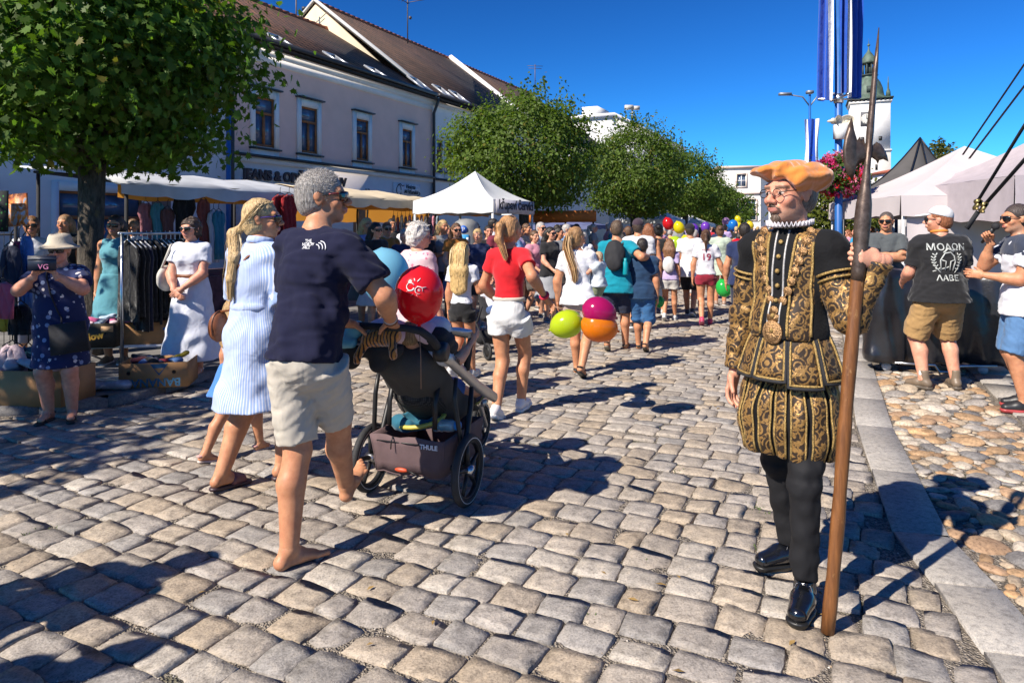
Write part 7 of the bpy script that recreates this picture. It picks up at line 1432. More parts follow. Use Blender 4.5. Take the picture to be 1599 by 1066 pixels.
wrap_text(a, a.topF, '19', .155, a.P+a.u*.20*a.H-a.fw*.12-a.u*.04, -a.fw, V(0,0,1), plain('print_maroon', (.28,.02,.05), .7), 'shirt_number', a.e, .006); wrap_text(a, a.topF, 'KLIMEŠ', .040, a.P+a.u*.275*a.H-a.fw*.12, -a.fw, V(0,0,1), MATS['print_maroon'], 'shirt_name', a.e, .006)
a = P_('woman in loose pale green dress beyond the girl numbered nineteen', 1125, 476, 16, 1.64, 'f', g=1.05, skin='tan'); a.body(False); a.top((.40,.47,.38), .75, .0, .03); a.skirt((.40,.47,.38), .62, .26, .08); a.hair((.13,.07,.04), 'bun'); a.shoes((.3,.2,.15))
a = P_('man in white shirt and dark plum cap walking in front of the second tree', 997, 516, 20, 1.72, 'm', g=1.05, skin='tan', feet=walk(.15,.04,1)); a.body(False); a.top((.66,.65,.66), .7, -.06, .024); a.shorts((.03,.03,.04), .9, .03); a.hair((.06,.04,.03), 'short'); cap_hat(a, (.05,.03,.045)); a.shoes((.02,.02,.02))
a = P_('woman in black vest with dark tied hair in the parade', 1029, 490, 12, 1.66, 'f', skin='tan'); a.body(False); a.top((.014,.014,.016), 0, -.02, .014); a.shorts((.03,.04,.07), 1.8, .012, name='trousers'); a.hair((.012,.01,.01), 'bun'); a.shoes((.4,.4,.4))
a = P_('woman with long auburn hair and bare shoulders in the parade', 1013, 500, 16, 1.66, 'f', skin='tan'); a.body(False); a.top((.10,.05,.05), 0, .0, .012); a.skirt((.10,.09,.10), .55, .2, .08); a.hair((.22,.08,.03), 'long', .36); a.shoes((.2,.1,.1))
# ------------------------------------------------------------------ right side: crew and cart
a = P_('man in black printed t-shirt, khaki shorts and white cap seen from behind', 1468, 607, 8, 1.80, 'm', g=1.16, skin='pink', feet=[(-.16,-.03,.02,-38,0), (.15,.02,.02,8,0)], drop=.02, turn=4, arms=[dict(d=((-.26,.2,-1), (.15,1,-.45))), dict(d=((.26,.15,-1), (-.3,1,-.4)))], head=(-62,2,0), cell=.012, belly=.05)
a.body(False, head_kw=dict(stubble=.7, stub_col=(.32,.13,.06))); a.top((.013,.013,.015), .74, -.02, .028, fold=.010, cell=.011); bkF = a.topF; a.shorts((.36,.22,.09), .98, .030, .0, cloth_mat('khaki_cotton', .9, .1, .6, 13), oe=.050, fold=.010); a.hair((.26,.10,.045), 'crop', vol=.985); cap_hat(a, (.62,.62,.63)); a.shades(); a.shoes((.17,.125,.085), (.10,.08,.06), 'boot')
for i in (0, 1): f = F(); f.cone(a.an[i]+V(0,0,.03), a.an[i].lerp(a.kn[i], .30), .046, .050, .01); a.wear(f, 'sock', (.68,.68,.70), CLOTH, .009)
pp = a.P+a.u*.22*a.H-a.fw*.2; GRIN = plain('print_grey', (.42,.44,.42), .8); wrap_text(a, bkF, 'ΜΟΛΩΝ', .088, pp+a.u*.075, -a.fw, a.u, GRIN, 'print_lettering', a.e, .004); wrap_text(a, bkF, 'ΛΑΒΕ', .075, pp-a.u*.215, -a.fw, a.u, GRIN, 'print_lettering', a.e, .004)
def on_back(pts): return [V(*p) for p in bkF.project([pp+a.sv*x+a.u*z-a.fw*.08 for x, z in pts], [a.fw]*len(pts), 40, .004)]
m = MB(); m.tube(on_back([(-.055,-.12),(-.06,-.02),(-.03,.045),(.02,.055),(.055,.02),(.06,-.04),(.045,-.12)]), .007, 5); m.tube(on_back([(-.02,-.12),(-.02,-.03),(-.05,-.02)]), .006, 5); m.tube(on_back([(.02,-.12),(.02,-.03),(.05,-.02)]), .006, 5); m.tube(on_back([(-.04,.05),(0,.09),(.05,.06)]), .010, 5)
for sg in (-1, 1):
    lf_ = [(sg*(.06+.055*sin(t*2.6)), -.14+.19*t) for t in np.linspace(0, 1, 8)]; m.tube(on_back(lf_), .004, 4)
    for k in range(6): x, z = lf_[k+1]; m.tube(on_back([(x, z), (x+sg*.022, z+.018)]), .006, 4); m.tube(on_back([(x, z), (x-sg*.016, z+.02)]), .005, 4)
m.tube(on_back([(-.12,-.13),(.0,-.09),(.11,-.01)]), .006, 5); m.build('print_emblem', GRIN, a.e); MB().tube([a.C+a.u*.045*a.H+V(.073*sin(t), .07*cos(t)+.012, -.01*cos(t)) for t in np.linspace(.3, 2*pi-.3, 20)], .008, 5, flat=1.8).build('lanyard', plain('orange_band', (.62,.22,.03), .7), a.e, True)
b_loc = G(1598, 640); b = Fig('person', 'man in grey and white t-shirt and jeans shorts speaking into microphone', b_loc, -72, 1.78, 'm', 1.02, 'tan', [(-.10,.02,.015,-6,0), (.11,-.05,.015,10,0)], 0, 2, 0, 0, [dict(h=V(-.04,.30,1.16), hint=(-.6,-1,-.6), hd=(.4,.8,.1)), dict(h=V(.06,.22,1.45), hint=(.7,-.2,-1), hd=(-.2,.4,.6), palm=(-.9,.3,0), curl=1.2, thumb=.6)], (-14,0,0), .012); b.body(False, head_kw=dict(stubble=.4)); b.top((.62,.63,.68), .62, -.04, .022); b.shorts((.09,.19,.36), 1.0, .026, .01, MATS['denim'], oe=.038); b.hair((.06,.045,.04), 'short'); b.shades(); b.shoes((.02,.02,.022), (.35,.05,.05))
f = F(); b.torso(f, .030); f.cut(V(0,0,-1), b.C-b.u*.15); f.cut(-b.u, b.C-b.u*.12); [b.arm(f, i, .026, .022, .62, True, .026) for i in (0, 1)]; f.ell(b.C+b.u*.06*b.H, (.075,.07,.07), None, .004, -1); b.wear(f, 'shirt_yoke', (.035,.045,.075))
mp = b.wr[1]+b.hd[1]*.06; mw = b_loc+Matrix.Rotation(radians(72), 3, 'Z') @ mp; dm = (b_loc+Matrix.Rotation(radians(72), 3, 'Z') @ (b.h(0,.16,-.06)) - mw).normalized(); o = empty('microphone', mw, 0, 'black handheld microphone at the mouth of the man', 'microphone'); m = MB(); m.tube([-dm*.08, dm*.10], [.012,.020], 10); m.build('handle', BLACKM, o, True); MB().ball(dm*.125, .032, 12).build('head', DARKM, o, True)
c_loc = PX(1384, HY, 9.0); c_loc.z = 0; c = Fig('person', 'man in grey t-shirt and sunglasses standing with folded arms behind cart', c_loc, 200, 1.79, 'm', 1.05, 'tan', None, 0, 0, 0, 0, [dict(h=V(.10,.24,1.20), hint=(-1,.2,-.6), hd=(1,.1,.1)), dict(h=V(-.12,.22,1.24), hint=(1,.2,-.6), hd=(-1,.1,.1))], (18,0,0), .013); c.body(False); c.top((.075,.085,.09), .7, -.05, .018); c.shorts((.25,.17,.10), 1.0, .03); c.hair((.10,.08,.07), 'crop', vol=.97); c.shades(); c.shoes((.1,.1,.1))
for px, y, H, yaw, top_, hr, kind, lab, sx in ((1420, 12.0, 1.62, 20, (.08,.10,.05), (.12,.06,.03), 'short', 'boy in olive t-shirt standing before the pale tent', 'm'), (1352, 11.5, 1.70, 190, (.02,.25,.45), (.4,.05,.12), 'short', 'person in bright blue shirt between halberd and grey t-shirt man', 'm'), (1443, 12.6, 1.45, 30, (.5,.35,.3), (.02,.12,.5), 'short', 'child in blue cap beside the boy in olive', 'm')):
    q0 = PX(px, HY, y); q0.z = 0; d_ = Fig('person', lab, q0, yaw, H, sx, 1, 'tan', None, cell=.016); d_.body(False); d_.top(top_, .6, -.04); d_.shorts((.2,.13,.08), .9); d_.hair(hr, kind); d_.shoes((.1,.1,.12)); 
    if 'cap' in lab: cap_hat(d_, (.01,.12,.5))
# black-draped equipment cart
ct = G(1456, 590); cart = empty('draped_cart', ct, 12, 'equipment cart under a wrinkled black plastic cover', 'cart'); PLAST = plain('black_plastic_sheet', (.014,.014,.017), .28, var=.3, scale=4, bump=.5, bscale=10, spec=.6)
class CF(F):
    def noise(s, P, fl): n = .014*np.sin(P[..., 0]*16+2*np.sin(P[..., 2]*2.5+P[..., 1]*6))+.010*np.sin(P[..., 1]*21+1.7*np.sin(P[..., 2]*4))+.008*np.sin(P[..., 0]*37+P[..., 1]*23+P[..., 2]*5); return fl+n*np.clip((1.15-P[..., 2])*1.3, .15, 1)
f = CF(); RB = [(-.52,.30),(.62,.30)]; f.cap(V(-.40,.35,.18), V(-.34,.35,1.02), .17, .13, .03); f.cap(V(.78,.42,.18), V(.78,.42,.98), .17, .14, .03); f.cap(V(-.34,.35,.55), V(.78,.42,.55), .13, .13, .1, 1, (V(0,0,1), 4.2)); f.cap(V(-.3,.8,.55), V(.78,.85,.55), .15, .15, .15, 1, (V(0,0,1), 3.8)); f.cap(V(-.32,.36,.95), V(.0,.6,1.12), .08, .07, .08); f.cut(V(0,0,-1), V(0,0,.10)); f.cut(V(.08,0,1), V(0,0,1.10))
v, q_ = f.mesh(.014); meshobj('cover', v, [q_], PLAST, cart, True)
for x, y in ((-.35,.3), (.6,.3), (-.25,.8), (.7,.8)): e = MB(); e.lathe([(0,-.02),(.045,-.018),(.05,0),(.045,.018),(0,.02)], (x, y, .05), 14, Matrix.Rotation(pi/2, 3, 'X')); e.build('caster', plain('caster_grey', (.35,.37,.4), .4), cart, True)
MB().tube([(-.4,.22,.11), (.1,.2,.10), (.14,.2,.03), (.3,.2,.03), (.34,.2,.10), (.7,.22,.11)], .014, 7).build('foot_frame', CHROME, cart, True)

# ------------------------------------------------------------------ left side: women at the stalls
e_loc = G(95, 656); a = Fig('person', 'woman in navy floral dress and beige hat photographing with a phone', e_loc, 165, 1.50, 'f', 1.26, 'pink', [(-.085,0,.018,-14,0), (.085,0,.018,14,0)], 0, 0, 0, 0, [dict(h=V(-.075,.31,1.20), hint=(-1,-.1,-.9), hd=(.35,.2,.9), palm=(.8,.5,0), curl=.7), dict(h=V(.075,.31,1.20), hint=(1,-.1,-.9), hd=(-.35,.2,.9), palm=(-.8,.5,0), curl=.7)], (0,-3,0), .012, .04)
a.body(False, cell_h=.006); FLOR = cloth_mat('navy_floral', .85, .1, .4, 8, floral_pat((.62,.58,.60), (.20,.26,.44), 17, .42)); f = F(); a.torso(f, .022, .05); [a.arm(f, i, .022, .022, .62, True, .03) for i in (0, 1)]; f.cone(a.P+a.u*.09*a.H, V(a.P.x, a.P.y, .40), .125, .20, .05, 1, (V(1,0,0), 1.12)); f.folds(.009, 18, 5, (1,.4,0)); f.cut(V(0,0,-1), V(0,0,.45)); f.ell(a.C+a.u*.055*a.H+a.fw*.03, (.075,.08,.075), None, .005, -1); a.wear(f, 'dress', (.013,.022,.085), FLOR, .011); a.hair((.20,.11,.06), 'short'); a.shades(); a.shoes((.012,.012,.014), (.012,.012,.014), 'sandal')
m = MB(); c_ = a.hs; pr = [(.155,.030),(.160,.022),(.120,.055),(.102,.075),(.096,.115),(.082,.145),(.04,.155),(0,.156)]; m.lathe([(r_*c_, z_*c_) for r_, z_ in pr], a.hc+V(0,-.01,.0), 26, a.HR); o = m.build('sun_hat', plain('beige_straw', (.50,.43,.33), .9, var=.15, bump=.4, bscale=150), a.e, True); md = o.modifiers.new('t', 'SOLIDIFY'); md.thickness = .006
ph = e_loc+Matrix.Rotation(-radians(165), 3, 'Z') @ V(0,.37,1.30); o = empty('smartphone', ph, 165, 'dark phone case with pink print held up by the hatted woman', 'phone'); MB().box((0,0,0), (.19,.012,.115)).build('case', plain('phone_navy', (.015,.02,.04), .4), o); text_obj('print', 'VG', .055, plain('pink_print', (.65,.22,.40), .5), o, (-.01,.0075,-.045), (-1,0,0), (0,0,1), .0008); MB().box((.0,.007,.035), (.19,.004,.012)).build('case_band', plain('phone_grey', (.08,.09,.12), .4), o)
bl = empty('crossbody_bag', e_loc, 165, 'black crossbody bag with long strap on the hatted woman', 'bag'); R_ = Matrix.Rotation(.12, 3, 'Y'); MB().box((-.13,.21,.70), (.27,.05,.24), R_, .92).build('body', DARKM, bl); Ps = f.project([V(.05,.5,1.18), V(.02,.5,1.05), V(-.03,.5,.92), V(-.06,.5,.85)], [V(0,-1,0)]*4, 40, .006); MB().tube([V(.07,.04,1.30), V(.06,.11,1.25)]+[V(*p) for p in Ps]+[V(-.08,.22,.81)], .006, 5, flat=2.2).build('strap', DARKM, bl)
w_loc = G(300, 592); w_loc.z = .06; a = Fig('person', 'curly-haired woman in long white dress standing by the boxes', w_loc, 188, 1.62, 'f', 1.16, 'pink', None, 0, 0, 0, 0, [dict(h=V(-.03,.21,.90), hint=(-1,-.3,-.3), hd=(.6,.2,-.5), palm=(.3,-.9,0)), dict(h=V(.05,.22,.88), hint=(1,-.3,-.3), hd=(-.6,.2,-.5), palm=(-.3,-.9,0))], (4,0,0), .013)
a.body(False); a.top((.66,.67,.74), .55, .09, .016); a.skirt((.64,.66,.74), .16, .27, .12, None, 'skirt', .016, 1.15, 22); a.hair((.05,.03,.022), 'curly'); a.shades((.4,.4,.42)); a.shoes((.7,.7,.72), (.7,.7,.7), 'sandal'); MB().tube([a.P+a.u*.125*a.H+V(.160*sin(t), .132*cos(t), 0) for t in np.linspace(0, 2*pi, 25)[:-1]], .009, 6, closed=True, flat=2.4).build('belt', TANLEA, a.e, True)
o = empty('tote_bag', w_loc, 188, 'cream tote bag on the shoulder of the woman in white', 'bag'); f = F(); f.ell(V(.27,.0,.99), (.06,.17,.14), None, .02); f.folds(.006, 30, 4); v, q_ = f.mesh(.013); meshobj('body', v, [q_], CLOTH, o, True, color=(.55,.52,.46)); MB().tube([(.27,-.1,1.1), (.2,-.03,1.34), (.2,.05,1.34), (.27,.1,1.1)], .012, 6).build('strap', CLOTH, o, True, color=(.55,.52,.46))
for px, y, H, yaw, sx, topc, botc, hr, kind, sh, lab, dress in ((182, 7.7, 1.66, 172, 'f', (.10,.30,.36), (.10,.30,.36), (.05,.025,.015), 'long', True, 'dark-haired woman in teal dress and sunglasses behind the clothes rail', True), (103, 9.3, 1.70, 175, 'f', (.012,.012,.014), (.03,.03,.04), (.30,.17,.08), 'long', False, 'girl in black lettered t-shirt standing behind the maple trunk', False), (50, 8.2, 1.66, 150, 'f', (.55,.56,.60), (.2,.2,.25), (.22,.11,.05), 'bun', True, 'woman in sunglasses half hidden by the horse picture', False), (208, 10.6, 1.66, 160, 'm', (.62,.63,.66), (.1,.1,.1), (.2,.13,.08), 'short', False, 'person in white shirt inside the grey tarpaulin stall', False), (152, 11.2, 1.6, 90, 'm', (.02,.07,.30), (.1,.1,.12), (.2,.03,.03), 'short', False, 'person in blue checked shirt behind the maple trunk', False)):
    q0 = PX(px, HY, y); q0.z = .06; d_ = Fig('person', lab, q0, yaw, H, sx, 1, 'tan', None, cell=.014); d_.body(False); d_.top(topc, .5 if not dress else 0, .05 if dress else -.04, .016); (d_.skirt(botc, .35, .24, .10) if dress else d_.shorts(botc, 1.8, .02, name='trousers')); d_.hair(hr, kind, .34); d_.shoes((.1,.08,.06))
    if sh: d_.shades()
    if 'lettered' in lab: wrap_text(d_, d_.topF, 'Los Angeles', .055, d_.P+d_.u*.235*d_.H+d_.fw*.13, d_.fw, V(0,0,1), WINK, 'print_lettering', d_.e, .005)
# clothes rail with black garments
rl = PX(185, HY, 7.25); rl.z = .06; rail = empty('clothes_rail', rl, 24, 'chrome clothes rail packed with black garments on white hangers', 'clothes rail'); rail.rotation_euler = (0,0,radians(58)); zr = CAMH+(358-374)/FPX*7.0
m = MB(); m.tube([(.0,0,zr), (.95,0,zr)], .016, 8); m.build('bar', CHROME, rail, True)
for x in (.03, .90): MB().tube([(x,-.02,0), (x,-.02,zr)], .018, 8).build('post', CHROME, rail, True)
MB().tube([(.35,-.25,.42), (.8,-.25,.42)], .014, 8).build('lower_bar', plain('blue_tube', (.03,.16,.45), .4), rail, True)
r = random.Random(5)
for i in range(15):
    x = .10+i*.054; e = bpy.data.objects.new('garment', None); link(e, rail); e.location = (x, 0, zr-.02); w = .40; rows_ = []
    for a_, z_ in ((.14,-.05),(.8,-.13),(1,-.25),(.85,-.45),(.95,-1.08+r.uniform(0,.25))): rows_.append([V(.018*sin(k*2+i)+r.uniform(-.006,.006), w/2*a_*(2*k/8-1), z_) for k in range(9)])
    c0 = r.choice([(.008,.008,.010)]*5+[(.012,.014,.035)]); o = MB().sheet(rows_).build('cloth', GARM, e, True, color=c0); o.modifiers.new('t', 'SOLIDIFY').thickness = .02; m = MB(); m.tube([(0,-w*.42,-.13), (0,0,-.045), (0,w*.42,-.13)], .006, 5); m.tube([(0,0,-.045), (0,0,.02), (0,.02,.045), (0,.03,.02)], .004, 5); m.build('hanger', WHITEP, e)
# cardboard boxes and goods
CARD = plain('cardboard', (.40,.21,.085), .85, var=.1, scale=5, bump=.1, bscale=150)
def carton(label, p, yaw, d, mat=CARD, holes=True):
    e = empty('cardboard_box', p, yaw, label, 'box'); w, l, h = d; t = .008; m = MB()
    for c_, s_ in (((0,-l/2,h/2),(w,t,h)), ((0,l/2,h/2),(w,t,h)), ((-w/2,0,h/2),(t,l-2*t,h)), ((w/2,0,h/2),(t,l-2*t,h)), ((0,0,.006),(w-.02,l-.02,.008))): m.box(c_, s_)
    m.build('carton', mat, e)
    if holes:
        for x in (-.36, .30): MB().lathe([(.018,0),(0,.0)], (x*w, -l/2-.006, h*.62), 14, Matrix.Rotation(pi/2, 3, 'X')).build('hand_hole', BLACKM, e)
    return e
r = random.Random(12)
GNAME = lambda c: min(((sum((a-b)**2 for a, b in zip(c, k)), n) for n, k in {'navy': (.02,.025,.08), 'black': (.012,.012,.014), 'red': (.30,.03,.05), 'blue': (.05,.12,.3), 'pale': (.5,.48,.5), 'yellow': (.45,.32,.03), 'maroon': (.10,.02,.03), 'purple': (.18,.05,.25), 'pink': (.5,.12,.25), 'grey': (.35,.35,.4)}.items()))[1]
def goods(p, yaw, w, l, z, n, pal_, group, lab, sc=1):
    seen = set(); k = 0
    for i in range(n*3):
        if k >= n: break
        x, y = r.uniform(-.42,.42)*w, r.uniform(-.4,.4)*l; c_ = pal_[k % len(pal_)]; key = (GNAME(c_), int((x/w+.5)*5), y > 0)
        if key in seen: continue
        seen.add(key); k += 1; f = F(); a_ = r.uniform(0, 3.1); d_ = V(cos(a_), sin(a_), r.uniform(-.1,.4)); f.cap(V(0,0,0)-d_*.07*sc, d_*.07*sc, .03*sc, .025*sc, .02, 1, (V(-sin(a_), cos(a_), 0), 1.6)); f.folds(.008, 55, i+1); v, q_ = f.mesh(.014); q0 = Matrix.Rotation(-radians(yaw), 3, 'Z') @ V(x, y, z+r.uniform(-.02,.05)); o = meshobj('folded_goods', v, [q_], CLOTH, None, True, color=c_); o.location = Vector(p)+q0
        tag(o, '%s %s, %s at the %s' % (key[0], lab, ('left end', 'left of centre', 'centre', 'right of centre', 'right end')[max(0, min(4, key[1]))], 'back' if key[2] else 'front'), 'goods', group)
GP = [(.02,.025,.08),(.012,.012,.014),(.30,.03,.05),(.05,.12,.3),(.5,.48,.5),(.45,.32,.03),(.10,.02,.03),(.02,.02,.03)]
p1_ = G(250, 608); p1_.z = .062; c1 = carton('banana box with upside-down blue lettering at the kerb', p1_, -12, (.60,.40,.235)); v, fc = text_geo('BANANAS', .105, 0, .003); BINK = plain('box_blue', (.03,.11,.20), .8); meshobj('lettering', np.stack([-v[:,0]+.0, np.full(len(v), -.2055), -v[:,1]+.085], 1), fc, BINK, c1)
m = MB(); m.poly([V(-.03,-.2053,.225), V(.13,-.2053,.225), V(.05,-.2053,.115)]); m.build('triangle_mark', BINK, c1); m = MB(); m.poly([V(.005,-.206,.185), V(.095,-.206,.185), V(.05,-.206,.135)]); m.build('triangle_centre', CARD, c1)
goods(p1_, -12, .52, .34, .215, 13, GP, 'goods in the banana box', 'folded item lying in the banana box', .9)
p2_ = G(215, 575); p2_.z = .30; tb = empty('folding_table', V(p2_.x, p2_.y, .06), -8, 'low folding table carrying two cardboard boxes', 'table'); MB().box((-.1,0,.225), (1.15,.5,.025)).build('top', WHITEP, tb); m = MB()
for x in (-.55, .3): m.tube([(x,-.22,.21), (x+.12,.22,0)], .012, 6); m.tube([(x+.12,-.22,0), (x,.22,.21)], .012, 6)
m.build('legs', CHROME, tb)
c2 = carton('plain brown cardboard box full of purple goods on low table', p2_, -8, (.62,.40,.24)); goods(p2_, -8, .54, .34, .23, 14, [(.16,.04,.22),(.45,.12,.25),(.05,.04,.06),(.5,.4,.45),(.25,.1,.3),(.02,.02,.03)], 'goods in the plain box', 'folded item lying in the plain brown box', .9)
p3_ = G(158, 582); p3_.z = .30; c3 = carton('dark fruit box with yellow lettering on the low table', p3_, -8, (.42,.36,.26), plain('dark_card', (.045,.035,.022), .7)); text_obj('lettering', 'ellow', .10, plain('yellow_ink', (.62,.34,.04), .7), c3, (.0,-.1865,.09), (1,0,.18), (-.18,0,1), .001, .004); MB().box((.14,-.1862,.20), (.12,.003,.06)).build('sticker', plain('sticker_tan', (.5,.3,.15), .8), c3); goods(p3_, -8, .34, .28, .26, 6, [(.55,.10,.25),(.4,.5,.6),(.6,.45,.5)], 'goods in the dark box', 'item lying in the dark fruit box', .9)
p4_ = G(60, 636); p4_.z = .062; c4 = carton('large brown box on the ground behind the hatted woman', p4_, 4, (.75,.42,.30)); goods(p4_, 4, .6, .3, .31, 7, [(.35,.35,.4),(.12,.1,.12),(.3,.05,.07),(.5,.5,.52)], 'goods on the large box', 'bundled item lying on the large brown box', 1.2)
f = F(); f.cap(V(-.16,0,.045), V(.16,.02,.045), .055, .05, .03, 1, (V(0,1,0), 2.4)); f.folds(.012, 30, 6); v, q_ = f.mesh(.012); o = meshobj('plastic_sack', v, [q_], plain('clear_sack', (.32,.33,.38), .2, spec=.7, var=.4, scale=9)); o.location = G(172, 617)+V(0,0,.062); o.rotation_euler = (0,0,.2); tag(o, 'clear plastic sack of grey goods lying by banana box', 'sack')
# picture and bag stall at the far left
s_l = PX(8, HY, 6.4); s_l.z = .06; sh_ = empty('goods_rack', s_l, 10, 'wire rack hung with bags at the left edge', 'rack'); m = MB()
for x in (-.45, .12): m.tube([(x,0,0), (x,0,1.75)], .016, 6)
for z in (.35,.75,1.1,1.45): m.tube([(-.45,0,z), (.12,0,z)], .010, 6)
for k in range(9): m.tube([(-.42+k*.065,.02,.1), (-.42+k*.065,.02,1.6)], .004, 4)
m.build('frame', DARKM, sh_)
def horse_pat():
    m, t, b = new_mat('painted_canvas'); n1 = noise(t, coords(t, 'Object', (1,1,1)), 9, 4, .6, 1.5); c_ = ramp(t, n1, [(.30,(.02,.012,.01)),(.43,(.42,.10,.02)),(.52,(.70,.28,.06)),(.60,(.30,.45,.62)),(.75,(.22,.40,.60))]); t.links.new(c_, b.inputs['Base Color']); return m
o = empty('canvas_picture', PX(27, 328, 6.1), 14, 'canvas print of an orange running horse', 'picture'); MB().box((0,0,0), (.23,.02,.29)).build('canvas', horse_pat(), o); o.rotation_euler.y = -.05
o = empty('canvas_picture', PX(1, 330, 6.0), 14, 'dark flowered canvas print cut by the left edge', 'picture'); MB().box((0,0,0), (.16,.02,.36)).build('canvas', cloth_mat('flower_print', .8, 0, 0, 9, floral_pat((.4,.03,.02), (.05,.2,.05), 30, .1)), o, color=(.015,.02,.02))
for px, py, y, w, h, c_, lab in ((20,570,6.0,.28,.34,(.55,.42,.45),'pale tote bag printed with animal, low on the rack'),(33,500,5.95,.20,.25,(.012,.012,.016),'black pouch with white motif on the rack'),(45,565,6.1,.16,.25,(.03,.14,.22),'dark blue bag low on the rack'),(42,425,6.2,.12,.65,(.06,.16,.42),'blue denim strap bag hanging on the rack'),(30,400,6.2,.10,.25,(.5,.03,.12),'pink lanyard bundle on the rack'),(18,420,6.1,.2,.4,(.02,.025,.05),'navy bag hanging under the pictures'),(5,470,5.8,.2,.3,(.5,.10,.16),'pink jacket sleeve at the left edge'),(14,500,6.1,.16,.2,(.5,.35,.03),'yellow striped bag on the rack')):
    hung('hanging_bag', lab, PX(px, py-h*FPX/y/2, y), w, h, c_, V(1,.1,0), True, 'bags on the wire rack')
# second stroller parked beyond the woman in red
s2 = G(772, 553); e = empty('stroller', s2, 150, 'black pushchair parked beyond the blonde girl', 'stroller')
for x, y, rr in ((-.26,-.3,.11), (.26,-.3,.11), (-.24,.28,.10), (.24,.28,.10)):
    w_ = bpy.data.objects.new('wheel', None); link(w_, e); w_.location = (x, y, rr); MB().lathe([(rr-.03,-.018),(rr,-.012),(rr,.012),(rr-.03,.018),(rr-.03,-.018)], (0,0,0), 22, Matrix.Rotation(pi/2, 3, 'Y')).build('tyre', TYRE, w_, True); MB().lathe([(0,-.012),(rr-.03,-.01),(rr-.03,.01),(0,.012)], (0,0,0), 16, Matrix.Rotation(pi/2, 3, 'Y')).build('rim', BLACKM, w_, True)
m = MB()
for sx in (-.25, .25): m.tube([(sx,.28,.14), (sx,-.05,.45), (sx,-.42,1.0)], .014, 6); m.tube([(sx,-.3,.14), (sx,.05,.45), (sx,.15,.62)], .014, 6)
m.tube([(-.25,-.42,1.0), (.25,-.42,1.0)], .016, 6); m.tube([(-.25,.28,.14), (.25,.28,.14)], .014, 6); m.build('frame', DARKM, e); f = F(); f.cap(V(0,-.15,.80), V(0,.02,.48), .05, .06, .04, 1, (V(1,0,0), 3.2)); f.cap(V(0,.02,.46), V(0,.26,.46), .05, .05, .04, 1, (V(1,0,0), 3.2)); v, q_ = f.mesh(.016); meshobj('seat', v, [q_], DARKM, e, True); f = F(); f.cap(V(-.16,-.02,.22), V(.16,-.02,.22), .09, .09, .04); v, q_ = f.mesh(.016); meshobj('basket', v, [q_], DARKM, e, True)
k2 = Fig('person', 'toddler in white top sitting in the parked pushchair', s2, 150, .95, 'm', 1, 'fair', [(-.07,.38,.42,-8,30), (.07,.38,.42,8,30)], 0, -15, cell=.014, zoff=.06); k2.body(False); k2.top((.62,.62,.66), .6, .0); k2.shorts((.05,.10,.25), .9); k2.hair((.3,.2,.1), 'short'); k2.shoes((.45,.42,.36), (.6,.58,.5))
# grey parking-meter column
pmn = PX(728, HY, 13.6); pmn.z = 0; e = empty('parking_meter', pmn, 0, 'grey parking ticket column with blue sign before the white tent', 'parking meter'); MB().lathe([(.24,0),(.25,.05),(.25,1.62),(.22,1.70),(.12,1.76),(0,1.77)], (0,0,0), 22).build('column', plain('column_grey', (.22,.22,.21), .6), e, True); PBLUE = plain('sign_blue', (.012,.10,.45), .5); MB().lathe([(.075,0),(.075,.008),(0,.009)], (-.03,-.25,1.56), 22, Matrix.Rotation(pi/2, 3, 'X')).build('sign', PBLUE, e); text_obj('lettering', 'P', .11, WINK, e, (-.03,-.262,1.522), (1,0,0), (0,0,1), .001); MB().box((-.03,-.252,1.33), (.2,.02,.25)).build('panel', plain('panel_blue', (.05,.32,.62), .5), e)
for k in range(3): MB().box((-.05+.05*k,-.264,1.30+.03*k), (.04,.004,.08)).build('pictogram', WINK, e)
# ------------------------------------------------------------------ onlookers and the far parade
CN = {'white': (.66,.66,.68), 'black': (.014,.014,.016), 'navy': (.015,.025,.08), 'red': (.45,.02,.03), 'sky blue': (.18,.36,.60), 'pink': (.58,.24,.32), 'olive': (.12,.13,.05), 'grey': (.22,.23,.24), 'yellow': (.60,.48,.06), 'teal': (.02,.22,.28), 'maroon': (.18,.02,.04), 'beige': (.46,.36,.25), 'orange': (.52,.18,.03), 'lilac': (.36,.28,.50)}
HN = {'dark': (.02,.015,.012), 'brown': (.12,.065,.035), 'blonde': (.50,.35,.16), 'grey': (.42,.40,.38), 'auburn': (.22,.075,.03)}
def variant(k):
    r = random.Random(100+k); fm = k % 2 == 0; ph = k % 2; f = Fig('person', 'onlooker', V(0,0,0), 0, 1.60 if fm else 1.74, 'f' if fm else 'm', r.uniform(.92,1.2), r.choice(['tan','fair','pink']), walk(.12,.03,ph) if k in (1,2,5,6) else None, .01 if k in (1,2,5,6) else 0, 0, 0, 0, [HANG(-1, r.uniform(.15,.3), r.uniform(.0,.5)), dict(d=((.25,.2,-1), (-.3,1,.1 if k in (3,4) else -.8)))], (r.uniform(-25,25), 0, 0), .019)
    f.body(False, head_kw=dict(brow=(.08,.05,.03))); f.top((1,1,1), .55 if k != 4 else 0, -.03, .018)
    if k in (0, 4): f.skirt((1,1,1), .40, .23, .08)
    elif k in (3, 7): f.shorts((1,1,1), 1.8, .018, .03, name='trousers')
    else: f.shorts((1,1,1), .8, .024, .03)
    f.hair((1,1,1), ('long','short','pony','short','long','short','bun','short')[k], .28)
    if k in (0, 3, 5): f.shades()
    f.shoes((.15,.13,.12)); return f
VARS = [variant(k) for k in range(8)]; USED = [False]*8; SEEN = {}
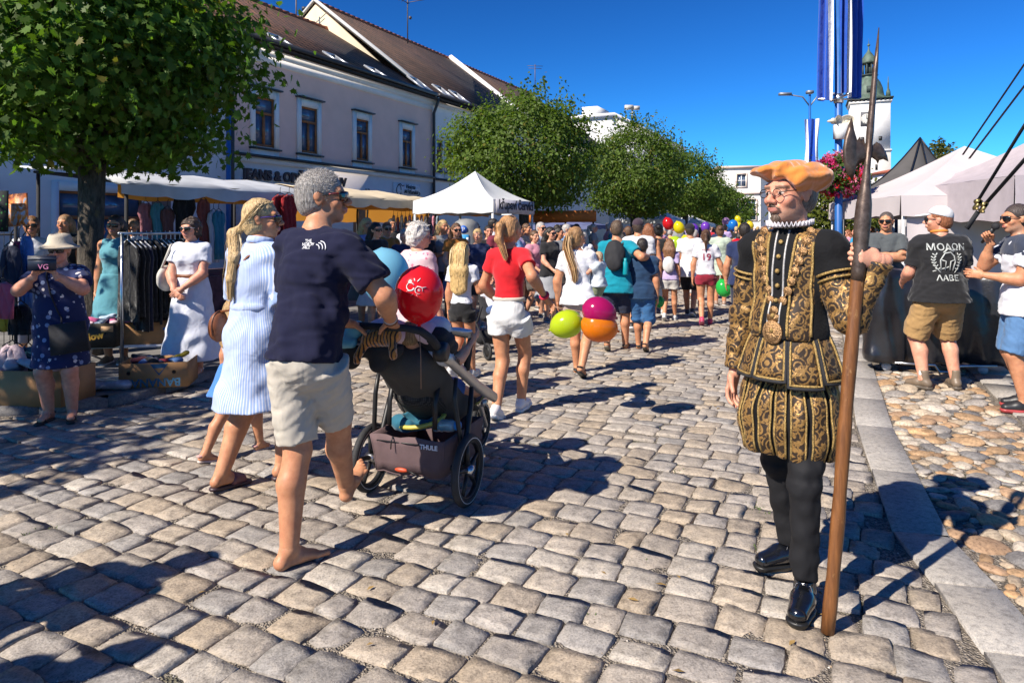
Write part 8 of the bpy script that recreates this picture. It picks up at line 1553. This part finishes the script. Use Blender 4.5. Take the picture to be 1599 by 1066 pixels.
def onlooker(px, y, yaw, shirt, hair, label, k=None, bottom=None, z=0, H=None, group='onlookers beside the parade', hat=None):
    k = (hash((px, int(y*10))) % 8) if k is None else k; src = VARS[k].e
    if USED[k]: o = copy_tree(src)
    else: o = src; USED[k] = True
    p = PX(px, HY, y) if not isinstance(px, Vector) else px; o.location = (p.x, p.y, z); o.rotation_euler = (0, 0, -radians(yaw)); s = (H or VARS[k].H)/VARS[k].H; o.scale = (s, s, s)
    tag(o, label, 'person', group); bc = bottom or rnd.choice([(.02,.025,.05),(.05,.10,.22),(.35,.28,.2),(.015,.015,.018),(.5,.48,.46),(.10,.09,.08)])
    for c in o.children:
        n = c.name.split('.')[0]
        if n == 'shirt': c.color = (*CN[shirt], 1)
        elif n in ('shorts', 'trousers', 'skirt'): c.color = (*bc, 1)
        elif n == 'hair': c.color = (*HN[hair], 1)
        elif n == 'shoe': c.color = (.2,.18,.17,1)
    return o
IN = 116
for px, y, yaw, sh, hr, k, H, lab in ((573,10.6,150,'lilac','blonde',4,1.68,'long-haired blonde onlooker left of the light blue balloon'),(604,11.4,140,'orange','brown',3,1.62,'sunburnt onlooker behind the short grey-haired woman'),(632,10.4,150,'navy','grey',6,1.52,'short grey-haired woman onlooker above the light blue balloon'),(587,10.0,140,'black','dark',0,1.60,'dark-haired onlooker in sunglasses beside navy sleeve'),(612,14.6,160,'black','dark',1,1.74,'man in black standing inside the cream stall'),(640,13.6,170,'white','dark',3,1.68,'man in straw-coloured hat at the cream stall'),(663,11.2,150,'black','dark',2,1.58,'dark-haired onlooker partly behind white-haired woman'),(692,11.6,150,'grey','blonde',4,1.66,'onlooker in grey vest right of white-haired woman'),(713,11.0,165,'orange','brown',0,1.60,'woman in orange patterned blouse and sunglasses'),(746,10.6,170,'navy','blonde',6,1.52,'woman in sunglasses and denim jacket behind blonde girl'),(763,12.2,160,'black','dark',2,1.58,'dark-haired woman beneath the white tent'),(744,17.0,170,'white','grey',5,1.68,'vendor in white cap inside the white tent'),(770,13.4,90,'white','dark',1,1.72,'man in white shirt leaning under the white tent'),(697,14.6,100,'white','blonde',7,1.60,'fair-haired boy in white beside the tent post'),(781,12.0,150,'maroon','dark',5,1.66,'man in sunglasses directly left of the red polo'),(834,12.2,130,'pink','brown',6,1.55,'woman in pink blouse just right of the red polo'),(844,13.4,125,'white','grey',3,1.70,'grey-haired man in white right of the red polo'),(859,11.6,140,'black','dark',0,1.60,'woman in black vest and grey skirt watching at kerb'),(872,13.0,130,'grey','dark',4,1.60,'dark-haired woman in sunglasses beside the black vest'),(885,14.4,130,'sky blue','grey',5,1.68,'white-haired man in blue behind the ponytail woman'),(822,15.0,130,'beige','brown',1,1.7,'man in beige under the first round tree'),(806,13.8,120,'sky blue','blonde',2,1.6,'blonde woman in blue by the tent leg'),(1163,9.6,20,'navy','dark',1,1.66,'person in navy almost hidden behind the halberdier')):
    onlooker(px, y, yaw, sh, hr, lab, k, (.30,.31,.33) if 'grey skirt' in lab else None, .06 if px < 800 else .0, H)
r = random.Random(77); used = set()
def far_person(px, y, yaw, phrase, H=None):
    for _ in range(60):
        sh, hr = r.choice(list(CN)), r.choice(list(HN)); k = r.randrange(8); kind = 'woman' if k % 2 == 0 else 'man'; key = (sh, hr, kind, phrase)
        if key not in used: used.add(key); break
    onlooker(px, y, yaw, sh, hr, '%s-haired %s in %s %s' % (hr, kind, sh, phrase), k, None, 0, (H or r.uniform(1.5, 1.80)), 'people in the parade crowd')
for i in range(26):       # onlookers lining the left kerb
    t = i/25; y = 14.5+t*15+r.uniform(-.5,.5); x = lerp_line(LK, y)-r.uniform(.1,1.3); far_person(800+x/y*FPX, y, IN+r.uniform(-30,40), 'lining the left kerb under the round trees')
for i in range(40):       # walkers further up the street
    y = 12.5+i*.55+r.uniform(-.3,.3); a_, b_ = lerp_line(LK, y)+.6, lerp_line(RK, y)-.8; x = a_+(b_-a_)*r.uniform(.02,.92); px = 800+x/y*FPX
    if y < 14.5 and px > 1010: px = 905+r.uniform(0,90)
    far_person(px, y, 24+r.uniform(-15,15), 'walking up the street in the parade')
for i in range(16):
    y = 28+i*1.3; far_person(1040+r.uniform(0,150), y, 24+r.uniform(-20,160), 'far away in front of the town hall')
for i in range(9):        # right kerb
    y = 12.8+i*1.5; x = lerp_line(RK, y)+r.uniform(.3,1.2); far_person(800+x/y*FPX, y, 270+r.uniform(-30,40), 'standing along the right kerb')
for p, k, lab in ((V(-2.95,2.05,0), 1, 'person left of the frame whose shadow crosses the lower left setts'), (V(-2.85,1.36,0), 2, 'second person left of the frame, shadow below the first'), (V(-2.30,1.02,0), 3, 'third person left of the frame, shadow at the bottom edge')): onlooker(p, p.y, 40, 'grey', 'brown', lab, k, None, 0, 1.75, 'people just outside the frame')
for k in range(8):
    if not USED[k]:
        for c in list(VARS[k].e.children): bpy.data.objects.remove(c)
        bpy.data.objects.remove(VARS[k].e)
